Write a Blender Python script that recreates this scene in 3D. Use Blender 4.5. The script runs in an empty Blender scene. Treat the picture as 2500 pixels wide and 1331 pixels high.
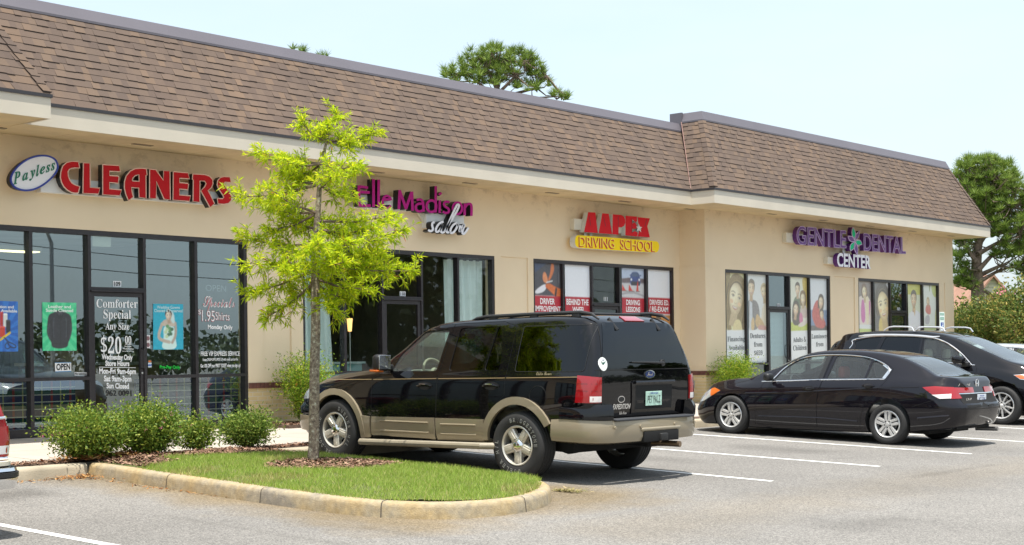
import bpy, bmesh, math, random, os
import numpy as np
from mathutils import Vector, Matrix, geometry
from mathutils.bvhtree import BVHTree
random.seed(7); RNG = np.random.default_rng(7)
S = bpy.context.scene; COL = S.collection
R_ = math.radians

# ------------------------------------------------------------------ camera
CA = R_(41.2); CF = 3600.0; CR = 0.012; CY = 868.0; ZC = 1.10
ca, sa = math.cos(CA), math.sin(CA)
cam_d = bpy.data.cameras.new('camera'); cam = bpy.data.objects.new('camera', cam_d); COL.objects.link(cam)
cam_d.sensor_fit = 'HORIZONTAL'; cam_d.sensor_width = 36; cam_d.lens = 36 * CF / 2500
cam_d.shift_y = (CY - 665.5) / 2500; cam_d.clip_end = 3000; cam_d.clip_start = 0.1
cam.location = (0, 0, ZC)
cam.rotation_euler = (Matrix.Rotation(CA - math.pi / 2, 3, 'Z') @ Matrix.Rotation(math.pi / 2, 3, 'X') @ Matrix.Rotation(-math.atan(CR), 3, 'Z')).to_euler()
S.camera = cam

# ------------------------------------------------------------------ sky and sun
SUN_FROM = Vector((-0.16, -0.19, 1.0)).normalized()
sun_el = math.asin(SUN_FROM.z); sun_rot = math.atan2(SUN_FROM.x, SUN_FROM.y)
W = bpy.data.worlds.new('World'); S.world = W; W.use_nodes = True
nt = W.node_tree; nd = nt.nodes; lk = nt.links
bg = nd['Background']; bg.inputs['Strength'].default_value = 0.13
sky = nd.new('ShaderNodeTexSky'); sky.sky_type = 'NISHITA'; sky.sun_disc = False
sky.sun_elevation = sun_el; sky.sun_rotation = sun_rot; sky.air_density = 1.15; sky.dust_density = 3.2; sky.ozone_density = 1.6
tc = nd.new('ShaderNodeTexCoord'); mp = nd.new('ShaderNodeMapping'); mp.inputs['Scale'].default_value = (1.2, 1.2, 3.5)
nz = nd.new('ShaderNodeTexNoise'); nz.inputs['Scale'].default_value = 1.7; nz.inputs['Detail'].default_value = 5; nz.inputs['Roughness'].default_value = 0.55
rp = nd.new('ShaderNodeValToRGB'); rp.color_ramp.elements[0].position = 0.38; rp.color_ramp.elements[1].position = 0.68
rp.color_ramp.elements[0].color = (0.55, 0.55, 0.55, 1); rp.color_ramp.elements[1].color = (0.92, 0.92, 0.92, 1)
mx = nd.new('ShaderNodeMixRGB'); mx.inputs[2].default_value = (3.2, 3.66, 3.92, 1)
lk.new(tc.outputs['Generated'], mp.inputs[0]); lk.new(mp.outputs[0], nz.inputs['Vector']); lk.new(nz.outputs['Fac'], rp.inputs[0])
lk.new(rp.outputs[0], mx.inputs[0]); lk.new(sky.outputs[0], mx.inputs[1]); lk.new(mx.outputs[0], bg.inputs['Color'])
sd = bpy.data.lights.new('sun', 'SUN'); sd.energy = 3.3; sd.angle = R_(0.6); sd.color = (1.0, 0.95, 0.87)
so = bpy.data.objects.new('sun', sd); COL.objects.link(so); so.location = (0, 0, 40)
so.rotation_euler = (-SUN_FROM).to_track_quat('-Z', 'Y').to_euler()
S.view_settings.view_transform = 'Standard'; S.view_settings.look = 'None'; S.view_settings.gamma = 1
S.view_settings.exposure = 1.16
S.render.engine = 'CYCLES'
cy = S.cycles; cy.use_denoising = True; cy.max_bounces = 9; cy.transparent_max_bounces = 24; cy.glossy_bounces = 5; cy.sample_clamp_indirect = 8
cy.caustics_reflective = False; cy.caustics_refractive = False

# ------------------------------------------------------------------ photograph pixel -> point on a known plane
def ray(x, y):
    a = x - 1250; b = y - CY; den = 1 + CR * CR
    u = (a - CR * b) / den; v = (b + CR * a) / den
    return (ca + u / CF * sa, sa - u / CF * ca, -v / CF)
def onY(x, y, Y):
    q = ray(x, y); t = Y / q[1]; return (q[0] * t, Y, ZC + q[2] * t)
def atD(x, y, D):
    q = ray(x, y); return Vector((q[0] * D, q[1] * D, ZC + q[2] * D))
def lotz(Y):
    return -0.36 + 0.034 * (max(Y, -2.0) - 11.4)

# ------------------------------------------------------------------ materials
def lin(c):
    c = c / 255.0
    return c / 12.92 if c <= 0.04045 else ((c + 0.055) / 1.055) ** 2.4
def rgb(r, g, b): return (lin(r), lin(g), lin(b), 1)
_M = {}
def pm(name, color, rough=0.6, metal=0.0, spec=0.5, coat=0.0, var=0.0, vscale=6.0, bump=0.0, bscale=60.0, emit=None, estr=0.0, sub=None):
    """principled material with optional object-space colour variation and bump"""
    if name in _M: return _M[name]
    m = bpy.data.materials.new(name); m.use_nodes = True; n = m.node_tree.nodes; l = m.node_tree.links
    p = n['Principled BSDF']
    c = tuple(color)[:3] + (1,)
    p.inputs['Base Color'].default_value = c; p.inputs['Roughness'].default_value = rough; p.inputs['Metallic'].default_value = metal
    p.inputs['Specular IOR Level'].default_value = spec
    if coat: p.inputs['Coat Weight'].default_value = coat; p.inputs['Coat Roughness'].default_value = 0.03
    if emit: p.inputs['Emission Color'].default_value = tuple(emit)[:3] + (1,); p.inputs['Emission Strength'].default_value = estr
    if var or bump:
        t = n.new('ShaderNodeTexCoord')
    if var:
        z = n.new('ShaderNodeTexNoise'); z.inputs['Scale'].default_value = vscale; z.inputs['Detail'].default_value = 6
        l.new(t.outputs['Object'], z.inputs['Vector'])
        r = n.new('ShaderNodeValToRGB'); r.color_ramp.elements[0].position = 0.3; r.color_ramp.elements[1].position = 0.7
        r.color_ramp.elements[0].color = tuple(max(0, x * (1 - var)) for x in c[:3]) + (1,)
        r.color_ramp.elements[1].color = tuple(min(1, x * (1 + var)) for x in c[:3]) + (1,)
        l.new(z.outputs['Fac'], r.inputs[0]); l.new(r.outputs[0], p.inputs['Base Color'])
    if bump:
        z2 = n.new('ShaderNodeTexNoise'); z2.inputs['Scale'].default_value = bscale; z2.inputs['Detail'].default_value = 4
        l.new(t.outputs['Object'], z2.inputs['Vector'])
        b = n.new('ShaderNodeBump'); b.inputs['Strength'].default_value = bump; b.inputs['Distance'].default_value = 0.01
        l.new(z2.outputs['Fac'], b.inputs['Height']); l.new(b.outputs[0], p.inputs['Normal'])
    _M[name] = m; return m
def ink(r, g, b, rough=0.55):
    """flat print or vinyl colour given as it looks on paper (sRGB)"""
    return pm('print_%d_%d_%d' % (r, g, b), rgb(r, g, b), rough)
def glass(name, tint, refl=1.5, rough=0.0, lighten=0.0, gcol=(0.93, 0.97, 1, 1)):
    if name in _M: return _M[name]
    m = bpy.data.materials.new(name); m.use_nodes = True; n = m.node_tree.nodes; l = m.node_tree.links
    n.remove(n['Principled BSDF']); out = n['Material Output']
    tr = n.new('ShaderNodeBsdfTransparent'); tr.inputs[0].default_value = tuple(tint)[:3] + (1,)
    gl = n.new('ShaderNodeBsdfGlossy'); gl.inputs['Roughness'].default_value = rough; gl.inputs[0].default_value = gcol
    fr = n.new('ShaderNodeFresnel'); ge = n.new('ShaderNodeNewGeometry'); mr = n.new('ShaderNodeMapRange'); l.new(ge.outputs['Backfacing'], mr.inputs[0]); mr.inputs[3].default_value = refl; mr.inputs[4].default_value = 1 / refl; l.new(mr.outputs[0], fr.inputs[0])
    ms = n.new('ShaderNodeMixShader'); l.new(fr.outputs[0], ms.inputs[0]); l.new(tr.outputs[0], ms.inputs[1]); l.new(gl.outputs[0], ms.inputs[2])
    last = ms
    if lighten:  # even grey diffuse brightens the pane in place of light coming through
        df = n.new('ShaderNodeBsdfDiffuse'); df.inputs[0].default_value = (0.5, 0.52, 0.52, 1)
        m2 = n.new('ShaderNodeMixShader'); m2.inputs[0].default_value = lighten
        l.new(ms.outputs[0], m2.inputs[1]); l.new(df.outputs[0], m2.inputs[2]); last = m2
    l.new(last.outputs[0], out.inputs[0]); _M[name] = m; return m
def leafmat(name, c1, c2, c3, trans=0.35, rough=0.55):
    """leaf colours vary from clump to clump by a random value per island"""
    if name in _M: return _M[name]
    m = bpy.data.materials.new(name); m.use_nodes = True; n = m.node_tree.nodes; l = m.node_tree.links
    p = n['Principled BSDF']; out = n['Material Output']
    g = n.new('ShaderNodeNewGeometry'); r = n.new('ShaderNodeValToRGB'); r.color_ramp.interpolation = 'LINEAR'
    e = r.color_ramp.elements; e[0].color = tuple(c1) + (1,); e[1].color = tuple(c3) + (1,); x = e.new(0.55); x.color = tuple(c2) + (1,)
    l.new(g.outputs['Random Per Island'], r.inputs[0]); l.new(r.outputs[0], p.inputs['Base Color']); p.inputs['Roughness'].default_value = rough
    p.inputs['Specular IOR Level'].default_value = 0.3
    t = n.new('ShaderNodeBsdfTranslucent'); l.new(r.outputs[0], t.inputs[0])
    ms = n.new('ShaderNodeMixShader'); ms.inputs[0].default_value = trans
    l.new(p.outputs[0], ms.inputs[1]); l.new(t.outputs[0], ms.inputs[2]); l.new(ms.outputs[0], out.inputs[0])
    _M[name] = m; return m

# ------------------------------------------------------------------ objects
def tag(o, label=None, cat=None, group=None, kind=None):
    if label: o['label'] = label
    if cat: o['category'] = cat
    if group: o['group'] = group
    if kind: o['kind'] = kind
    return o
def empty(name, loc=(0, 0, 0), rz=0.0, rot=None):
    o = bpy.data.objects.new(name, None); COL.objects.link(o); o.location = loc
    o.rotation_euler = rot if rot else (0, 0, rz); o.empty_display_size = 0.2; return o
class MB:
    def __init__(s): s.v = []; s.f = []; s.m = []; s.mats = []
    def mi(s, mat):
        if mat not in s.mats: s.mats.append(mat)
        return s.mats.index(mat)
    def add(s, vs, fs, mat):
        k = len(s.v); i = s.mi(mat); s.v += [tuple(v) for v in vs]
        s.f += [tuple(a + k for a in f) for f in fs]; s.m += [i] * len(fs); return s
    def box(s, x0, x1, y0, y1, z0, z1, mat):
        v = [(x, y, z) for z in (z0, z1) for y in (y0, y1) for x in (x0, x1)]
        return s.add(v, [(0, 2, 3, 1), (4, 5, 7, 6), (0, 1, 5, 4), (2, 6, 7, 3), (0, 4, 6, 2), (1, 3, 7, 5)], mat)
    def rbox(s, x0, x1, y0, y1, z0, z1, mat, r=0.02, seg=3):
        """box with rounded edges"""
        b = bmesh.new(); bmesh.ops.create_cube(b, size=1)
        for q in b.verts:
            q.co = ((x0 + x1) / 2 + q.co.x * (x1 - x0), (y0 + y1) / 2 + q.co.y * (y1 - y0), (z0 + z1) / 2 + q.co.z * (z1 - z0))
        r = min(r, 0.45 * min(abs(x1 - x0), abs(y1 - y0), abs(z1 - z0)))
        bmesh.ops.bevel(b, geom=list(b.edges), offset=r, segments=seg, affect='EDGES', profile=0.5)
        b.verts.index_update()
        s.add([tuple(q.co) for q in b.verts], [tuple(q.index for q in f.verts) for f in b.faces], mat); b.free(); return s
    def quad(s, a, b, c, d, mat): return s.add([a, b, c, d], [(0, 1, 2, 3)], mat)
    def tube(s, pts, r, mat, n=8, cap=True):
        pts = [Vector(p) for p in pts]; k = len(pts); rr = r if isinstance(r, (list, tuple)) else [r] * k
        vs = []; up = Vector((0, 0, 1)); px = None
        for i in range(k):
            t = (pts[min(i + 1, k - 1)] - pts[max(i - 1, 0)]).normalized()
            if px is None:
                a = up if abs(t.dot(up)) < 0.9 else Vector((1, 0, 0)); px = t.cross(a).normalized()
            else:
                px = (px - t * px.dot(t)); px = px.normalized() if px.length > 1e-6 else t.orthogonal().normalized()
            py = t.cross(px)
            for j in range(n):
                an = 2 * math.pi * j / n; vs.append(pts[i] + (px * math.cos(an) + py * math.sin(an)) * rr[i])
        fs = [(i * n + j, i * n + (j + 1) % n, (i + 1) * n + (j + 1) % n, (i + 1) * n + j) for i in range(k - 1) for j in range(n)]
        if cap: fs += [tuple(range(n - 1, -1, -1)), tuple((k - 1) * n + j for j in range(n))]
        return s.add(vs, fs, mat)
    def lathe(s, prof, mat, n=32, axis='y', c=(0, 0, 0)):
        """prof: list of (radius, along-axis); revolved about the axis through c"""
        vs = []; k = len(prof)
        for r, h in prof:
            for j in range(n):
                an = 2 * math.pi * j / n; a, b = r * math.cos(an), r * math.sin(an)
                p = {'y': (a, h, b), 'z': (a, b, h), 'x': (h, a, b)}[axis]
                vs.append((p[0] + c[0], p[1] + c[1], p[2] + c[2]))
        fs = [(i * n + j, i * n + (j + 1) % n, (i + 1) * n + (j + 1) % n, (i + 1) * n + j) for i in range(k - 1) for j in range(n)]
        return s.add(vs, fs, mat)
    def prism(s, pts, nvec, mat, side=None):
        """pts: planar 3D outline, extruded by nvec; caps triangulated"""
        pts = [Vector(p) for p in pts]; nvec = Vector(nvec); k = len(pts)
        tris = geometry.tessellate_polygon([pts])
        s.add(pts, [tuple(t) for t in tris], mat)
        s.add([p + nvec for p in pts], [tuple(reversed(t)) for t in tris], mat)
        return s.add(pts + [p + nvec for p in pts], [(i, (i + 1) % k, k + (i + 1) % k, k + i) for i in range(k)], side or mat)
    def build(s, name, parent=None, smooth=None, recalc=True):
        me = bpy.data.meshes.new(name); me.from_pydata(s.v, [], s.f)
        for m in s.mats: me.materials.append(m)
        me.polygons.foreach_set('material_index', s.m)
        if recalc:
            b = bmesh.new(); b.from_mesh(me); bmesh.ops.recalc_face_normals(b, faces=b.faces); b.to_mesh(me); b.free()
        if smooth is not None:
            me.shade_smooth(); me.set_sharp_from_angle(angle=R_(smooth))
        o = bpy.data.objects.new(name, me); COL.objects.link(o)
        if parent: o.parent = parent
        return o
def dup(o, parent=None, **kw):
    c = o.copy(); COL.objects.link(c)
    if parent is not None: c.parent = parent
    for k, v in kw.items(): setattr(c, k, v)
    return c
def copy_tree(o, parent=None):
    c = dup(o); c.parent = parent
    for ch in list(o.children): copy_tree(ch, c)
    return c
def quads_object(name, P, mats, mi=None, parent=None, tri=False):
    """P: (n,k,3) array of small faces"""
    n, k, _ = P.shape; me = bpy.data.meshes.new(name)
    me.vertices.add(n * k); me.vertices.foreach_set('co', P.reshape(-1).astype(np.float32))
    me.loops.add(n * k); me.loops.foreach_set('vertex_index', np.arange(n * k, dtype=np.int32))
    me.polygons.add(n); me.polygons.foreach_set('loop_start', np.arange(0, n * k, k, dtype=np.int32))
    for m in mats: me.materials.append(m)
    if mi is not None: me.polygons.foreach_set('material_index', np.asarray(mi, dtype=np.int32))
    me.update(calc_edges=True); me.validate()
    o = bpy.data.objects.new(name, me); COL.objects.link(o)
    if parent: o.parent = parent
    return o

# ------------------------------------------------------------------ lettering
FONT = bpy.data.fonts.get('Bfont') ; FMATH = None
try:
    FMATH = bpy.data.fonts.load(os.path.join(bpy.utils.system_resource('DATAFILES', path='fonts'), 'NotoSansMath-Regular.woff2'))
except Exception: FMATH = None
def fancy(s, style):
    if FMATH is None: return s
    up, lo, dg = {'serif': (0x1D400, 0x1D41A, 0x1D7CE), 'bolditalic': (0x1D468, 0x1D482, 0x1D7CE), 'script': (0x1D4D0, 0x1D4EA, 0x1D7CE)}[style]
    o = ''
    for ch in s:
        if 'A' <= ch <= 'Z': o += chr(up + ord(ch) - 65)
        elif 'a' <= ch <= 'z': o += chr(lo + ord(ch) - 97)
        elif '0' <= ch <= '9': o += chr(dg + ord(ch) - 48)
        else: o += ch
    return o
_TC = {}
def glyphs(text, style=None, bold=0.0, outline=0.0):
    """text -> (verts 2D, faces) with height of a capital near 0.7; cached"""
    key = (text, style, bold, outline)
    if key in _TC: return _TC[key]
    c = bpy.data.curves.new('lettering', 'FONT')
    if style and FMATH: c.font = FMATH; c.body = fancy(text, style)
    else: c.body = text
    c.offset = bold; c.resolution_u = 4
    if outline: c.dimensions = '3D'; c.fill_mode = 'FULL'; c.bevel_depth = outline; c.bevel_resolution = 0
    o = bpy.data.objects.new('lettering', c); COL.objects.link(o)
    dg = bpy.context.evaluated_depsgraph_get(); me = bpy.data.meshes.new_from_object(o.evaluated_get(dg))
    v = [tuple(q.co) for q in me.vertices]; f = [tuple(p.vertices) for p in me.polygons]
    bpy.data.objects.remove(o); bpy.data.meshes.remove(me)
    _TC[key] = (v, f); return v, f
def text_on(mb, text, left, right, height, mat, nrm=(0, -1, 0), up=(0, 0, 1), style=None, bold=0.0, depth=0.0, side=None, off=0.0, shear=0.0):
    """fit text between two 3D base points; height = height of the tallest glyph box"""
    v, f = glyphs(text, style, bold)
    if not v: return mb
    A = np.array(v); x0, x1 = A[:, 0].min(), A[:, 0].max(); y1 = A[:, 1].max()
    y0 = 0.0
    L = Vector(left); D = Vector(right) - L; U = Vector(up); N = Vector(nrm)
    pts = []
    for q in v:
        h = (q[1] - y0) / (y1 - y0) * height
        pts.append(L + D * ((q[0] - x0) / (x1 - x0)) + U * h + D.normalized() * (shear * h) + N * off)
    mb.add(pts, f, mat)
    if depth:
        k = len(pts); cnt = {}
        for t in f:
            for a, b in zip(t, t[1:] + t[:1]):
                if (b, a) in cnt: del cnt[(b, a)]
                else: cnt[(a, b)] = 1
        sf = [(a, b, b + k, a + k) for a, b in cnt]
        mb.add(pts + [p - N * depth for p in pts], sf, side or mat)
    return mb
def chaikin(pts, n=2, closed=False):
    for _ in range(n):
        o = []; m = len(pts)
        if not closed: o.append(pts[0])
        for i in range(m if closed else m - 1):
            a, b = pts[i], pts[(i + 1) % m]
            o.append(tuple(0.75 * x + 0.25 * y for x, y in zip(a, b))); o.append(tuple(0.25 * x + 0.75 * y for x, y in zip(a, b)))
        if not closed: o.append(pts[-1])
        pts = o
    return pts
def ribbon(pts, w):
    """2D polyline -> closed outline of a stroke with round-ish ends"""
    P = [Vector(p) for p in pts]; L = []; Rr = []
    for i in range(len(P)):
        t = (P[min(i + 1, len(P) - 1)] - P[max(i - 1, 0)]).normalized(); n = Vector((-t.y, t.x))
        L.append(P[i] + n * w / 2); Rr.append(P[i] - n * w / 2)
    t0 = (P[0] - P[1]).normalized() * w * 0.4; t1 = (P[-1] - P[-2]).normalized() * w * 0.4
    return [tuple(p) for p in L + [P[-1] + t1] + list(reversed(Rr)) + [P[0] + t0]]
def ribbon_quads(pts, w):
    P = [Vector(p) for p in pts]; L = []; Rr = []
    for i in range(len(P)):
        t = (P[min(i + 1, len(P) - 1)] - P[max(i - 1, 0)]).normalized(); n = Vector((-t.y, t.x)); L.append(P[i] + n * w / 2); Rr.append(P[i] - n * w / 2)
    return L, Rr
# ================================================================== ground, kerbs, paving
def asphalt_mat():
    m = bpy.data.materials.new('asphalt'); m.use_nodes = True; n = m.node_tree.nodes; l = m.node_tree.links; p = n['Principled BSDF']
    t = n.new('ShaderNodeTexCoord')
    def noise(sc, det, rough=0.6):
        z = n.new('ShaderNodeTexNoise'); z.inputs['Scale'].default_value = sc; z.inputs['Detail'].default_value = det; z.inputs['Roughness'].default_value = rough
        l.new(t.outputs['Object'], z.inputs['Vector']); return z
    def ramp(src, p0, c0, p1, c1):
        r = n.new('ShaderNodeValToRGB'); e = r.color_ramp.elements; e[0].position = p0; e[1].position = p1
        e[0].color = tuple(c0) + (1,); e[1].color = tuple(c1) + (1,); l.new(src, r.inputs[0]); return r
    def mixc(kind, fac, a, b):
        q = n.new('ShaderNodeMixRGB'); q.blend_type = kind
        for i, s in ((0, fac), (1, a), (2, b)):
            if isinstance(s, (int, float)): q.inputs[i].default_value = s
            elif isinstance(s, tuple): q.inputs[i].default_value = s + (1,)
            else: l.new(s, q.inputs[i])
        return q
    def math_(op, a, b=None):
        q = n.new('ShaderNodeMath'); q.operation = op
        for i, s in ((0, a), (1, b)):
            if s is None: continue
            if isinstance(s, (int, float)): q.inputs[i].default_value = s
            else: l.new(s, q.inputs[i])
        return q
    big = ramp(noise(0.35, 5).outputs['Fac'], 0.3, (0.180, 0.173, 0.163), 0.7, (0.238, 0.229, 0.215))
    v = n.new('ShaderNodeTexVoronoi'); v.inputs['Scale'].default_value = 85; l.new(t.outputs['Object'], v.inputs['Vector'])
    sp = ramp(v.outputs['Color'], 0.15, (0.5, 0.5, 0.5), 0.9, (1.45, 1.43, 1.4))
    fine = ramp(noise(38, 8, 0.8).outputs['Fac'], 0.3, (0.68, 0.68, 0.68), 0.72, (1.25, 1.25, 1.25))
    c = mixc('MULTIPLY', 0.85, big.outputs[0], sp.outputs[0]); c = mixc('MULTIPLY', 0.85, c.outputs[0], fine.outputs[0])
    # rusty run-off stain along the island kerb and across the lane in front of it
    wob = noise(1.1, 4)
    def boxmask(cx, cyy, bx, by, w):
        s = n.new('ShaderNodeVectorMath'); s.operation = 'SUBTRACT'; l.new(t.outputs['Object'], s.inputs[0]); s.inputs[1].default_value = (cx, cyy, 0)
        a = n.new('ShaderNodeVectorMath'); a.operation = 'ABSOLUTE'; l.new(s.outputs[0], a.inputs[0])
        d = n.new('ShaderNodeVectorMath'); d.operation = 'SUBTRACT'; l.new(a.outputs[0], d.inputs[0]); d.inputs[1].default_value = (bx, by, 50)
        e = n.new('ShaderNodeVectorMath'); e.operation = 'MAXIMUM'; l.new(d.outputs[0], e.inputs[0]); e.inputs[1].default_value = (0, 0, 0)
        f = n.new('ShaderNodeVectorMath'); f.operation = 'LENGTH'; l.new(e.outputs[0], f.inputs[0])
        g = math_('ADD', f.outputs['Value'], math_('MULTIPLY', math_('SUBTRACT', wob.outputs['Fac'], 0.5).outputs[0], w * 1.6).outputs[0])
        r = n.new('ShaderNodeMapRange'); l.new(g.outputs[0], r.inputs[0]); r.inputs[1].default_value = 0; r.inputs[2].default_value = w; r.inputs[3].default_value = 1; r.inputs[4].default_value = 0
        return r
    m1 = boxmask(11.0, 12.2, 1.5, 2.6, 0.95); m2 = boxmask(15.5, 8.0, 5.0, 0.15, 0.8)
    mm = math_('MAXIMUM', m1.outputs[0], math_('MULTIPLY', m2.outputs[0], 0.28).outputs[0])
    c = mixc('MIX', math_('MULTIPLY', mm.outputs[0], 0.95).outputs[0], c.outputs[0], mixc('MULTIPLY', 1.0, c.outputs[0], (0.90, 0.74, 0.50)).outputs[0])
    for cx_, cy_, bx_, by_, w_, k_ in ((7.7, 13.9, .55, .15, .45, .45), (19.3, 11.6, .15, .5, .5, .30), (16.6, 11.9, .1, .4, .45, .28), (25.2, 11.2, .12, .5, .5, .30), (12.6, 6.6, .5, .05, .35, .16), (18.2, 8.3, 1.2, .02, .12, .22), (9.0, 8.0, .02, 1.6, .10, .18), (8.2, 10.2, .02, 1.3, .10, .14)):
        mk = boxmask(cx_, cy_, bx_, by_, w_); c = mixc('MULTIPLY', math_('MULTIPLY', mk.outputs[0], k_).outputs[0], c.outputs[0], (0.25, 0.24, 0.23))
    oil = ramp(noise(0.9, 3).outputs['Fac'], 0.66, (1, 1, 1), 0.74, (0.6, 0.6, 0.6)); c = mixc('MULTIPLY', 0.6, c.outputs[0], oil.outputs[0])
    l.new(c.outputs[0], p.inputs['Base Color']); p.inputs['Roughness'].default_value = 0.92; p.inputs['Specular IOR Level'].default_value = 0.25
    b = n.new('ShaderNodeBump'); b.inputs['Strength'].default_value = 0.6; b.inputs['Distance'].default_value = 0.006
    l.new(v.outputs['Distance'], b.inputs['Height']); l.new(b.outputs[0], p.inputs['Normal'])
    return m
ASPH = asphalt_mat()
lot = MB()
ys = [-700, -40, -2, 3, 9, 12, 15.0]
for a, b in zip(ys, ys[1:]):
    lot.quad((-700, a, lotz(a)), (700, a, lotz(a)), (700, b, lotz(b)), (-700, b, lotz(b)), ASPH)
lo = tag(lot.build('parking_lot'), kind='structure')
LAWN = pm('lawn_ground', (0.07, 0.10, 0.03), 0.95, var=0.4, vscale=0.6)
g = MB(); g.quad((-700, 15.0, -0.30), (700, 15.0, -0.30), (700, 900, -0.30), (-700, 900, -0.30), LAWN)
tag(g.build('ground'), kind='structure')

PAINT = pm('white_line_paint', (0.76, 0.76, 0.73), 0.75, var=0.26, vscale=30, bump=0.4, bscale=90)
def line(x0, x1, y0, y1, z=0.004):
    m = MB(); w = 0.1
    m.quad((x0 - w / 2, y0, lotz(y0) + z), (x0 + w / 2, y0, lotz(y0) + z), (x1 + w / 2, y1, lotz(y1) + z), (x1 - w / 2, y1, lotz(y1) + z), PAINT)
    return tag(m.build('parking_line'), kind='structure')
for x0, x1 in ((6.84, 6.75), (15.21, 15.24), (17.92, 17.82), (20.79, 20.69), (23.72, 23.82), (26.72, 27.02), (4.05, 4.0), (29.9, 30.0)):
    line(x0, x1, 9.23, 14.9)

CONC = pm('kerb_concrete', (0.37, 0.32, 0.235), 0.9, var=0.22, vscale=2.2, bump=0.4, bscale=80)
CONCR = pm('kerb_concrete_rust', (0.34, 0.275, 0.175), 0.9, bump=0.5, bscale=80)
def _rust(m):
    n = m.node_tree.nodes; l = m.node_tree.links; t = n.new('ShaderNodeTexCoord')
    def nz_(sc, det): z = n.new('ShaderNodeTexNoise'); z.inputs['Scale'].default_value = sc; z.inputs['Detail'].default_value = det; z.inputs['Roughness'].default_value = .65; l.new(t.outputs['Object'], z.inputs['Vector']); return z
    r = n.new('ShaderNodeValToRGB'); e = r.color_ramp.elements; e[0].position = .34; e[0].color = (.24, .21, .165, 1); e[1].position = .7; e[1].color = (.36, .235, .09, 1)
    for p_, c_ in ((.42, (.34, .285, .195)), (.56, (.38, .285, .15))): q = e.new(p_); q.color = c_ + (1,)
    l.new(nz_(1.7, 7).outputs['Fac'], r.inputs[0]); r2 = n.new('ShaderNodeValToRGB'); e = r2.color_ramp.elements; e[0].position = .3; e[0].color = (.72, .72, .72, 1); e[1].position = .7; e[1].color = (1.2, 1.2, 1.2, 1); l.new(nz_(16, 8).outputs['Fac'], r2.inputs[0])
    mx = n.new('ShaderNodeMixRGB'); mx.blend_type = 'MULTIPLY'; mx.inputs[0].default_value = 1; l.new(r.outputs[0], mx.inputs[1]); l.new(r2.outputs[0], mx.inputs[2]); l.new(mx.outputs[0], n['Principled BSDF'].inputs['Base Color'])
_rust(CONCR)
JOINT = pm('kerb_joint', (0.10, 0.085, 0.065), 0.95)
def sweep_kerb(mb, path, mat, closed=False):
    """path: outer foot line (x, y), inside on the left"""
    prof = [(0, -0.03), (0.012, 0.10), (0.022, 0.132), (0.05, 0.15), (0.15, 0.153), (0.155, 0.0)]
    vs = []; k = len(prof); L = [0]
    for i, p in enumerate(path):
        a = Vector(path[max(i - 1, 0)]); b = Vector(path[min(i + 1, len(path) - 1)]); t = (b - a).normalized(); n = Vector((-t.y, t.x))
        for o, h in prof:
            q = Vector(p) + n * o; vs.append((q.x, q.y, lotz(p[1]) + h))
    mb.add(vs, [(i * k + j, i * k + j + 1, (i + 1) * k + j + 1, (i + 1) * k + j) for i in range(len(path) - 1) for j in range(k - 1)], mat)
ISL = [(9.60, 14.95), (9.52, 13.4), (9.46, 12.0), (9.44, 10.9), (9.50, 10.15), (9.85, 9.55), (10.50, 9.32), (11.2, 9.42), (11.85, 9.80), (12.30, 10.35), (12.46, 11.1), (12.50, 12.2), (12.50, 14.95)]
ISLS = chaikin(ISL, 3)
kb = MB(); sweep_kerb(kb, ISLS, CONCR)
acc = 0
for i in range(1, len(ISLS) - 1):
    d = (Vector(ISLS[i]) - Vector(ISLS[i - 1])).length; acc += d
    if acc > 1.55:
        acc = 0; a = Vector(ISLS[i - 1]); b = Vector(ISLS[i + 1]); t = (b - a).normalized(); n = Vector((-t.y, t.x)); p = Vector(ISLS[i]); z = lotz(p.y)
        for q0, q1 in (((-0.003, 0.0), (0.009, 0.10)), ((0.009, 0.10), (0.02, 0.135)), ((0.02, 0.135), (0.05, 0.154)), ((0.05, 0.154), (0.15, 0.156))):
            c = [p + n * q0[0] - t * 0.006, p + n * q0[0] + t * 0.006, p + n * q1[0] + t * 0.006, p + n * q1[0] - t * 0.006]
            kb.quad(*[(v.x, v.y, z + h) for v, h in zip(c, (q0[1], q0[1], q1[1], q1[1]))], JOINT)
tag(kb.build('island_kerb', smooth=50), kind='structure')
k2 = MB(); sweep_kerb(k2, [(-60 + i * 1.0, 14.95) for i in range(70)] + [(9.6, 14.95)], CONC); sweep_kerb(k2, [(12.5 + i * 1.2, 14.95) for i in range(80)], CONC)
tag(k2.build('kerb', smooth=50), kind='structure')

SOIL = pm('mulch_soil', (0.10, 0.065, 0.045), 0.95, var=0.45, vscale=9, bump=0.8, bscale=40)
TURF = pm('turf_soil', (0.10, 0.12, 0.03), 0.95, var=0.35, vscale=5)
def inside(pt, poly):
    x, y = pt; c = False; n = len(poly)
    for i in range(n):
        (x1, y1), (x2, y2) = poly[i], poly[(i + 1) % n]
        if (y1 > y) != (y2 > y) and x < (x2 - x1) * (y - y1) / (y2 - y1) + x1: c = not c
    return c
IN = []
for i, p in enumerate(ISLS):
    a = Vector(ISLS[max(i - 1, 0)]); b = Vector(ISLS[min(i + 1, len(ISLS) - 1)]); t = (b - a).normalized(); IN.append(tuple(Vector(p) + Vector((-t.y, t.x)) * 0.15))
def islz(x, y):
    d = min(x - 9.55, 12.45 - x, y - 9.4) ; return lotz(y) + 0.145 + 0.05 * min(1, max(0, d) / 0.7)
pts = [Vector(p) for p in IN]; nb = len(pts); extra = []
yy = 9.5
while yy < 14.9:
    xx = 9.7
    while xx < 12.4:
        if inside((xx, yy), IN): extra.append(Vector((xx, yy)))
        xx += 0.22
    yy += 0.22
cv, ce, cf, *_ = geometry.delaunay_2d_cdt(pts + extra, [(i, (i + 1) % nb) for i in range(nb)], [], 1, 1e-4)
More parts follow.
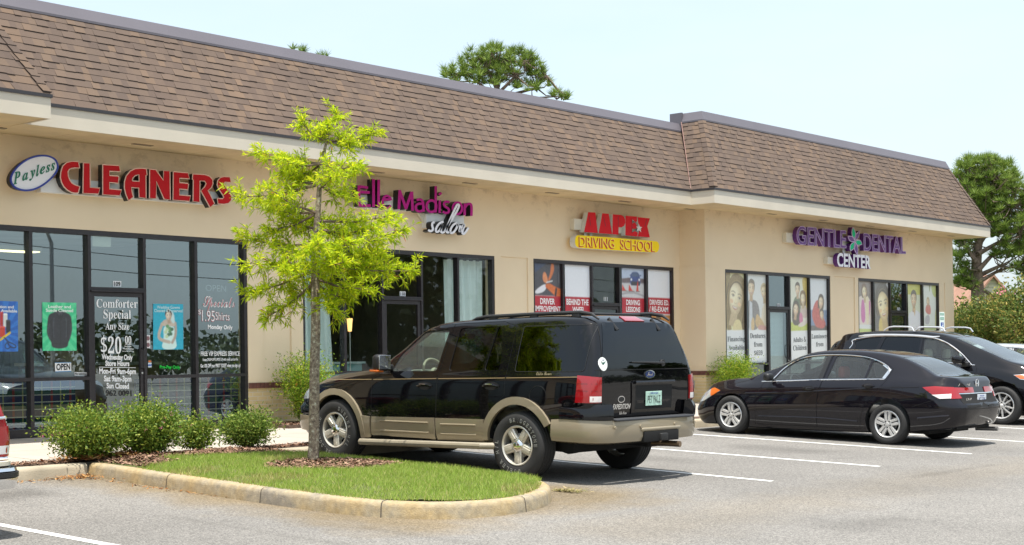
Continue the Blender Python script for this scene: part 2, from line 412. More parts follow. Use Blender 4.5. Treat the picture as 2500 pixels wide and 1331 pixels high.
tm = MB(); tm.add([(v.x, v.y, islz(v.x, v.y)) for v in cv], [tuple(f) for f in cf], TURF)
tag(tm.build('island_soil', smooth=60), kind='structure')
# grass blades; bare where the mulch ring and the planting bed are
def mulch_ring(x, y):
    return ((x - 11.42) / 0.92) ** 2 + ((y - 12.75) / 0.62) ** 2
def bedline(x): return 14.25 + 0.32 * math.sin((x - 9.4) * 1.3) - (0.35 if x < 10.3 else 0)
N = 60000
gx = RNG.uniform(9.55, 12.45, N); gy = RNG.uniform(9.4, 14.6, N)
INW = [(Vector(a) * .72 + Vector(b) * .28) for a, b in zip(IN, ISLS)]; INW = [tuple(v) for v in INW]
keep = np.array([inside((a, b), INW) and (math.sin(a * 4.1 + b) * math.sin(b * 3.7 - a * 1.3) < 0.8 or random.random() < 0.4) and mulch_ring(a, b) > 0.8 + 0.35 * random.random() and b < bedline(a) + random.uniform(-0.07, 0.07) for a, b in zip(gx, gy)])
gx = gx[keep]; gy = gy[keep]; N = len(gx)
gz = np.array([max(islz(a, b), lotz(b) + .15) for a, b in zip(gx, gy)]) - 0.005
patch = 0.5 + 0.5 * np.sin(gx * 3.1 + 1.3 * np.sin(gy * 2.3)) * np.cos(gy * 2.7 + gx)
h = RNG.uniform(0.03, 0.062, N) * (0.75 + 0.5 * patch); an = RNG.uniform(0, 6.283, N); w = RNG.uniform(0.0025, 0.005, N)
lean = RNG.uniform(0.2, 0.9, N) * h; la = RNG.uniform(0, 6.283, N)
P = np.zeros((N, 3, 3)); base = np.stack([gx, gy, gz], 1)
P[:, 0] = base + np.stack([np.cos(an) * w, np.sin(an) * w, 0 * w], 1); P[:, 1] = base - np.stack([np.cos(an) * w, np.sin(an) * w, 0 * w], 1)
P[:, 2] = base + np.stack([np.cos(la) * lean, np.sin(la) * lean, h], 1)
GRASS = leafmat('grass_blade', (0.22, 0.34, 0.05), (0.34, 0.48, 0.075), (0.50, 0.52, 0.17), 0.5)
dryp = (np.sin(gx * 2.2 + 2.1 * np.sin(gy * 1.7)) * np.sin(gy * 3.3 + 1.5 * gx) > 0.45) & (RNG.random(N) < 0.55)
STRAW = leafmat('grass_straw', (0.30, 0.30, 0.08), (0.42, 0.38, 0.14), (0.5, 0.42, 0.2), 0.35)
tag(quads_object('grass', P, [GRASS, STRAW], (dryp | (RNG.random(N) < 0.06)).astype(int)), kind='stuff')
# mulch beds
mb = MB()
mb.quad((-60, 15.10, -0.085), (60, 15.10, -0.085), (60, 15.5, -0.075), (-60, 15.5, -0.075), SOIL)
for x0, x1, y0 in ((15.32, 16.42, 18.15), (21.4, 22.45, 18.15), (27.64, 28.38, 17.6), (33.3, 34.66, 17.6), (39.5, 40.4, 17.6)):
    mb.box(x0, x1, y0, 19.04 if y0 > 18 else 18.36, -0.04, 0.025, SOIL)
tag(mb.build('mulch_bed'), kind='structure')
def chips(n, fn, size, mats, name='mulch'):
    c = np.array([fn() for _ in range(n)]); a = RNG.uniform(0, 6.283, n); L = RNG.uniform(0.4, 1, n) * size; w = L * RNG.uniform(0.15, 0.4, n); tl = RNG.uniform(-0.45, 0.45, n)
    u = np.stack([np.cos(a) * L, np.sin(a) * L, tl * L], 1); v = np.stack([-np.sin(a) * w, np.cos(a) * w, RNG.uniform(-0.4, 0.4, n) * w], 1)
    P = np.stack([c - u - v, c + u - v, c + u + v, c - u + v], 1)
    return tag(quads_object(name, P, mats), kind='stuff')
MULCH = leafmat('mulch_chip', (0.08, 0.042, 0.028), (0.20, 0.11, 0.072), (0.38, 0.25, 0.17), 0.0, 0.9)
DRY = leafmat('dry_leaf', (0.16, 0.05, 0.02), (0.36, 0.17, 0.05), (0.50, 0.32, 0.14), 0.15, 0.8)
def in_ring():
    while True:
        x = random.uniform(10.45, 12.4); y = random.uniform(12.0, 13.5)
        if mulch_ring(x, y) < 1.05 * random.uniform(0.8, 1.0): return (x, y, islz(x, y) + random.uniform(0.0, 0.022))
def in_strip():
    x = random.uniform(6.5, 15); y = random.uniform(15.1, 15.46); return (x, y, -0.07 + random.uniform(0, 0.02))
def in_bed():
    while True:
        x = random.uniform(9.75, 12.35); y = random.uniform(13.7, 15.1)
        if y > bedline(x) - 0.05: return (x, y, max(islz(x, y), -0.1) + random.uniform(0, 0.02))
chips(2600, in_ring, 0.035, [MULCH]); chips(5200, in_strip, 0.032, [MULCH]); chips(4200, in_bed, 0.034, [MULCH])
chips(900, lambda: (random.uniform(15.35, 16.4), random.uniform(18.15, 19.02), 0.03 + random.uniform(0, 0.015)), 0.035, [MULCH])
def litter():
    t = abs(random.gauss(0, 0.22)); a = random.random()
    if a < 0.55: return (9.55 - random.expovariate(5.5), 14.93 - random.expovariate(7), lotz(14.9) + 0.006 + random.uniform(0, 0.03))
    if a < 0.8: return (random.uniform(8.2, 9.55), 14.93 - random.expovariate(22), lotz(14.9) + 0.008)
    y = random.uniform(12.2, 14.9); return (9.5 - random.expovariate(25), y, lotz(y) + 0.008)
chips(420, litter, 0.028, [DRY], 'leaf_litter')
chips(900, lambda: (random.gauss(10.0, 0.28), random.gauss(15.18, 0.09), -0.06 + random.uniform(0, 0.06)), 0.05, [DRY], 'dry_grass')
chips(170, lambda: (12.45 + abs(random.gauss(0, 0.12)), random.gauss(10.2, 0.12), lotz(10.2) + random.uniform(0.004, 0.03)), 0.03, [leafmat('weed', (0.18, 0.19, 0.06), (0.32, 0.27, 0.11), (0.45, 0.36, 0.2), 0.3)], 'weeds')

SIDEW = pm('sidewalk_concrete', (0.40, 0.36, 0.31), 0.9, var=0.09, vscale=1.4, bump=0.25, bscale=70)
sw = MB()
sw.add([(-30, 15.46, -0.09), (60, 15.46, -0.09), (60, 19.12, 0.0), (-30, 19.12, 0.0), (-30, 15.46, -0.3), (60, 15.46, -0.3)], [(0, 1, 2, 3), (4, 5, 1, 0)], SIDEW)
SJ = pm('sidewalk_joint', (0.30, 0.27, 0.22), 0.95)
for i in range(-12, 38):
    x = 0.2 + i * 1.55
    sw.quad((x - 0.006, 15.47, -0.087), (x + 0.006, 15.47, -0.087), (x + 0.006, 19.1, 0.002), (x - 0.006, 19.1, 0.002), SJ)
sw.quad((-30, 17.2, -0.0445), (60, 17.2, -0.0445), (60, 17.212, -0.0442), (-30, 17.212, -0.0442), SJ)
tag(sw.build('sidewalk'), kind='structure')

# ================================================================== the shop building
WY = 19.1; WW = 18.42; ZB = 0.61; ZS = 0.70; ZH = 3.035; ZSOF = 4.31; ZF = 4.60
def stucco_mat():
    m = bpy.data.materials.new('stucco'); m.use_nodes = True; n = m.node_tree.nodes; l = m.node_tree.links; p = n['Principled BSDF']
    t = n.new('ShaderNodeTexCoord')
    z = n.new('ShaderNodeTexNoise'); z.inputs['Scale'].default_value = 0.9; z.inputs['Detail'].default_value = 6; l.new(t.outputs['Object'], z.inputs['Vector'])
    r = n.new('ShaderNodeValToRGB'); e = r.color_ramp.elements; e[0].position = 0.3; e[1].position = 0.7; e[0].color = (0.735, 0.605, 0.425, 1); e[1].color = (0.79, 0.655, 0.465, 1)
    l.new(z.outputs['Fac'], r.inputs[0])
    # mildew blotches: strongest in the damp band right under the soffit
    mpn = n.new('ShaderNodeMapping'); mpn.inputs['Scale'].default_value = (1.6, 1.6, 2.2); l.new(t.outputs['Object'], mpn.inputs[0])
    z2 = n.new('ShaderNodeTexNoise'); z2.inputs['Scale'].default_value = 2.3; z2.inputs['Detail'].default_value = 8; z2.inputs['Roughness'].default_value = 0.7; l.new(mpn.outputs[0], z2.inputs['Vector'])
    sx = n.new('ShaderNodeSeparateXYZ'); l.new(t.outputs['Object'], sx.inputs[0])
    mr = n.new('ShaderNodeMapRange'); l.new(sx.outputs['Z'], mr.inputs[0]); mr.inputs[1].default_value = 3.75; mr.inputs[2].default_value = 4.3; mr.inputs[3].default_value = 0; mr.inputs[4].default_value = 1
    r2 = n.new('ShaderNodeValToRGB'); e = r2.color_ramp.elements; e[0].position = 0.52; e[1].position = 0.72; l.new(z2.outputs['Fac'], r2.inputs[0])
    mu = n.new('ShaderNodeMath'); mu.operation = 'MULTIPLY'; l.new(mr.outputs[0], mu.inputs[0]); l.new(r2.outputs[0], mu.inputs[1])
    mu2 = n.new('ShaderNodeMath'); mu2.operation = 'MULTIPLY'; l.new(mu.outputs[0], mu2.inputs[0]); mu2.inputs[1].default_value = 0.42
    mx = n.new('ShaderNodeMixRGB'); l.new(mu2.outputs[0], mx.inputs[0]); l.new(r.outputs[0], mx.inputs[1]); mx.inputs[2].default_value = (0.20, 0.13, 0.075, 1)
    l.new(mx.outputs[0], p.inputs['Base Color']); p.inputs['Roughness'].default_value = 0.92; p.inputs['Specular IOR Level'].default_value = 0.2
    z3 = n.new('ShaderNodeTexNoise'); z3.inputs['Scale'].default_value = 90; z3.inputs['Detail'].default_value = 3; l.new(t.outputs['Object'], z3.inputs['Vector'])
    b = n.new('ShaderNodeBump'); b.inputs['Strength'].default_value = 0.35; b.inputs['Distance'].default_value = 0.006; l.new(z3.outputs['Fac'], b.inputs['Height']); l.new(b.outputs[0], p.inputs['Normal'])
    return m
STUC = stucco_mat()
def brick_mat(name, axis):
    m = bpy.data.materials.new(name); m.use_nodes = True; n = m.node_tree.nodes; l = m.node_tree.links; p = n['Principled BSDF']
    t = n.new('ShaderNodeTexCoord'); s = n.new('ShaderNodeSeparateXYZ'); c = n.new('ShaderNodeCombineXYZ'); l.new(t.outputs['Object'], s.inputs[0])
    l.new(s.outputs[axis], c.inputs[0]); l.new(s.outputs['Z'], c.inputs[1])
    b = n.new('ShaderNodeTexBrick'); l.new(c.outputs[0], b.inputs[0]); b.inputs['Scale'].default_value = 1.0; b.inputs['Brick Width'].default_value = 0.205; b.inputs['Row Height'].default_value = 0.0685
    b.inputs['Mortar Size'].default_value = 0.0055; b.inputs['Mortar Smooth'].default_value = 0.2; b.inputs['Bias'].default_value = 0.0
    b.inputs['Color1'].default_value = (0.56, 0.43, 0.22, 1); b.inputs['Color2'].default_value = (0.66, 0.50, 0.27, 1); b.inputs['Mortar'].default_value = (0.62, 0.55, 0.42, 1)
    l.new(b.outputs['Color'], p.inputs['Base Color']); p.inputs['Roughness'].default_value = 0.85
    u = n.new('ShaderNodeBump'); u.invert = True; u.inputs['Strength'].default_value = 0.6; u.inputs['Distance'].default_value = 0.006; l.new(b.outputs['Fac'], u.inputs['Height']); l.new(u.outputs[0], p.inputs['Normal'])
    return m
BRX = brick_mat('cream_brick', 'X'); BRY = brick_mat('cream_brick_side', 'Y')
REDB = pm('rowlock_brick', (0.13, 0.05, 0.038), 0.85, var=0.3, vscale=12); MORT = pm('rowlock_mortar', (0.45, 0.33, 0.27), 0.9)
FRAME = pm('bronze_frame', (0.022, 0.018, 0.020), 0.38, var=0.25, vscale=20)
CREAM = pm('fascia_paint', (0.60, 0.545, 0.445), 0.55, var=0.05, vscale=1.5)
CAPM = pm('roof_cap_metal', (0.125, 0.115, 0.132), 0.5, var=0.07, vscale=0.8)
DRIP = pm('drip_edge', (0.035, 0.033, 0.037), 0.5)
SOFF = pm('soffit_board', (0.62, 0.50, 0.31), 0.8, var=0.12, vscale=2.0)
PANE2 = glass('clear_shop_glass', (0.84, 0.92, 0.90), 1.6, gcol=(0.9, 0.96, 1, 1))
PANE = glass('storefront_glass', (0.78, 0.87, 0.85), 3.1, gcol=(0.80, 0.93, 0.97, 1))

shop = tag(empty('shopping_center', (10.41, WY, 0)), 'long tan stucco strip of shops with brown shingle mansard roof and black framed storefronts', 'shopping center')
SHOP_OFF = (-10.41, -WY, 0)
def part(mb, name, parent=shop, smooth=None):
    o = mb.build(name, smooth=smooth); o.parent = parent
    o.matrix_parent_inverse = Matrix.Translation((10.41, WY, 0)).inverted(); return o
FRONTS = [  # wall plane, left jamb, mullion faces, right jamb
    ('cleaners', WY, 10.41, [(11.355, 11.41), (12.32, 12.37), (13.285, 13.335), (14.245, 14.30)], 15.28),
    ('salon', WY, 16.46, [(17.405, 17.46), (18.32, 18.37), (19.32, 19.37), (20.30, 20.35)], 21.34),
    ('school', WY, 22.50, [(23.44, 23.49), (24.41, 24.455), (25.36, 25.41), (26.34, 26.39)], 27.38),
    ('dental', WW, 28.43, [(29.335, 29.38), (30.295, 30.34), (31.26, 31.31), (32.215, 32.26)], 33.25),
    ('left', WW, 4.05, [(4.99, 5.04), (5.96, 6.01), (6.93, 6.98), (7.89, 7.94)], 8.9), ('left', WW, -1.95, [(-1.0, -0.95), (-0.03, 0.02), (0.93, 0.98), (1.89, 1.94)], 2.9),
    ('dental', WW, 34.71, [(35.545, 35.59), (36.515, 36.56), (37.45, 37.50), (38.425, 38.47)], 39.48)]
wall = MB(); base = MB(); course = MB()
def pier(xa, xb, Y, zt=ZH, inset=None):
    x0, x1 = xa, xb
    if inset:
        i0, i1 = inset
        wall.box(x0, i0, Y, Y + 0.25, ZS, zt, STUC); wall.box(i1, x1, Y, Y + 0.25, ZS, zt, STUC)
        wall.box(i0, i1, Y, Y + 0.25, ZS, 0.85, STUC); wall.box(i0, i1, Y + 0.025, Y + 0.25, 0.85, zt, STUC)
    else: wall.box(x0, x1, Y, Y + 0.25, ZS, zt, STUC)
    base = MB(); course = MB(); base.box(x0, x1, Y + 0.012, Y + 0.25, -0.3, ZB, BRX)
    course.box(x0, x1, Y - 0.006, Y + 0.25, ZB, ZS, MORT)
    n = max(1, int((x1 - x0) / 0.078)); w = (x1 - x0) / n
    for i in range(n): course.box(x0 + i * w + 0.004, x0 + (i + 1) * w - 0.004, Y - 0.016, Y + 0.05, ZB + 0.002, ZS + 0.003, REDB)
    part(base, 'brick_base'); part(course, 'brick_course')
wall.box(-20, 27.62, WY, WY + 0.25, ZH, ZSOF + 0.35, STUC)
wall.box(9.71, 10.41, WY, WY + 0.25, -0.2, ZH, STUC); wall.box(-20, 9.71, WW, WW + 0.25, ZH - 0.03, ZSOF + 0.35, STUC); wall.box(9.46, 9.71, WW + 0.25, WY + 0.25, -0.2, ZSOF + 0.35, STUC); pier(8.9, 9.46, WW, ZH - 0.03); pier(2.9, 4.05, WW, ZH - 0.03); pier(-20, -1.95, WW, ZH - 0.03)
pier(15.28, 16.46, WY, inset=(15.59, 16.20)); pier(21.34, 22.50, WY, inset=(21.53, 22.33)); pier(27.38, 27.62, WY)
# projecting dental wing
wall.box(27.62, 40.38, WW, WW + 0.25, ZH - 0.03, ZSOF + 0.35, STUC)
pier(27.62, 28.43, WW, ZH - 0.03); pier(33.25, 34.71, WW, ZH - 0.03, (33.44, 34.52)); pier(39.48, 40.38, WW, ZH - 0.03)
wall.box(27.62, 27.87, WW + 0.25, WY, ZS, ZSOF + 0.35, STUC); wall.box(40.13, 40.38, WW + 0.25, 34, -0.3, ZSOF + 0.35, STUC)
base.box(27.632, 27.87, WW + 0.25, WY, -0.3, ZB, BRY); course.box(27.614, 27.87, WW + 0.25, WY - 0.01, ZB, ZS, MORT)
for i in range(6): course.box(27.604, 27.66, WW + 0.25 + i * 0.07 + 0.003, WW + 0.25 + (i + 1) * 0.07 - 0.004, ZB + 0.002, ZS + 0.003, REDB)
for i in range(3): course.box(27.604, 27.66, WW - 0.013 + i * 0.088 + 0.003, WW - 0.013 + (i + 1) * 0.088 - 0.004, ZB + 0.002, ZS + 0.003, REDB)
# raised lower panels of the corner pier and end pier
wall.box(27.604, 27.64, WW - 0.016, WY - 0.002, 0.80, 3.05, STUC); wall.box(27.64, 28.30, WW - 0.016, WW + 0.01, 0.80, 3.03, STUC)
wall.box(39.81, 40.39, WW - 0.016, WW + 0.01, 0.80, 3.03, STUC)
part(wall, 'wall'); part(base, 'brick_base'); part(course, 'brick_course')
# rear of the building
rb = MB(); rb.box(-20, 40.38, 34, 34.25, -0.3, 5.2, STUC); rb.box(-20, 40.3, 19.4, 34, 5.2, 5.4, pm('flat_roof', (0.3, 0.3, 0.3), 0.9)); part(rb, 'rear_wall')
# rooms behind the glass
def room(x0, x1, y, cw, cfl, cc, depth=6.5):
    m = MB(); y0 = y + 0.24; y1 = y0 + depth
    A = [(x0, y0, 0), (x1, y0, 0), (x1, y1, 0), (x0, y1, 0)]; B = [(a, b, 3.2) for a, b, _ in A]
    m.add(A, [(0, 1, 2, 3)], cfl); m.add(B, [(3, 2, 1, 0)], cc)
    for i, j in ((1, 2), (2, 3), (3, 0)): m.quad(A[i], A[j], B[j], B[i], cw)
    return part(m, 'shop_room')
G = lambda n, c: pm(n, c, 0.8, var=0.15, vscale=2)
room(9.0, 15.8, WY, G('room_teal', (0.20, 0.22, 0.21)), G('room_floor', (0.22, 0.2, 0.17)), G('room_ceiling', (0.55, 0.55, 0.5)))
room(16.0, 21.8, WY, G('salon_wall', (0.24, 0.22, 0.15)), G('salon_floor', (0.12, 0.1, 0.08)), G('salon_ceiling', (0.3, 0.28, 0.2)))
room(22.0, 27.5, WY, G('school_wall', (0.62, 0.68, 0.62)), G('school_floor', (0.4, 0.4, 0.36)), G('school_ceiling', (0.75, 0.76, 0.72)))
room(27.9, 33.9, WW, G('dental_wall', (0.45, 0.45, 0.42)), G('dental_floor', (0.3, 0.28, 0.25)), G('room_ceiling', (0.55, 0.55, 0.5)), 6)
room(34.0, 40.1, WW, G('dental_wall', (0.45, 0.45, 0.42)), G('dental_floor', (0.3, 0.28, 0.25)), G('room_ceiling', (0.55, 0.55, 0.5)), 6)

# roof ------------------------------------------------------------
SHING = leafmat('shingle', (0.110, 0.082, 0.068), (0.132, 0.097, 0.077), (0.165, 0.116, 0.084), 0.0, 0.95)
def _shing(m):
    n = m.node_tree.nodes; l = m.node_tree.links; p = n['Principled BSDF']; r = n['Color Ramp']; e = r.color_ramp.elements
    for x, c in ((0.25, (0.120, 0.089, 0.072)), (0.78, (0.140, 0.103, 0.080)), (0.88, (0.154, 0.110, 0.081))):
        q = e.new(x); q.color = c + (1,)
    t = n.new('ShaderNodeTexCoord'); z = n.new('ShaderNodeTexNoise'); z.inputs['Scale'].default_value = 120; z.inputs['Detail'].default_value = 3; l.new(t.outputs['Object'], z.inputs['Vector'])
    b = n.new('ShaderNodeBump'); b.inputs['Strength'].default_value = 0.5; b.inputs['Distance'].default_value = 0.004; l.new(z.outputs['Fac'], b.inputs['Height']); l.new(b.outputs[0], p.inputs['Normal'])
    z4 = n.new('ShaderNodeTexNoise'); z4.inputs['Scale'].default_value = 0.7; l.new(t.outputs['Object'], z4.inputs['Vector'])
    q = n.new('ShaderNodeValToRGB'); q.color_ramp.elements[0].color = (0.82, 0.84, 0.86, 1); q.color_ramp.elements[1].color = (1.15, 1.1, 1.05, 1); l.new(z4.outputs['Fac'], q.inputs[0])
    mx = n.new('ShaderNodeMixRGB'); mx.blend_type = 'MULTIPLY'; mx.inputs[0].default_value = 1; l.new(r.outputs[0], mx.inputs[1]); l.new(q.outputs[0], mx.inputs[2]); l.new(mx.outputs[0], p.inputs['Base Color'])
_shing(SHING)
def shingles(mb, a0, a1, b0, b1, rows=13):
    """rows of tabs on the slope between eave a0-a1 and top b0-b1 (points); random tabs stand proud"""
    a0, a1, b0, b1 = map(Vector, (a0, a1, b0, b1)); ax = (a1 - a0).normalized(); up = ((b0 + b1) / 2 - (a0 + a1) / 2); nrm = ax.cross(up).normalized()
    if nrm.z < 0: nrm = -nrm
    for r in range(rows):
        t0, t1 = r / rows, (r + 1.12) / rows
        L0, R0 = a0.lerp(b0, t0), a1.lerp(b1, t0); L1, R1 = a0.lerp(b0, t1), a1.lerp(b1, t1); W0 = (R0 - L0).length
        if W0 < 0.02: continue
        x = -random.uniform(0, 0.2)
        while x < W0:
            w = random.uniform(0.10, 0.19); s0 = max(0, x) / W0; s1 = min(W0, x + w) / W0; x += w
            if s1 <= s0: continue
            raised = random.random() < 0.5; lift = (0.018 if raised else 0.010); drop = (random.uniform(0, 0.012) if raised else 0)
            dv = up.normalized() * drop
            p0 = L0.lerp(R0, s0) - dv + nrm * lift; p1 = L0.lerp(R0, s1) - dv + nrm * lift
            p2 = L1.lerp(R1, s1) + nrm * 0.003; p3 = L1.lerp(R1, s0) + nrm * 0.003
            mb.quad(p0, p1, p2, p3, SHING); mb.quad(p0 - nrm * (lift + 0.004), p1 - nrm * (lift + 0.004), p1, p0, SHING_EDGE)
            mb.quad(p0, p3, p3 - nrm * 0.003, p0 - nrm * lift, SHING_EDGE)
    mb.quad(a0 - nrm * 0.02, a1 - nrm * 0.02, b1 - nrm * 0.02, b0 - nrm * 0.02, SHING_EDGE)
SHING_EDGE = pm('shingle_edge', (0.055, 0.043, 0.037), 0.95)
def hip_caps(mb, p0, p1, d1, d2, n=14):
    """cap pieces folded over a hip from p0 up to p1; d1, d2: directions down both slopes"""
    p0, p1, d1, d2 = map(Vector, (p0, p1, d1, d2)); nr = Vector((0, 0, 0.02)) + (-(d1 + d2)).normalized() * 0.012
    for i in range(n):
        a = p0.lerp(p1, i / n) + nr * 1.6; b = p0.lerp(p1, (i + 1.15) / n) + nr
        for d in (d1, d2):
            mb.quad(a, b, b + d * 0.15, a + d * 0.15, SHING); mb.quad(a, a + d * 0.15, a + d * 0.15 - nr * 0.8, a - nr * 0.8, SHING_EDGE)
SB = 0.80; ZT = 6.06; SBW = 0.85; ZTW = 6.27
MF = 18.05; WF = 17.45; XL = 10.71; XR = 26.55; XE = 40.75
roof = MB()
shingles(roof, (XL - 0.9, MF, ZF + .03), (XR + 0.9, MF, ZF + .03), (XL - 0.9, MF + SB, ZT), (XR + 0.9, MF + SB, ZT))
part(roof, 'main_roof')
rw = MB()
shingles(rw, (XR, WF, ZF + .03), (XE, WF, ZF + .03), (XR + SBW, WF + SBW, ZTW), (XE - SBW, WF + SBW, ZTW), 15)
shingles(rw, (XR, MF, ZF + .03), (XR, WF, ZF + .03), (XR + SBW, MF + SB, ZTW), (XR + SBW, WF + SBW, ZTW), 15)
shingles(rw, (XE, WF, ZF + .03), (XE, 30, ZF + .03), (XE - SBW, WF + SBW, ZTW), (XE - SBW, 30, ZTW), 15)
hip_caps(rw, (XR, WF, ZF + .04), (XR + SBW, WF + SBW, ZTW), (0.87, -0.0, 0.0), (0, 0.87, 0.0))
hip_caps(rw, (XE, WF, ZF + .04), (XE - SBW, WF + SBW, ZTW), (-0.87, 0, 0), (0, 0.87, 0))
part(rw, 'wing_roof')
rl = MB()
shingles(rl, (-12, WF, ZF + .03), (XL, WF, ZF + .03), (-12, WF + SBW, ZTW), (XL - SBW, WF + SBW, ZTW), 15)
shingles(rl, (XL, WF, ZF + .03), (XL, MF + 0.05, ZF + .03), (XL - SBW, WF + SBW, ZTW), (XL - SBW, MF + SB, ZTW), 15)
hip_caps(rl, (XL, WF, ZF + .04), (XL - SBW, WF + SBW, ZTW), (-0.87, 0, 0), (0, 0.87, 0.0), 16)
part(rl, 'left_wing_roof')
FLASH = pm('copper_flashing', (0.20, 0.10, 0.08), 0.6)
fl = MB(); fl.tube([(XR + 0.01, MF + 0.01, ZF + .06), (XR + SBW - 0.02, MF + SB, ZTW + 0.02)], 0.011, FLASH, 6); part(fl, 'valley_flashing')
cap = MB()
def capstrip(p0, p1, inn, z0, z1):
    """metal band leaning back between two points, with a flat top running inward"""
    a, b = Vector(p0), Vector(p1); n = Vector(inn); out = n * -0.03
    prof = [out + Vector((0, 0, z0 - 0.02)), out + Vector((0, 0, z0 + 0.015)), n * 0.055 + Vector((0, 0, z1)), n * 0.5 + Vector((0, 0, z1 + 0.01)), n * 0.5 + Vector((0, 0, z0 - 0.3))]
    vs = [a + q for q in prof] + [b + q for q in prof]; k = len(prof)
    cap.add(vs, [(i, i + 1, k + i + 1, k + i) for i in range(k - 1)], CAPM)
capstrip((XL - 1.6, MF + SB, 0), (XR + SBW, MF + SB, 0), (0, 1, 0), ZT, 6.25)
w0 = (XR + SBW, WF + SBW); w1 = (XE - SBW, WF + SBW)
def capring(pts, z0, z1):
    """mitred cap around a corner: pts = list of (x, y, inward x, inward y)"""
    pr = [(-0.03, z0 - 0.02), (-0.03, z0 + 0.015), (0.055, z1), (0.5, z1 + 0.01)]; k = len(pr); vs = []
    for x, y, ix, iy in pts:
        for o, z in pr: vs.append((x + ix * o, y + iy * o, z))
    cap.add(vs, [(i * k + j, i * k + j + 1, (i + 1) * k + j + 1, (i + 1) * k + j) for i in range(len(pts) - 1) for j in range(k - 1)], CAPM)
capring([(w0[0], MF + SB + 0.25, 1, 0), (w0[0], w0[1], 1, 1), (w1[0], w1[1], -1, 1), (w1[0], 30, -1, 0)], ZTW, 6.48)
capring([(-12, WF + SBW, 0, 1), (XL - SBW, WF + SBW, -1, 1), (XL - SBW, MF + SB + 0.25, -1, 0)], ZTW, 6.48)
cap.box(XR + SBW - 0.035, XR + SBW + 0.02, MF + SB - 0.02, MF + SB + 0.3, ZT - 0.05, 6.49, CAPM)
part(cap, 'roof_cap')
fas = MB(); drip = MB(); sof = MB()
def fascia(x0, x1, y0, y1):
    fas.box(x0, x1, y0, y1, ZSOF, ZF, CREAM)
fascia(XL + 0.02, XR - 0.0, MF, MF + 0.03); fascia(-12, XL, WF, WF + 0.03); fas.box(XL - 0.03, XL, WF + 0.03, MF + 0.03, ZSOF, ZF, CREAM)
fascia(XR, XE, WF, WF + 0.03); fas.box(XR, XR + 0.03, WF + 0.03, MF + 0.03, ZSOF, ZF, CREAM); fas.box(XE - 0.03, XE, WF + 0.03, 30, ZSOF, ZF, CREAM)
for x0, x1, y0, y1 in ((XL - 0.2, XR - 0.018, MF - 0.02, MF + 0.06), (-12, XL + 0.02, WF - 0.02, WF + 0.06), (XR - 0.02, XE + 0.02, WF - 0.02, WF + 0.06), (XR - 0.022, XR + 0.05, WF + 0.06, MF - 0.02), (XE - 0.05, XE + 0.02, WF + 0.06, 30)):
    drip.box(x0, x1, y0, y1, ZF - 0.012, ZF + 0.034, DRIP)
sof.box(-12, XL - 0.03, WF + 0.03, WY, ZSOF + 0.012, ZSOF + 0.04, SOFF); sof.box(XL - 0.03, XR + 0.03, MF + 0.03, WY, ZSOF + 0.008, ZSOF + 0.036, SOFF)
sof.box(XR + 0.03, XE - 0.03, WF + 0.03, WW, ZSOF + 0.004, ZSOF + 0.032, SOFF); sof.box(40.38, XE - 0.03, WW, 30, ZSOF + 0.004, ZSOF + 0.032, SOFF); sof.box(XR + 0.03, 27.62, WW, WY, ZSOF + 0.0045, ZSOF + 0.032, SOFF)
VENT = pm('soffit_vent', (0.24, 0.2, 0.14), 0.8)
x = 8.0
while x < 40:
    yv = 17.95 if x > 27.2 else 18.6
    sof.box(x, x + 0.34, yv, yv + 0.09, ZSOF - 0.002, ZSOF + 0.01, VENT); x += 2.4
for i in range(30): sof.box(-3 + i * 1.22, -2.996 + i * 1.22, MF + 0.05, WY - 0.01, ZSOF + 0.006, ZSOF + 0.01, SOFF) if XL < -3 + i * 1.22 < 27.4 else None
part(fas, 'fascia'); part(drip, 'drip_edge'); part(sof, 'soffit')
rbx = MB(); rbx.box(27.612, 27.634, 18.74, 18.91, 0.325, 0.48, pm('outlet_steel', (0.45, 0.45, 0.44), 0.4, metal=0.6)); rbx.box(27.598, 27.613, 18.775, 18.875, 0.355, 0.45, pm('outlet_cover', (0.6, 0.6, 0.58), 0.4)); part(rbx, 'outlet_box')

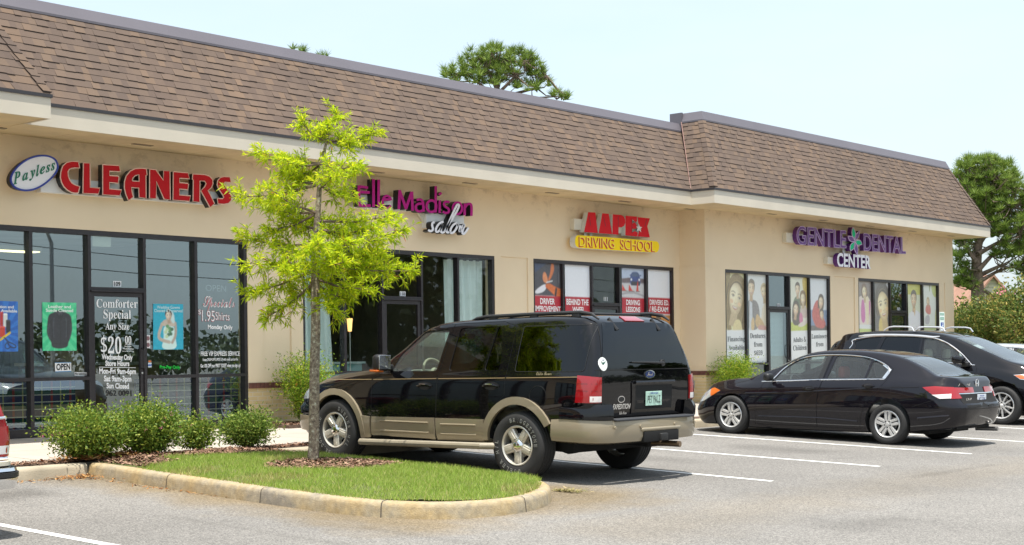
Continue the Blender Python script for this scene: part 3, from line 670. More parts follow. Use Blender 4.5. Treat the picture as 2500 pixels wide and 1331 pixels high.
# storefronts -----------------------------------------------------
def frame_front(kind, Y, x0, mull, x1):
    f = MB(); PG_ = PANE2 if kind in ('salon', 'school') else PANE; d0, d1 = Y + 0.012, Y + 0.13; top = ZH if Y == WY else ZH - 0.03
    f.box(x0, x1, d0, d1, top - 0.072, top, FRAME); f.box(x0, x0 + 0.055, d0, d1, 0, top - 0.072, FRAME); f.box(x1 - 0.06, x1, d0, d1, 0, top - 0.072, FRAME)
    e = [(x0, x0 + 0.055)] + mull + [(x1 - 0.06, x1)]
    for a, b in mull: f.box(a, b, d0 + 0.002, d1, 0, top - 0.072, FRAME)
    o = None; panes = []
    for i in range(5):
        a, b = e[i][1], e[i + 1][0]
        if i == 2:
            f.box(a, b, d0 + 0.001, d1, 2.125, 2.195, FRAME); f.box(a - 0.02, b + 0.02, d0 - 0.03, d0 + 0.001, 2.125, 2.145, FRAME)
            panes.append((a, b, 2.195, top - 0.072))
        else:
            f.box(a, b, d0 + 0.001, d1, 0.812, 0.862, FRAME); f.box(a, b, d0 + 0.001, d1, -0.05, 0.125, FRAME)
            panes.append((a, b, 0.862, top - 0.072)); panes.append((a, b, 0.125, 0.812))
    sf = part(f, 'storefront')
    for a, b, c, d in panes:
        g = MB(); g.quad((a, Y + 0.085, c), (b, Y + 0.085, c), (b, Y + 0.085, d), (a, Y + 0.085, d), PG_); subpart(g, 'pane', sf)
    # door
    a, b = e[2][1] + 0.006, e[3][0] - 0.006; dm = MB(); y0, y1 = Y + 0.03, Y + 0.075; st = 0.055 if kind != 'salon' else 0.075
    dm.box(a, a + st, y0, y1, 0.015, 2.118, FRAME); dm.box(b - st, b, y0, y1, 0.015, 2.118, FRAME); dm.box(a + st, b - st, y0, y1, 2.055, 2.118, FRAME); dm.box(a + st, b - st, y0, y1, 0.015, 0.20, FRAME)
    dr = part(dm, 'door')
    g = MB(); g.quad((a + st, Y + 0.052, 0.2), (b - st, Y + 0.052, 0.2), (b - st, Y + 0.052, 2.055), (a + st, Y + 0.052, 2.055), PG_); subpart(g, 'pane', dr)
    h = MB(); hx = b - st / 2
    h.tube([(hx, y0, 1.28), (hx, y0 - 0.05, 1.26), (hx - 0.01, y0 - 0.055, 1.1), (hx, y0 - 0.05, 0.98), (hx, y0, 0.96)], 0.011, FRAME, 8); h.lathe([(0.0, y0 - 0.008), (0.016, y0 - 0.008), (0.016, y0)], pm('lock_steel', (0.6, 0.6, 0.58), 0.3, metal=1), 12, 'y', (hx, 0, 0.90)); subpart(h, 'handle', dr)
    hg = MB()
    for z in (0.35, 1.15, 1.95): hg.box(a - 0.012, a + 0.012, y0 - 0.012, y0, z - 0.06, z + 0.06, FRAME)
    subpart(hg, 'hinge', dr)
    return sf, dr
def subpart(mb, name, parent, smooth=None):
    o = mb.build(name, smooth=smooth); o.parent = parent; return o
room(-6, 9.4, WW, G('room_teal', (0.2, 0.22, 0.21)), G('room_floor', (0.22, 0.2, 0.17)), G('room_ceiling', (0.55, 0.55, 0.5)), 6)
STORE = []
for kind, Y, x0, mull, x1 in FRONTS: STORE.append(frame_front(kind, Y, x0, mull, x1))
# ================================================================== signs, window lettering, posters, shop interiors
def thing(name, loc, label, cat, group=None, rot=None):
    return tag(empty(name, loc, rot=rot), label, cat, group)
def put(mb, name, parent, smooth=None):
    """mesh in world coordinates under an unrotated top-level empty"""
    o = mb.build(name, smooth=smooth); o.parent = parent; o.matrix_parent_inverse = Matrix.Translation(parent.location).inverted(); return o
def lone(mb, name, label, cat, group=None, smooth=None):
    """single-mesh thing: origin moved to its lowest middle point"""
    A = np.array(mb.v); c = Vector(((A[:, 0].min() + A[:, 0].max()) / 2, (A[:, 1].min() + A[:, 1].max()) / 2, A[:, 2].min()))
    mb.v = [tuple(Vector(v) - c) for v in mb.v]; o = mb.build(name, smooth=smooth); o.location = c
    return tag(o, label, cat, group)
def trim_tube(mb, pts, r, mat):
    mb.tube(list(pts) + [pts[0]], r, mat, 5, cap=False)
BLK = pm('sign_return_black', (0.012, 0.012, 0.014), 0.4)
RACE = pm('raceway_paint', (0.70, 0.66, 0.55), 0.6); RACEW = pm('raceway_white', (0.78, 0.78, 0.76), 0.55)
FY = WY - 0.24
def pxpoly(pts, sc, ox, oy, Y): return [Vector(onY(x / sc + ox, y / sc + oy, Y)) for x, y in pts]
def channel(pts, face, side, trim=None, Yd=0.12, hole=None):
    m = MB()
    if hole:
        k = len(pts); tris = geometry.tessellate_polygon([pts, hole]); al = list(pts) + list(hole)
        m.add(al, [tuple(t) for t in tris], face); D = Vector((0, Yd, 0))
        for lp in (pts, hole):
            n = len(lp); m.add(list(lp) + [p + D for p in lp], [(i, (i + 1) % n, n + (i + 1) % n, n + i) for i in range(n)], side)
    else: m.prism(pts, (0, Yd, 0), face, side)
    if trim: trim_tube(m, pts, 0.009, trim); trim_tube(m, hole, 0.009, trim) if hole else None
    return m
# --- sign of the cleaners
RED = pm('sign_red_face', rgb(186, 14, 24), 0.5, spec=0.2); TRIM = pm('sign_trim_cap', (0.72, 0.50, 0.40), 0.4)
sg = thing('shop_sign', onY(290, 470, WY), 'red channel letter sign reading Payless CLEANERS with white oval at left', 'sign')
C1 = lambda p, Y=FY: pxpoly(p, 4.032, 0, 350, Y)
L_C = [(772, 180), (710, 176), (655, 188), (615, 225), (597, 285), (593, 335), (603, 380), (625, 425), (660, 460), (700, 483), (735, 491), (770, 488), (785, 425), (742, 412), (708, 392), (685, 360), (671, 318), (668, 280), (682, 256), (705, 246), (735, 243), (783, 243)]
L_L = [(820, 190), (886, 196), (888, 435), (983, 440), (970, 500), (815, 492)]
L_E = [(1010, 208), (1172, 218), (1184, 280), (1078, 275), (1078, 316), (1160, 322), (1172, 335), (1163, 394), (1078, 386), (1078, 448), (1196, 458), (1178, 518), (1010, 506)]
L_A = [(1440, 250), (1448, 312), (1436, 318), (1438, 540), (1368, 533), (1365, 441), (1294, 436), (1300, 480), (1312, 530), (1265, 566), (1238, 505), (1223, 440), (1223, 380), (1240, 322), (1280, 272), (1330, 248), (1400, 244)]
H_A = [(1300, 370), (1308, 341), (1332, 317), (1366, 309), (1368, 375)]
L_N = [(1472, 253), (1532, 258), (1606, 362), (1610, 268), (1672, 274), (1676, 556), (1614, 550), (1538, 376), (1537, 545), (1470, 540)]
L_E2 = [(1705, 277), (1850, 290), (1865, 350), (1766, 345), (1766, 386), (1845, 393), (1856, 402), (1848, 458), (1766, 450), (1766, 508), (1875, 517), (1863, 572), (1702, 558)]
L_R = [(1897, 300), (2010, 306), (2062, 322), (2093, 356), (2096, 398), (2080, 438), (2048, 464), (2112, 593), (2066, 632), (1976, 468), (2010, 432), (2028, 397), (2015, 374), (1968, 369), (1966, 580), (1899, 572), (1902, 362), (1893, 355)]
L_S = [(2265, 330), (2273, 386), (2212, 384), (2203, 398), (2222, 428), (2258, 478), (2281, 528), (2276, 563), (2250, 592), (2205, 601), (2145, 597), (2138, 542), (2190, 545), (2203, 532), (2180, 492), (2150, 448), (2136, 408), (2142, 366), (2166, 337), (2203, 326)]
for pl, ho in ((L_C, None), (L_L, None), (L_E, None), (L_A, H_A), (L_N, None), (L_E2, None), (L_R, None), (L_S, None)):
    put(channel(C1(pl), RED, BLK, TRIM, hole=C1(ho) if ho else None), 'letter', sg)
OV = chaikin([(103, 345), (128, 282), (190, 210), (280, 150), (375, 121), (470, 122), (540, 152), (571, 215), (560, 272), (508, 342), (430, 408), (340, 454), (250, 467), (165, 447), (115, 405)], 2, True)
WHT = pm('sign_white_face', (0.80, 0.81, 0.86), 0.5, spec=0.2); OVB = pm('sign_blue_trim', rgb(25, 50, 150), 0.35)
m = channel(C1(OV), WHT, BLK, None); trim_tube(m, C1(OV), 0.016, OVB); put(m, 'oval_panel', sg)
m = MB(); word = 'Payless'; base_pts = [(135, 402), (205, 368), (262, 372), (330, 342), (372, 314), (392, 310), (452, 288), (498, 272), (545, 262)]
GRN = pm('sign_green_letter', rgb(0, 110, 80), 0.4)
for i, ch in enumerate(word):
    spans = [(128, 200), (215, 275), (285, 345), (352, 385), (388, 442), (448, 492), (497, 540)]; bl = [402, 366, 340, 322, 302, 283, 265]; hs = [105, 62, 90, 98, 62, 62, 62]
    a, b = spans[i]; yb = bl[i]; hh = hs[i] * 0.00158
    if ch == 'y': yb += 28
    l = onY(a / 4.032, 350 + (yb + 4) / 4.032, FY); r = onY(b / 4.032, 350 + (yb - (b - a) * 0.22) / 4.032, FY)
    v, f = glyphs(ch, 'bolditalic', 0.010); A = np.array(v); y0 = A[:, 1].min()
    if y0 < -0.05:
        vv = [(q[0], q[1] - y0, q[2]) for q in v]; _TC[(ch + '_', 'bolditalic', 0.010, 0.0)] = (vv, f); text_on(m, ch + '_', l, r, hh, GRN, style='bolditalic', bold=0.010, off=0.008)
    else: text_on(m, ch, l, r, hh, GRN, style='bolditalic', bold=0.010, off=0.008)
put(m, 'lettering', sg)
def raceway(px, sc, ox, oy, parent, mat=RACE, Y0=WY - 0.115, name='raceway'):
    p = pxpoly(px, sc, ox, oy, Y0); m = MB(); m.prism(p, (0, 0.125, 0), mat); return put(m, name, parent)
raceway([(400, 338), (960, 372), (2150, 480), (2150, 612), (400, 478)], 4.032, 0, 350, sg, RACEW)
# --- sign of the salon
MAG = pm('sign_magenta_face', rgb(176, 22, 128), 0.5, spec=0.2)
ss = thing('shop_sign', onY(1010, 520, WY), 'magenta and white salon sign with black returns reading Elle Madison salon', 'sign')
C2 = lambda p, Y=FY: pxpoly(p, 7.8125, 850, 430, Y)
def arc(cx, cyy, rx, ry, a0, a1, n=14): return [(cx + rx * math.cos(R_(a0 + (a1 - a0) * i / n)), cyy - ry * math.sin(R_(a0 + (a1 - a0) * i / n))) for i in range(n + 1)]
def stroke(paths, w, face, side, parent, Y=FY, conv=C2, name='letter'):
    m = MB(); D = Vector((0, 0.13, 0))
    for k, p in enumerate(paths):
        p = chaikin(p, 2) if len(p) > 2 else [p[0], tuple((x + y) / 2 for x, y in zip(*p)), p[1]]
        L, Rr = ribbon_quads(p, w); Lw, Rw = conv([tuple(q) for q in L], Y - 0.0007 * k), conv([tuple(q) for q in Rr], Y - 0.0007 * k); n = len(Lw)
        m.add(Lw + Rw, [(i, i + 1, n + i + 1, n + i) for i in range(n - 1)], face)
        lp = Lw + list(reversed(Rw)); q = len(lp); m.add(lp + [v + D for v in lp], [(i, (i + 1) % q, q + (i + 1) % q, q + i) for i in range(q)], side)
    return put(m, name, parent)
w = 52
stroke([[(205, 175), (212, 575)], [(190, 200), (280, 205), (378, 222)], [(205, 300), (300, 308), (415, 312)], [(195, 550), (300, 570), (430, 562)]], w, MAG, BLK, ss)
stroke([[(484, 55), (485, 590)]], w, MAG, BLK, ss); stroke([[(584, 65), (580, 600)]], w, MAG, BLK, ss)
stroke([[(670, 440), (740, 448), (822, 440)], arc(740, 495, 82, 118, 15, 300, 20) + [(815, 560)]], w - 6, MAG, BLK, ss)
stroke([[(985, 265), (968, 630)], [(980, 270), (1108, 630)], [(1100, 630), (1212, 300)], [(1218, 295), (1228, 660)]], w, MAG, BLK, ss)
stroke([arc(1365, 600, 78, 75, 60, 400, 20), [(1305, 460), (1370, 435), (1430, 480), (1440, 680)]], w - 6, MAG, BLK, ss)
stroke([arc(1590, 575, 92, 112, 30, 380, 22), [(1672, 190), (1670, 695)]], w - 6, MAG, BLK, ss)
stroke([[(1748, 460), (1745, 705)], [(1735, 360), (1760, 335), (1785, 320)]], w - 8, MAG, BLK, ss)
stroke([[(1935, 500), (1870, 480), (1822, 520), (1840, 580), (1920, 620), (1925, 690), (1860, 710), (1805, 675)]], w - 8, MAG, BLK, ss)
stroke([arc(2085, 615, 88, 112, 0, 360, 24)], w - 8, MAG, BLK, ss)
stroke([[(2225, 520), (2222, 750)], [(2228, 600), (2280, 525), (2345, 530), (2358, 600), (2352, 760)]], w - 6, MAG, BLK, ss)
SY = FY - 0.012
stroke([[(1650, 880), (1605, 890), (1600, 950), (1625, 1010), (1585, 1060), (1525, 1030)]], 42, WHT, BLK, ss, SY)
stroke([[(1820, 870), (1745, 890), (1670, 1000), (1675, 1070), (1730, 1060), (1790, 960), (1800, 910), (1765, 1030), (1785, 1090), (1840, 1060)]], 40, WHT, BLK, ss, SY)
stroke([[(1840, 1060), (1930, 900), (2060, 700), (2125, 560), (2085, 530), (2030, 640), (1930, 860), (1870, 1030), (1890, 1085), (1945, 1060)]], 40, WHT, BLK, ss, SY)
stroke([[(2075, 890), (2000, 930), (1940, 1040), (1965, 1100), (2030, 1060), (2090, 950), (2080, 900), (2110, 960)]], 40, WHT, BLK, ss, SY)
stroke([[(2140, 940), (2115, 1100), (2200, 930), (2225, 920), (2170, 1080), (2200, 1115), (2250, 1060), (2295, 985)]], 40, WHT, BLK, ss, SY)
raceway([(235, 360), (860, 400), (860, 650), (100, 590)], 7.8125, 850, 430, ss, RACEW); raceway([(850, 430), (1700, 560), (1700, 690), (850, 660)], 7.8125, 850, 430, ss, RACE, WY - 0.113)
raceway([(1490, 700), (2210, 760), (2210, 960), (1490, 990)], 7.8125, 850, 430, ss, RACEW, WY - 0.117)
m = MB(); p = C2([(1340, 705), (1490, 720), (1490, 960)], WY - 0.06); m.prism(p, (0, 0.05, 0), RACE); put(m, 'bracket', ss)
# --- sign of the driving school
PALE = pm('sign_return_pale', (0.66, 0.66, 0.62), 0.5); YEL = pm('sign_yellow_face', rgb(250, 215, 10), 0.5, spec=0.2); RED2 = pm('sign_red_acrylic', rgb(205, 12, 28), 0.5, spec=0.2)
sa_ = thing('shop_sign', onY(1500, 570, WY), 'red AAPEX letters over a yellow DRIVING SCHOOL pill sign', 'sign')
C3 = lambda p, Y=FY + 0.02: pxpoly(p, 4.4375, 1280, 500, Y)
SLIT = pm('sign_slit', (0.22, 0.01, 0.02), 0.5)
for pl, sl in (([(693, 80), (770, 85), (797, 308), (647, 296)], [(700, 120), (706, 121), (722, 224), (716, 226)]), ([(845, 92), (915, 98), (952, 319), (805, 309)], [(856, 128), (862, 129), (885, 235), (879, 236)]),
               ([(958, 103), (1050, 112), (1078, 126), (1093, 158), (1095, 195), (1082, 228), (1055, 245), (1022, 243), (1020, 326), (954, 319)], [(1016, 128), (1022, 128), (1021, 240), (1015, 240)]),
               ([(1097, 118), (1222, 130), (1222, 178), (1208, 190), (1170, 160), (1168, 205), (1200, 190), (1222, 230), (1215, 258), (1170, 262), (1170, 300), (1200, 285), (1228, 300), (1226, 345), (1095, 333)], [(1165, 150), (1171, 150), (1169, 310), (1163, 310)]),
               ([(1226, 134), (1362, 148), (1333, 232), (1361, 355), (1228, 344), (1246, 275), (1272, 268), (1240, 230)], [(1322, 160), (1328, 161), (1308, 240), (1302, 240)])):
    m = channel(C3(pl), RED2, PALE); p = C3(sl, FY + 0.017); m.add(p, [(0, 1, 2, 3)], SLIT); put(m, 'letter', sa_)
m = MB(); m.add(C3([(1240, 205), (1252, 238), (1278, 243), (1258, 262), (1268, 300), (1243, 275), (1218, 290), (1228, 255), (1210, 235), (1234, 236)], FY + 0.012), [tuple(range(10))], PALE); put(m, 'star', sa_)
pill = chaikin([(590, 328), (1410, 392), (1450, 402), (1463, 440), (1460, 480), (1445, 512), (1410, 520), (600, 470), (562, 455), (548, 415), (552, 360), (565, 335)], 2, True)
m = MB(); p = C3(pill, FY); m.prism(p, (0, 0.14, 0), YEL, PALE); put(m, 'pill_panel', sa_)
m = MB(); RED3 = pm('sign_red_letter', rgb(196, 30, 16), 0.4); YL2 = pm('sign_yellow_highlight', rgb(252, 222, 60), 0.4)
for txt, a, b, h in (('DRIVING', (588, 455), (972, 478), 108), ('SCHOOL', (1035, 483), (1412, 512), 112)):
    l, r = [onY(q[0] / 4.4375 + 1280, q[1] / 4.4375 + 500, FY) for q in (a, b)]
    text_on(m, txt, l, r, h * 0.0019, RED3, bold=0.022, off=0.003)
    text_on(m, txt, Vector(l) + Vector((0.028, 0, 0.014)), Vector(r) + Vector((0.028, 0, 0.014)), h * 0.0019, YL2, bold=0.0, off=0.006)
put(m, 'lettering', sa_)
raceway([(540, 150), (1280, 215), (1280, 330), (540, 268)], 4.4375, 1280, 500, sa_); 
m = MB()
for x in (655, 715, 1190): p = C3([(x, 300), (x + 22, 302), (x + 22, 352), (x, 350)], WY - 0.1); m.prism(p, (0, 0.02, 0), PALE)
put(m, 'bracket', sa_)
# --- sign of the dental office
PUR = pm('sign_purple_face', rgb(112, 78, 140), 0.5, spec=0.2); PURS = pm('sign_purple_return', rgb(92, 42, 118), 0.4); LIL = pm('sign_lilac_trim', rgb(196, 176, 214), 0.4); TEAL = pm('sign_teal_petal', rgb(0, 190, 130), 0.5, spec=0.2)
sd_ = thing('shop_sign', onY(2075, 600, WW), 'purple GENTLE DENTAL CENTER sign with a green and purple flower', 'sign')
DY = WW - 0.24
def C4(p, Y=DY): return pxpoly(p, 8.0645, 1920, 540, Y)
def text_letters(txt, left, right, height, face, side, parent, rim=None, depth=0.12, bold=0.02, rimw=0.014):
    v, f = glyphs(txt, None, bold); A = np.array(v); par = list(range(len(v)))
    def find(i):
        while par[i] != i: par[i] = par[par[i]]; i = par[i]
        return i
    for t in f:
        for q in t[1:]: par[find(q)] = find(t[0])
    groups = {}
    for t in f: groups.setdefault(find(t[0]), []).append(t)
    x0, x1, y1 = A[:, 0].min(), A[:, 0].max(), A[:, 1].max(); L = Vector(left); Dv = Vector(right) - L
    W3 = lambda q: L + Dv * ((q[0] - x0) / (x1 - x0)) + Vector((0, 0, max(q[1], 0) / y1 * height))
    for key, fs in sorted(groups.items(), key=lambda kv: min(A[i, 0] for t in kv[1] for i in t)):
        ids = sorted({i for t in fs for i in t}); mp_ = {i: k for k, i in enumerate(ids)}; pts = [W3(v[i]) for i in ids]; m = MB()
        ff = [tuple(mp_[i] for i in t) for t in fs]; m.add(pts, ff, face); cnt = {}
        for t in ff:
            for a, b in zip(t, t[1:] + t[:1]):
                if (b, a) in cnt: del cnt[(b, a)]
                else: cnt[(a, b)] = 1
        k = len(pts); m.add(pts + [p + Vector((0, depth, 0)) for p in pts], [(a, b, b + k, a + k) for a, b in cnt], side)
        if rim:
            for a, b in cnt:
                m.tube([pts[a] + Vector((0, -0.002, 0)), pts[b] + Vector((0, -0.002, 0))], rimw * 0.5, rim, 4, cap=False)
        put(m, 'letter', parent)
g0 = C4([(205, 452), (1175, 533)]); text_letters('GENTLE', g0[0], g0[1], 0.445, PUR, PURS, sd_, LIL, bold=0.014)
g0 = C4([(1525, 578), (2350, 645)]); text_letters('DENTAL', g0[0], g0[1], 0.445, PUR, PURS, sd_, LIL, bold=0.014)
g0 = C4([(1000, 890), (1665, 940)]); text_letters('CENTER', g0[0], g0[1], 0.345, WHT, PURS, sd_, None, bold=0.03)
for (x0_, y0_, x1_, y1_, w_, mt) in ((1345, 385, 1305, 118, 75, TEAL), (1345, 385, 1438, 192, 66, PUR), (1345, 400, 1210, 295, 95, PUR), (1360, 395, 1490, 455, 105, TEAL), (1340, 410, 1258, 590, 92, TEAL), (1350, 410, 1392, 665, 68, PUR)):
    a, b = Vector((x0_, y0_)), Vector((x1_, y1_)); d = b - a; n = Vector((-d.y, d.x)).normalized(); o = []
    for i in range(11):
        t = i / 10; o.append(tuple(a + d * t + n * w_ * 0.5 * math.sin(math.pi * t ** 0.9)))
    o += [tuple(a + d * (1 - i / 10) - n * w_ * 0.5 * math.sin(math.pi * (1 - i / 10) ** 0.9)) for i in range(1, 10)]
    m = channel(C4(o, DY - 0.03), mt, PURS, None, 0.13); trim_tube(m, C4(o, DY - 0.032), 0.011, LIL); put(m, 'petal', sd_)
raceway([(0, 225), (2150, 420), (2150, 560), (0, 415)], 8.0645, 1920, 540, sd_, RACE, WW - 0.115); raceway([(810, 705), (1640, 790), (1640, 905), (810, 838)], 8.0645, 1920, 540, sd_, RACE, WW - 0.115)
m = MB(); p = C4([(1115, 540), (1160, 542), (1160, 660), (1112, 655)], WW - 0.1); m.prism(p, (0, 0.03, 0), RACEW); put(m, 'bracket', sd_)

# ------------------------------------------------------------------ posters and prints
PRINT = bpy.data.materials.new('photo_print'); PRINT.use_nodes = True
_a = PRINT.node_tree.nodes.new('ShaderNodeAttribute'); _a.attribute_name = 'ink'; PRINT.node_tree.links.new(_a.outputs['Color'], PRINT.node_tree.nodes['Principled BSDF'].inputs['Base Color']); PRINT.node_tree.nodes['Principled BSDF'].inputs['Roughness'].default_value = 0.35
class Sheet:
    """flat print; local units: width 1, height H, origin bottom left; the picture is inked on a fine grid with soft edges"""
    def __init__(s, tl, tr, br, bl, Y, n=72, soft=1):
        s.c = [Vector(onY(*p, Y)) for p in (bl, br, tr, tl)]; s.H = (s.c[3] - s.c[0]).length / (s.c[1] - s.c[0]).length; s.m = MB(); s.k = 0; s.W = (s.c[1] - s.c[0]).length
        s.n = n; s.r = max(4, int(n * s.H)); gx, gy = np.meshgrid(np.linspace(0, 1, s.n + 1), np.linspace(0, s.H, s.r + 1)); s.gx, s.gy = gx, gy; s.img = np.ones(gx.shape + (3,)) * 0.8; s.soft = soft
    def P(s, x, y, off=None):
        y = y / s.H; a = s.c[0].lerp(s.c[1], x); b = s.c[3].lerp(s.c[2], x); q = a.lerp(b, y); return q + Vector((0, -0.003, 0))
    def poly(s, pts, col):
        A = np.array(pts); lo = A.min(0) - 0.06; hi = A.max(0) + 0.06; st = 1.0 / s.n
        i0, i1 = max(0, int(lo[0] / st)), min(s.n + 1, int(hi[0] / st) + 2); j0, j1 = max(0, int(lo[1] / st)), min(s.r + 1, int(hi[1] / (s.H / s.r)) + 2)
        if i1 <= i0 or j1 <= j0: return s
        x = s.gx[j0:j1, i0:i1]; y = s.gy[j0:j1, i0:i1]; acc = np.zeros(x.shape)
        for ox, oy in ((-.25, -.25), (.25, -.25), (-.25, .25), (.25, .25)):
            xx, yy = x + ox * st, y + oy * st; c = np.zeros(x.shape, bool); k = len(A)
            for i in range(k):
                (x1, y1), (x2, y2) = A[i], A[(i + 1) % k]
                if y1 == y2: continue
                c ^= ((y1 > yy) != (y2 > yy)) & (xx < (x2 - x1) * (yy - y1) / (y2 - y1) + x1)
            acc += c
        m = acc / 4.0
        for _ in range(s.soft):
            p = np.pad(m, 1, mode='edge'); m = (p[:-2, 1:-1] + p[2:, 1:-1] + p[1:-1, :-2] + p[1:-1, 2:] + 2 * m) / 6
        s.img[j0:j1, i0:i1] = s.img[j0:j1, i0:i1] * (1 - m[..., None]) + np.array([lin(v) for v in col]) * m[..., None]; return s
    def rect(s, x0, x1, y0, y1, col): return s.poly([(x0 - (.1 if x0 <= 0 else 0), y0 - (.1 if y0 <= 0 else 0)), (x1 + (.1 if x1 >= 1 else 0), y0 - (.1 if y0 <= 0 else 0)), (x1 + (.1 if x1 >= 1 else 0), y1 + (.1 if y1 >= s.H - 1e-6 else 0)), (x0 - (.1 if x0 <= 0 else 0), y1 + (.1 if y1 >= s.H - 1e-6 else 0))], col)
    def ell(s, cx, cyy, rx, ry, col, rot=0, a0=0, a1=360, n=28):
        c, sn = math.cos(R_(rot)), math.sin(R_(rot)); o = []
        for i in range(n + (0 if a1 - a0 >= 360 else 1)):
            t = R_(a0 + (a1 - a0) * i / n); x, y = rx * math.cos(t), ry * math.sin(t); o.append((cx + x * c - y * sn, cyy + x * sn + y * c))
        return s.poly(o, col)
    def stroke(s, pts, w, col): return s.poly(ribbon(chaikin(pts, 2) if len(pts) > 2 else pts, w), col)
    def blob(s, pts, col): return s.poly(chaikin(pts, 2, True), col)
    def text(s, t, x0, x1, y, h, col, style=None, bold=0.01):
        text_on(s.m, t, s.P(x0, y), s.P(x1, y), h * s.W, ink(*col), style=style, bold=bold); return s
    def done(s, name, label, cat, group=None, grain=0.05):
        fade = 0.20 if group == PGRP else 0.04
        lum = s.img.mean(2, keepdims=True); g = RNG.normal(size=s.img.shape[:2])
        for _ in range(2): p = np.pad(g, 1, mode='edge'); g = (p[:-2, 1:-1] + p[2:, 1:-1] + p[1:-1, :-2] + p[1:-1, 2:] + g) / 5
        w_ = np.clip(1.2 - 1.3 * lum[..., 0], 0.12, 1); s.img = s.img * (1 - fade) + fade * np.array([0.80, 0.80, 0.72]); s.img = np.clip(s.img * (1 + grain * 3.2 * (g * w_)[..., None]), 0, 0.95)
        ny, nx = s.gx.shape; base = len(s.m.v); V = []
        c0, c1, c2_, c3 = [np.array(v) for v in s.c]; u = s.gx[..., None]; v = (s.gy / s.H)[..., None]; G_ = (c0 * (1 - u) + c1 * u) * (1 - v) + (c3 * (1 - u) + c2_ * u) * v
        idx = np.arange(ny * nx).reshape(ny, nx); F = np.stack([idx[:-1, :-1], idx[:-1, 1:], idx[1:, 1:], idx[1:, :-1]], -1).reshape(-1, 4)
        s.m.add([tuple(q) for q in G_.reshape(-1, 3)], [tuple(q) for q in F.tolist()], PRINT); col = np.ones((len(s.m.v), 4)); col[base:, :3] = s.img.reshape(-1, 3)
        A = np.array(s.m.v); c = Vector(((A[:, 0].min() + A[:, 0].max()) / 2, (A[:, 1].min() + A[:, 1].max()) / 2, A[:, 2].min())); s.m.v = [tuple(q) for q in (A - np.array(c))]
        o = s.m.build(name, recalc=False); o.location = c; at_ = o.data.color_attributes.new('ink', 'FLOAT_COLOR', 'POINT'); at_.data.foreach_set('color', col.reshape(-1)); return tag(o, label, cat, group)
def clip(pts, x0, x1, y0, y1):
    for ax, lim, sg_ in ((0, x0, 1), (0, x1, -1), (1, y0, 1), (1, y1, -1)):
        o = []; n = len(pts)
        for i in range(n):
            a, b = pts[i], pts[(i + 1) % n]; ia, ib = (a[ax] - lim) * sg_ >= 0, (b[ax] - lim) * sg_ >= 0
            if ia: o.append(a)
            if ia != ib:
                t = (lim - a[ax]) / (b[ax] - a[ax]); o.append((a[0] + (b[0] - a[0]) * t, a[1] + (b[1] - a[1]) * t))
        pts = o
        if not pts: return []
    return pts
def mixc(a, b, t): return tuple(int(round(x + (y - x) * t)) for x, y in zip(a, b))
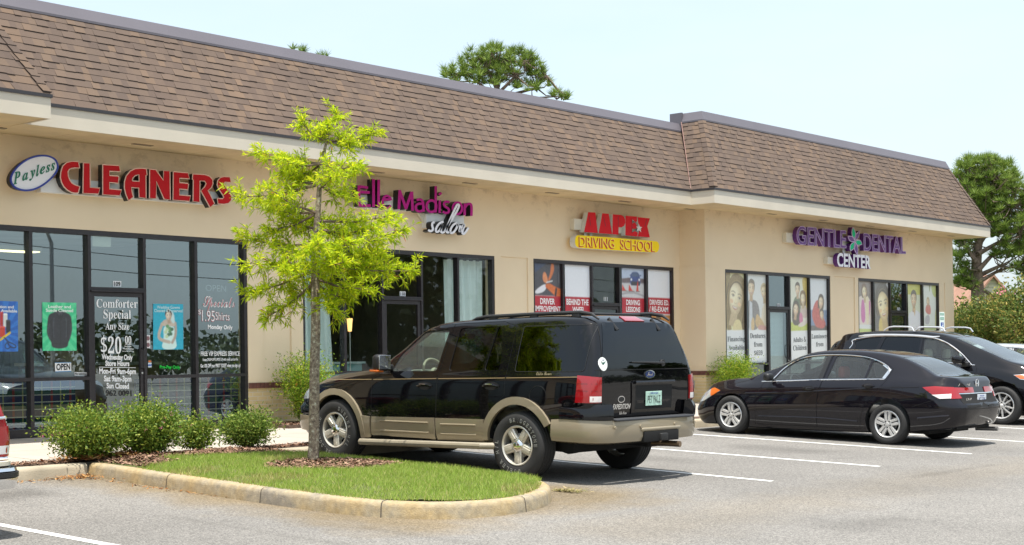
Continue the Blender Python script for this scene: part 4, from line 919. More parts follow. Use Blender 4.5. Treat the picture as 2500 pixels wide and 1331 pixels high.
def face(s, cx, cyy, h, skin, hair, tilt=0, long=0.0, male=False, glasses=False, smile=1.0, grey=False):
    """a portrait drawn in soft nested shapes; h = height of the face"""
    c, sn = math.cos(R_(tilt)), math.sin(R_(tilt))
    def T(x, y): x *= h; y *= h; return (cx + x * c - y * sn, cyy + x * sn + y * c)
    def B(pts, col): s.blob([T(*p) for p in pts], col)
    sh = mixc(skin, (120, 84, 50), 0.35); hi = mixc(skin, (250, 246, 226), 0.5); dk = mixc(hair, (20, 16, 12), 0.45); lt = mixc(hair, (220, 196, 140), 0.3); lip = mixc(skin, (150, 66, 60), 0.55)
    if long:
        B([(-0.48, 0.35), (-0.3, 0.64), (0.05, 0.70), (0.36, 0.58), (0.50, 0.2), (0.52, -0.4 * long), (0.40, -1.05 * long), (-0.40, -1.05 * long), (-0.52, -0.3 * long)], hair)
        for q, cc in ((-0.44, dk), (-0.4, lt), (0.45, dk), (0.42, lt)): s.stroke([T(q, 0.3), T(q * 1.08, -0.1), T(q * 0.95, -0.95 * long)], 0.05 * h, cc)
    else: s.ell(*T(0, 0.16), 0.41 * h, 0.48 * h, hair, tilt)
    s.poly([T(-0.15, -0.3), T(0.15, -0.3), T(0.2, -0.8), T(-0.2, -0.8)], sh)
    E = [(-0.35, 0.25), (-0.24, 0.46), (0.24, 0.46), (0.35, 0.25), (0.345, -0.06), (0.25, -0.34), (0.09, -0.505), (-0.09, -0.505), (-0.25, -0.34), (-0.345, -0.06)]
    for i in range(7):
        k = 1 - i * 0.085; B([(x * k - 0.022 * i, y * k + 0.008 * i) for x, y in E], mixc(sh, hi, i / 6.0))
    for q in (-1, 1):
        B([(0.06 * q, 0.05), (0.16 * q, 0.115), (0.27 * q, 0.05), (0.16 * q, -0.01)], mixc(skin, sh, 0.55)); B([(0.085 * q, 0.035), (0.165 * q, 0.066), (0.245 * q, 0.035), (0.165 * q, 0.01)], (214, 208, 192)); s.ell(*T(0.165 * q, 0.038), 0.027 * h, 0.029 * h, (62, 48, 36), tilt)
        s.stroke([T(0.08 * q, 0.05), T(0.165 * q, 0.078), T(0.25 * q, 0.042)], 0.013 * h, (84, 64, 46)); s.stroke([T(0.07 * q, 0.13), T(0.17 * q, 0.165), T(0.275 * q, 0.125)], 0.024 * h, mixc(dk, skin, 0.3)); s.ell(*T(0.2 * q, -0.13), 0.085 * h, 0.06 * h, mixc(skin, (226, 150, 110), 0.28), tilt)
    B([(-0.01, 0.08), (0.035, -0.08), (0.06, -0.13), (0, -0.155), (-0.06, -0.13), (-0.03, -0.08)], mixc(skin, hi, 0.4)); s.stroke([T(0.06, -0.11), T(0.03, -0.155), T(-0.03, -0.157), T(-0.055, -0.125)], 0.016 * h, sh)
    B([(-0.165, -0.235), (-0.05, -0.232), (0, -0.243), (0.05, -0.232), (0.165, -0.235), (0.09, -0.315), (0, -0.338), (-0.09, -0.315)], lip); B([(-0.13, -0.243), (0, -0.252), (0.13, -0.243), (0.075, -0.285), (-0.075, -0.285)], (232, 230, 220)); s.stroke([T(-0.08, -0.39), T(0, -0.4), T(0.08, -0.39)], 0.018 * h, mixc(skin, sh, 0.6))
    if male: B([(-0.39, 0.12), (-0.37, 0.46), (-0.1, 0.64), (0.2, 0.62), (0.38, 0.44), (0.39, 0.12), (0.33, 0.3), (0.1, 0.39), (-0.2, 0.37), (-0.33, 0.28)], hair); s.stroke([T(-0.28, 0.44), T(0, 0.54), T(0.25, 0.46)], 0.05 * h, lt)
    else:
        B([(-0.40, -0.02), (-0.43, 0.38), (-0.1, 0.62), (0.28, 0.55), (0.42, 0.25), (0.40, -0.06), (0.33, 0.22), (0.05, 0.44), (-0.2, 0.40), (-0.33, 0.2)], hair)
        for w_, cc in ((0.52, lt), (0.47, dk)): s.stroke([T(-0.36, 0.2), T(-0.2, w_ * .9), T(0.1, w_), T(0.34, 0.3)], 0.03 * h, cc)
PY = WY + 0.078; PYD = WW + 0.078
PGRP = 'photo prints filling the dental windows'
SK1, SK2, SK3 = (238, 224, 176), (216, 184, 140), (232, 206, 166); HB, HD, HG = (120, 92, 48), (62, 50, 40), (150, 140, 118)
WHITE = (236, 240, 240); TXT = (78, 84, 88)
def c5(x, y): return (x / 5.118 + 1760, y / 5.118 + 640)
def c6(x, y): return (x / 7.83 + 2080, y / 7.83 + 660)
# 1 girl, close up (local height about 2.3)
s = Sheet(c5(56, 118), c5(304, 132), c5(318, 1262), c5(66, 1275), PYD); H = s.H; q = H * 0.365
s.rect(0, 1, 0, H, WHITE); s.rect(0, 1, q, H, (226, 222, 170)); s.blob([(-.05, q), (-.05, H * 1.02), (0.3, H * 1.02), (0.12, H * 0.75), (0.26, q + 0.1), (0.3, q)], (150, 128, 72)); s.blob([(0.7, q), (0.85, H * 0.65), (0.95, H), (1.1, H), (1.1, q)], (128, 104, 64))
face(s, 0.52, q + (H - q) * 0.55, 0.98, SK1, (140, 116, 66), tilt=-14, long=0.7); s.blob([(0.3, q - .1), (0.42, q + 0.28), (0.75, q + 0.3), (0.85, q - .1)], (226, 210, 150)); s.rect(0, 1, 0, q, WHITE)
s.text('Financing', 0.07, 0.92, q - 0.30, 0.13, TXT, 'serif', 0); s.text('Available', 0.12, 0.9, q - 0.53, 0.13, TXT, 'serif', 0); s.done('window_print', 'window print with a close-up girl over the words Financing Available', 'poster', PGRP)
# 2 older couple
s = Sheet(c5(336, 138), c5(578, 152), c5(597, 1250), c5(356, 1262), PYD); H = s.H; q = H * 0.365
s.rect(0, 1, 0, H, WHITE); s.rect(0, 1, q, H, (224, 228, 224)); s.blob([(-0.1, q), (-0.1, q + .78), (0.2, q + .86), (0.5, q + .78), (0.6, q + .4), (0.5, q)], (126, 122, 122)); s.poly([(0.02, q), (0.06, q + .82), (0.2, q + .75), (0.2, q)], (206, 212, 216)); s.blob([(0.62, q), (0.68, q + .6), (0.88, q + .78), (1.1, q + .74), (1.1, q)], (226, 216, 190))
face(s, 0.17, q + 1.14, 0.42, SK3, (110, 98, 84), tilt=-4, male=True); face(s, 0.82, q + 1.06, 0.40, (236, 216, 166), (206, 190, 144), tilt=6)
s.blob([(0.3, q + 0.1), (0.4, q + 0.46), (0.52, q + 0.42), (0.85, q + 0.14), (0.8, q)], (206, 174, 116)); s.blob([(0.1, q), (0.16, q + 0.36), (0.3, q + 0.34), (0.3, q)], (214, 186, 130)); s.blob([(0.45, q), (0.5, q + .16), (0.9, q + .12), (1.0, q)], (206, 150, 140)); s.rect(0, 1, 0, q, WHITE)
for i, (t, a, b) in enumerate((('Dentures', 0.06, 0.84), ('from', 0.25, 0.68), ('$659', 0.25, 0.68))): s.text(t, a, b, q - 0.22 - 0.235 * i, 0.135, TXT, 'serif', 0)
s.done('window_print', 'window print with an older couple over the words Dentures from $659', 'poster', PGRP)
# 3 family
s = Sheet(c5(868, 175), c5(1085, 188), c5(1103, 1215), c5(882, 1235), PYD); H = s.H; q = H * 0.35
s.rect(0, 1, 0, H, WHITE); s.rect(0, 1, q, H, (226, 228, 208)); s.blob([(0.62, H), (0.75, q + 1.1), (0.9, q + .6), (1.1, q + .5), (1.1, H)], (206, 180, 70)); s.rect(0, 1, q, q + 0.26, (196, 208, 90))
s.blob([(0.04, q + .5), (0.2, q + 1.0), (0.52, q + 1.0), (0.6, q + .6), (0.4, q + .3)], (100, 122, 90)); face(s, 0.40, q + 1.20, 0.34, SK3, HD, male=True); s.blob([(0.5, q + .4), (0.56, q + .74), (0.9, q + .74), (0.98, q + .35)], (206, 190, 176)); face(s, 0.70, q + .94, 0.36, SK1, (132, 100, 56), long=0.6)
s.blob([(0.04, q + 0.16), (0.1, q + .78), (0.5, q + .72), (0.58, q + 0.16)], (84, 72, 68)); face(s, 0.29, q + .62, 0.38, SK3, (70, 56, 48), tilt=-10, long=0.7); s.blob([(0.46, q + 0.22), (0.5, q + .56), (0.66, q + .5), (0.7, q + 0.2)], (212, 120, 160)); s.blob([(0.35, q + 0.15), (0.6, q + 0.26), (0.98, q + 0.34), (0.96, q + 0.22), (0.6, q + 0.10)], (226, 216, 204)); s.rect(0, 1, 0, q, WHITE)
s.text('Adults &', 0.1, 0.84, q - 0.32, 0.145, TXT, 'serif', 0); s.text('Children', 0.1, 0.86, q - 0.56, 0.145, TXT, 'serif', 0); s.done('window_print', 'window print with a family on grass over the words Adults & Children', 'poster', PGRP)
# 4 woman in red
s = Sheet(c5(1116, 190), c5(1322, 205), c5(1343, 1205), c5(1133, 1220), PYD); H = s.H; q = H * 0.35
s.rect(0, 1, 0, H, WHITE); s.rect(0, 1, q, H, (220, 226, 230)); s.rect(0, 1, q, q + .62, (120, 144, 178)); s.rect(0, 1, q, q + 0.16, (92, 84, 82)); s.blob([(0.04, q + .5), (0.25, q + .86), (0.5, q + .95), (0.6, q + .5), (0.86, q + 0.3), (0.82, q + 0.06), (0.35, q + 0.08), (0.16, q + 0.26)], (196, 84, 78))
face(s, 0.62, q + .86, 0.36, SK3, (74, 58, 50), tilt=-8, long=0.6); face(s, 0.66, q + .48, 0.30, SK2, (70, 54, 46), tilt=12); s.blob([(0.36, q + 0.12), (0.48, q + 0.32), (0.9, q + 0.3), (0.85, q + 0.08)], (196, 84, 78)); s.rect(0, 1, 0, q, WHITE)
s.text('Lumineers', 0.02, 0.97, q - 0.23, 0.135, TXT, 'serif', 0); s.text('from', 0.28, 0.72, q - 0.47, 0.135, TXT, 'serif', 0); s.done('window_print', 'window print with a woman in red over the words Lumineers from', 'poster', PGRP)
# 5..8 second dental window
s = Sheet(c6(122, 190), c6(372, 205), c6(418, 1700), c6(140, 1700), PYD); H = s.H; t_ = lambda y: H * (1 - (y - 200) / 1500.0)
s.rect(0, 1, 0, H, (140, 130, 126)); s.blob([(-0.1, t_(1100)), (-0.1, t_(560)), (0.2, t_(480)), (0.9, t_(500)), (1.1, t_(1050))], (226, 214, 204)); s.blob([(0.14, t_(1000)), (0.2, t_(560)), (0.42, t_(560)), (0.5, t_(1010))], (206, 110, 176)); s.blob([(0.62, t_(1000)), (0.66, t_(620)), (0.9, t_(560)), (0.84, t_(800))], (206, 120, 180)); face(s, 0.44, t_(420), 0.44, SK1, (122, 96, 80), tilt=8, long=0.4); s.blob([(0.5, t_(620)), (0.6, t_(480)), (0.78, t_(520)), (0.72, t_(1040)), (0.55, t_(1040))], (232, 220, 186)); s.rect(0, 1, 0, t_(1040), (226, 230, 228)); s.rect(0, 1, t_(1190), t_(1120), (196, 212, 120))
s.done('window_print', 'window print with a woman in a pink sweater resting chin on hand', 'poster', PGRP)
s = Sheet(c6(428, 210), c6(722, 225), c6(752, 1700), c6(455, 1700), PYD); H = s.H
s.rect(0, 1, 0, H, (104, 102, 104)); s.blob([(0.7, H), (0.86, t_(500)), (1.1, t_(900)), (1.1, H)], (206, 210, 212)); s.blob([(0.22, t_(1300)), (0.26, t_(880)), (0.62, t_(900)), (0.56, t_(1300))], (214, 192, 110)); face(s, 0.55, t_(660), 1.0, (236, 218, 156), (84, 76, 72), tilt=10, long=0.25); s.done('window_print', 'window print with a dark-haired woman face looking right', 'poster', PGRP)
s = Sheet(c6(1064, 250), c6(1328, 265), c6(1352, 1700), c6(1095, 1700), PYD); H = s.H
s.rect(0, 1, 0, H, (216, 222, 196)); s.rect(0, 1, t_(420), H, (196, 196, 76)); s.blob([(-0.1, 0), (-0.1, t_(860)), (0.3, t_(720)), (0.65, t_(720)), (1.1, t_(860)), (1.1, 0)], (228, 230, 234)); face(s, 0.42, t_(520), 0.52, SK2, (66, 60, 60), male=True); s.poly([(0.34, t_(690)), (0.54, t_(690)), (0.48, t_(850))], SK2); s.done('window_print', 'window print with a young man in a white shirt', 'poster', PGRP)
s = Sheet(c6(1366, 268), c6(1612, 282), c6(1645, 1700), c6(1392, 1700), PYD); H = s.H
s.rect(0, 1, 0, H, (226, 232, 224)); s.blob([(0.55, H), (0.7, t_(420)), (0.95, t_(460)), (1.1, t_(400)), (1.1, H)], (196, 206, 120)); s.blob([(0.4, H), (0.45, t_(390)), (0.55, H)], (150, 164, 110)); s.blob([(0.08, t_(760)), (0.2, t_(600)), (0.45, t_(590)), (0.55, t_(700)), (0.5, t_(820))], (212, 120, 114)); face(s, 0.33, t_(540), 0.22, SK3, (196, 178, 136), long=0.4); s.blob([(0.05, t_(1000)), (0.1, t_(830)), (0.45, t_(800)), (0.42, t_(1000))], (184, 184, 188)); s.rect(0, 1, t_(1160), t_(1030), (170, 186, 120)); s.blob([(0.82, t_(1100)), (0.86, t_(700)), (1.1, t_(640)), (1.1, t_(1100))], (190, 194, 130)); s.done('window_print', 'window print with a person in a red top in a garden', 'poster', PGRP)
# driving school prints
DG = 'prints filling the driving school windows'; CRED = (182, 8, 42)
def c7(x, y): return (x / 4.4375 + 1280, y / 4.4375 + 500)
s = Sheet(c7(108, 622), c7(390, 637), c7(432, 2200), c7(125, 2200), PY); H = s.H; r0 = H - 0.74; LW = (240, 236, 236)
s.rect(0, 1, 0, H, WHITE); s.rect(0, 1, r0, H, (74, 74, 82)); s.poly([(0, r0 + .5), (0.5, H), (0, H)], (64, 76, 104)); s.blob([(0.02, r0 + 0.02), (0.02, r0 + 0.12), (0.45, r0 + 0.30), (0.42, r0 + 0.1)], (232, 232, 238)); s.blob([(0.64, H), (0.74, H), (0.76, r0 + .6), (0.68, r0 + .46), (0.55, r0 + .32), (0.5, r0 + .36), (0.6, r0 + .5)], (206, 116, 66))
s.blob([(0.30, r0 + 0.34), (0.33, r0 + 0.54), (0.44, r0 + 0.52), (0.52, r0 + 0.34), (0.45, r0 + 0.26)], (226, 146, 98)); s.blob([(0.35, r0 + 0.22), (0.55, r0 + 0.3), (0.8, r0 + 0.2), (1.05, r0 + 0.16), (1.05, r0 - 0.03), (0.8, r0 - 0.02), (0.6, r0 + 0.1)], (214, 112, 54)); s.stroke([(0.45, r0 + 0.3), (0.68, r0 + 0.34)], 0.025, (230, 230, 230)); s.stroke([(0.78, r0 + 0.0), (0.82, r0 + 0.17)], 0.07, (40, 38, 40)); s.stroke([(0.92, r0 + .25), (0.93, H)], 0.012, (150, 150, 156))
s.rect(0, 1, r0 - 0.45, r0, CRED); s.text('DRIVER', 0.2, 0.75, r0 - 0.185, 0.13, LW, bold=0.03); s.text('IMPROVEMENT', 0.02, 0.96, r0 - 0.345, 0.118, LW, bold=0.025); s.done('window_print', 'red window print reading DRIVER IMPROVEMENT under a writing hand picture', 'poster', DG)
s = Sheet(c7(438, 640), c7(718, 655), c7(758, 2200), c7(460, 2200), PY); H = s.H; r0 = H - 0.73
s.rect(0, 1, 0, H, (232, 236, 242)); s.rect(0, 1, r0 - 0.42, r0, CRED); s.text('BEHIND THE', 0.04, 0.88, r0 - 0.18, 0.13, LW, bold=0.03); s.text('WHEEL', 0.26, 0.72, r0 - 0.35, 0.125, LW, bold=0.03); s.done('window_print', 'white window print with a red band reading BEHIND THE WHEEL', 'poster', DG)
s = Sheet(c7(1054, 683), c7(1304, 697), c7(1340, 2150), c7(1075, 2150), PY); H = s.H; r0 = H - 0.71; V = lambda f: r0 + .71 * f
s.rect(0, 1, 0, H, (226, 230, 234)); s.rect(0, 1, r0, H, (162, 160, 168)); s.rect(0, 1, V(.66), H, (186, 200, 222)); s.poly([(0, V(.62)), (0.3, V(.68)), (1, V(.66)), (1, V(.52)), (0, V(.5))], (112, 98, 102)); s.rect(0, 1, r0, V(.48), (204, 204, 206)); s.stroke([(0, V(.12)), (.5, V(.2)), (1, V(.05))], .05, (170, 168, 172))
s.blob([(0.36, V(.46)), (0.35, V(.66)), (0.42, V(.88)), (0.72, V(.89)), (0.80, V(.68)), (0.80, V(.46)), (0.74, V(.42)), (0.42, V(.42))], (56, 78, 140)); s.poly([(0.41, V(.72)), (0.46, V(.86)), (0.69, V(.86)), (0.75, V(.73))], (78, 98, 130)); s.rect(0.40, 0.77, V(.42), V(.56), (54, 56, 66)); s.rect(0.34, 0.40, V(.74), V(.78), (50, 66, 120)); s.rect(0.77, 0.84, V(.74), V(.78), (50, 66, 120))
for q in (0.41, 0.75): s.ell(q, V(.62), 0.035, 0.03, (226, 232, 240))
for bx, w_, ss_ in ((0.0, .24, .22), (0.28, .26, .24), (0.60, .18, .40)): s.poly([(bx, V(.22)), (bx + w_, V(.22)), (bx + w_ * .62, V(.25)), (bx + w_ * (.5 if w_ < .2 else .1), V(.22 + ss_))], (212, 62, 50)); s.rect(bx, bx + w_, V(.20), V(.225), (60, 50, 50))
s.rect(0, 1, r0 - 0.40, r0, CRED); s.text('DRIVING', 0.17, 0.75, r0 - 0.175, 0.125, LW, bold=0.03); s.text('LESSONS', 0.16, 0.76, r0 - 0.34, 0.122, LW, bold=0.03); s.done('window_print', 'red window print reading DRIVING LESSONS under a blue van and orange cones', 'poster', DG)
s = Sheet(c7(1340, 698), c7(1584, 712), c7(1610, 2130), c7(1358, 2130), PY); H = s.H; r0 = H - 0.70
s.rect(0, 1, 0, H, (232, 236, 242)); s.rect(0, 1, r0 - 0.40, r0, CRED); s.text('DRIVERS ED.', 0.05, 0.9, r0 - 0.175, 0.125, LW, bold=0.025); s.text('/ RE-EXAM', 0.03, 0.86, r0 - 0.345, 0.13, LW, bold=0.025)
s.rect(0, 1, r0 - 1.35, r0 - 0.42, (196, 134, 70)); s.blob([(0.3, r0 - 1.5), (0.38, r0 - .95), (0.6, r0 - .82), (0.95, r0 - 1.0), (1.0, r0 - 1.5)], (50, 70, 140)); face(s, 0.42, r0 - .66, 0.34, SK2, HD, male=True); s.done('window_print', 'white window print with a red band reading DRIVERS ED. / RE-EXAM', 'poster', DG)
# cleaners' posters
def c8(x, y): return (x / 7.395, y / 7.395 + 700)
s = Sheet(c8(-240, 250), c8(322, 268), c8(326, 1172), c8(-240, 1172), PY); H = s.H
s.rect(0, 1, 0, H, (18, 96, 186))
for i in range(14):
    a = 6.283 * i / 14; s.poly([(0.5, 0.55), (0.5 + 1.4 * math.cos(a), 0.55 + 1.4 * math.sin(a)), (0.5 + 1.4 * math.cos(a + 0.22), 0.55 + 1.4 * math.sin(a + 0.22))], (40, 120, 206))
s.text('Alteration and', 0.06, 0.86, H * 0.86, 0.085, (236, 240, 240), bold=0.02); s.text('Repair Available', 0.04, 0.97, H * 0.78, 0.085, (236, 240, 240), bold=0.02)
for bx, by, wd, hh, cc in ((0.42, 0.75, 0.1, 0.4, (190, 40, 34)), (0.53, 0.72, 0.13, 0.38, (222, 226, 220)), (0.61, 0.55, 0.15, 0.36, (40, 40, 44)), (0.4, 0.42, 0.18, 0.3, (206, 60, 40))):
    s.rect(bx, bx + wd, by, by + hh, cc); s.ell(bx + wd / 2, by + hh, wd / 2, 0.03, tuple(min(255, v + 25) for v in cc))
s.poly([(0.4, 0.36), (0.75, 0.6), (0.77, 0.54), (0.42, 0.3)], (226, 200, 40)); s.stroke([(0.55, 0.42), (0.68, 0.28), (0.82, 0.24), (0.95, 0.16), (0.9, 0.1), (0.74, 0.14), (0.66, 0.26)], 0.035, (30, 34, 44)); s.stroke([(0.64, 0.27), (0.56, 0.15), (0.66, 0.06), (0.76, 0.14)], 0.03, (30, 34, 44))
s.done('poster', 'blue poster with thread spools and scissors in the cleaners window', 'poster', 'coloured posters in the cleaners window')
s = Sheet(c8(762, 282), c8(1378, 292), c8(1382, 1155), c8(768, 1160), PY); H = s.H
s.rect(0, 1, 0, H, (44, 196, 136))
for i in range(16):
    a = 6.283 * i / 16 + 0.1; s.poly([(0.5, 0.6), (0.5 + 1.5 * math.cos(a), 0.6 + 1.5 * math.sin(a)), (0.5 + 1.5 * math.cos(a + 0.2), 0.6 + 1.5 * math.sin(a + 0.2))], (84, 212, 152))
s.text('Leather and', 0.17, 0.83, H * 0.885, 0.082, (232, 244, 236), bold=0.02); s.text('Suede Cleaned', 0.1, 0.9, H * 0.805, 0.085, (232, 244, 236), bold=0.02)
JK = [(0.42, 1.06), (0.58, 1.06), (0.68, 1.0), (0.83, 0.95), (0.87, 0.72), (0.87, 0.5), (0.8, 0.3), (0.75, 0.2), (0.74, 0.1), (0.55, 0.05), (0.4, 0.06), (0.26, 0.1), (0.26, 0.22), (0.18, 0.32), (0.12, 0.46), (0.14, 0.72), (0.18, 0.95), (0.34, 1.0)]
s.blob(JK, (40, 42, 50)); s.stroke([(0.34, 0.86), (0.31, 0.6), (0.33, 0.35)], 0.025, (66, 70, 80)); s.stroke([(0.69, 0.86), (0.71, 0.6), (0.69, 0.35)], 0.025, (66, 70, 80)); s.stroke([(0.2, 0.7), (0.16, 0.48), (0.23, 0.3)], 0.03, (64, 68, 78)); s.stroke([(0.83, 0.7), (0.84, 0.48), (0.78, 0.3)], 0.03, (64, 68, 78)); s.stroke([(0.52, 0.95), (0.53, 0.1)], 0.012, (16, 17, 20)); s.stroke([(0.24, 0.78), (0.3, 0.5), (0.28, 0.26)], 0.02, (18, 20, 24)); s.stroke([(0.76, 0.78), (0.72, 0.5), (0.76, 0.26)], 0.02, (18, 20, 24)); s.stroke([(0.27, 0.19), (0.74, 0.18)], 0.012, (18, 20, 24)); s.blob([(0.44, 1.05), (0.56, 1.05), (0.6, 0.97), (0.52, 0.9), (0.42, 0.97)], (66, 68, 78)); s.stroke([(0.44, 0.97), (0.49, 0.8), (0.53, 0.95)], 0.02, (20, 21, 25)); s.stroke([(0.6, 0.97), (0.56, 0.82), (0.53, 0.95)], 0.02, (20, 21, 25))
s.done('poster', 'green poster of a black leather jacket reading Leather and Suede Cleaned', 'poster', 'coloured posters in the cleaners window')
def c9(x, y): return (x / 5.788 + 350, y / 5.788 + 690)
s = Sheet(c9(138, 300), c9(562, 306), c9(565, 945), c9(138, 948), PY); H = s.H
s.rect(0, 1, 0, H, (0, 168, 196)); s.text('Wedding Gowns', 0.12, 0.88, H * 0.895, 0.085, (200, 226, 226), bold=0.012); s.text('Cleaned & Preserved', 0.03, 0.97, H * 0.82, 0.085, (200, 226, 226), bold=0.012)
s.blob([(0.25, 0), (0.36, 0.3), (0.32, 0.66), (0.7, 0.68), (0.74, 0.3), (0.8, 0.0)], (206, 234, 228)); s.stroke([(0.3, 0.72), (0.17, 0.4), (0.22, 0.27), (0.55, 0.2)], 0.09, (190, 176, 160)); s.stroke([(0.73, 0.74), (0.76, 0.4), (0.62, 0.18)], 0.08, (176, 160, 146)); s.blob([(0.28, 0.64), (0.3, 0.78), (0.42, 0.84), (0.62, 0.84), (0.75, 0.76), (0.72, 0.62), (0.5, 0.66)], (196, 182, 166)); s.blob([(0.5, 1.06), (0.62, 1.07), (0.7, 0.95), (0.72, 0.7), (0.6, 0.75)], (196, 222, 222)); face(s, 0.51, 0.93, 0.27, (212, 192, 172), (58, 46, 44), tilt=4)
for q in range(9): s.ell(0.5 + 0.12 * math.cos(q * 2.4) * (0.4 + q / 12), 0.5 + 0.16 * math.sin(q * 2.4) * (0.4 + q / 12), 0.055, 0.05, ((96, 150, 96), (190, 214, 170), (60, 110, 80))[q % 3])
s.done('poster', 'teal poster of a bride reading Wedding Gowns Cleaned & Preserved', 'poster', 'coloured posters in the cleaners window')
def c2(x, y): return (x / 2.4645, y / 2.4645 + 540)
s = Sheet(c2(330, 850), c2(428, 848), c2(428, 906), c2(332, 910), PY); s.rect(0, 1, 0, s.H, (30, 110, 160)); s.rect(0, 1, 0.05, s.H - 0.04, (235, 236, 235)); s.text('OPEN', 0.07, 0.94, 0.13, s.H * 0.62, (16, 16, 18), bold=0.03); s.done('open_sign', 'small white OPEN sign in the cleaners window below the green poster', 'sign')
s = Sheet(c2(882, 686), c2(902, 686), c2(904, 764), c2(883, 765), PY); s.rect(0, 1, 0, s.H, (226, 222, 224)); s.ell(0.4, s.H * 0.75, 0.5, 0.55, (126, 84, 90)); s.ell(0.4, s.H * 0.25, 0.5, 0.55, (126, 84, 90)); s.done('sticker', 'white sticker with two maroon dots on the glass beside the cleaners door', 'sticker')
s = Sheet(c2(890, 835), c2(912, 835), c2(912, 880), c2(891, 881), PY); s.rect(0, 1, s.H * 0.62, s.H, (60, 44, 40)); s.ell(0.5, s.H * 0.8, 0.4, 0.22, (226, 120, 40)); s.rect(0, 1, 0, s.H * 0.6, (208, 216, 224)); s.rect(0, 1, s.H * 0.2, s.H * 0.42, (50, 100, 180)); s.done('sticker', 'orange and blue payment card sticker beside the cleaners door', 'sticker')
# vinyl lettering on the glass: sub-parts of door and storefront
VIN = pm('white_vinyl', (0.82, 0.83, 0.83), 0.5); VPK = pm('pink_vinyl', rgb(176, 70, 80), 0.5); VGR = pm('green_vinyl', rgb(0, 200, 60), 0.5); VBK = pm('black_vinyl', (0.01, 0.01, 0.01), 0.5)
def vtext(m, txt, xl, yl, xr, yr, hpx, mat=VIN, Y=None, style=None, bold=0.02, conv=c2, halo=None, off=0.0):
    Y = (WY + 0.045) if Y is None else Y; a = conv(xl, yl); b = conv(xr, yr); l, r = onY(*a, Y), onY(*b, Y); top = onY(a[0], a[1] - hpx / (2.4645 if conv is c2 else 5.788), Y)
    h = top[2] - l[2]
    if halo: text_on(m, txt, Vector(l) - Vector((0.004, 0, 0.003)), Vector(r) + Vector((0.004, 0, -0.003)), h + 0.007, halo, style=style, bold=bold + 0.022, off=off)
    text_on(m, txt, l, r, h, mat, style=style, bold=bold, off=off + (0.002 if halo else 0))
sf0, dr0 = STORE[0]; m = MB()
for a in (('Comforter', 580, 520, 828, 522, 52, 'serif', 0), ('Special', 622, 585, 788, 588, 54, 'serif', 0), ('Any Size', 634, 652, 778, 654, 42, 'serif', 0), ('$20', 608, 794, 730, 798, 108, 'serif', 0), ('00', 752, 736, 790, 738, 46, 'serif', 0),
          ('Excludes', 750, 757, 790, 758, 8, None, 0.02), ('Wool & Down', 738, 771, 804, 773, 9, None, 0.02), ('Ask for Special Pricing', 736, 786, 806, 787, 8, None, 0.0),
          ('Wednesday Only', 612, 831, 798, 835, 32, None, 0.035), ('Store Hours', 634, 870, 778, 872, 32, None, 0.035), ('Mon-Fri 9am-6pm', 597, 917, 818, 920, 34, None, 0.035), ('Sat 9am-3pm', 625, 963, 790, 965, 34, None, 0.035), ('Sun Closed', 641, 1005, 776, 1008, 32, None, 0.035)):
    vtext(m, *a[:6], style=a[6], bold=a[7])
vtext(m, '962 0091', 637, 1050, 792, 1052, 34, VBK, bold=0.02)
for (xa, ya, xb, yb, t) in ((595, 880, 817, 884, 3), (752, 742, 790, 743, 3)):
    p = [onY(*c2(xa, ya), WY + 0.045), onY(*c2(xb, yb), WY + 0.045), onY(*c2(xb, yb - t), WY + 0.045), onY(*c2(xa, ya - t), WY + 0.045)]; m.add(p, [(0, 1, 2, 3)], VIN)
subpart(m, 'lettering', dr0)
m = MB(); Yp = WY + 0.08
for a in (('Specials', 845, 338, 1290, 350, 145, VPK, 'script', -0.012, VIN), ('$', 776, 445, 815, 447, 66, VIN, None, 0.0, VPK), ('1.95', 828, 540, 1008, 548, 150, VIN, None, 0.0, VPK), ('Shirts', 1018, 525, 1218, 535, 110, VIN, None, 0.0, VPK), ('Monday Only', 912, 652, 1262, 660, 58, VIN, None, 0.04, None),
          ('FREE VIP EXPRESS SERVICE', 812, 1036, 1362, 1032, 62, VIN, None, 0.02, None), ('Faster DROP-OFF & PICK-UP with credit card on file.', 840, 1108, 1340, 1100, 38, VIN, None, 0.02, None), ('Get 10% OFF your FIRST TICKET when you sign up!', 808, 1200, 1372, 1192, 50, VIN, None, 0.03, None)):
    vtext(m, *a[:7], Y=Yp, style=a[7], bold=a[8], conv=c9, halo=a[9])
vtext(m, 'Pre-Pay Only', 232, 1212, 522, 1218, 44, VGR, Y=Yp, bold=0.03, conv=c9)
vtext(m, 'OPEN', 880, 118, 1170, 132, 90, pm('unlit_neon', (0.25, 0.27, 0.28), 0.4), Y=WY + 0.2, conv=c9, bold=0.0)
subpart(m, 'lettering', sf0)
def number_plate(sf, txt, px, Y, py_b, hpx, wpx):
    m = MB(); Yv = Y + 0.08; a, b = px - wpx / 2, px + wpx / 2
    p = [onY(a, py_b, Yv), onY(b, py_b + 0.5, Yv), onY(b, py_b - hpx + 0.5, Yv), onY(a, py_b - hpx, Yv)]; m.add(p, [(0, 1, 2, 3)], VIN)
    text_on(m, txt, onY(a + wpx * 0.12, py_b - hpx * 0.14, Yv), onY(b - wpx * 0.12, py_b - hpx * 0.12, Yv), (p[3] and (Vector(p[3]) - Vector(p[0])).length * 0.72), VBK, bold=0.03, off=0.003); subpart(m, 'unit_number', sf)
number_plate(STORE[0][0], '109', 286, WY, 700, 14, 20); number_plate(STORE[1][0], '110', 983, WY, 723, 11.5, 14)
m = MB(); vtext(m, '111', 862, 1040, 902, 1043, 55, VIN, Y=WY + 0.08, conv=c7, bold=0.04); subpart(m, 'unit_number', STORE[2][0])
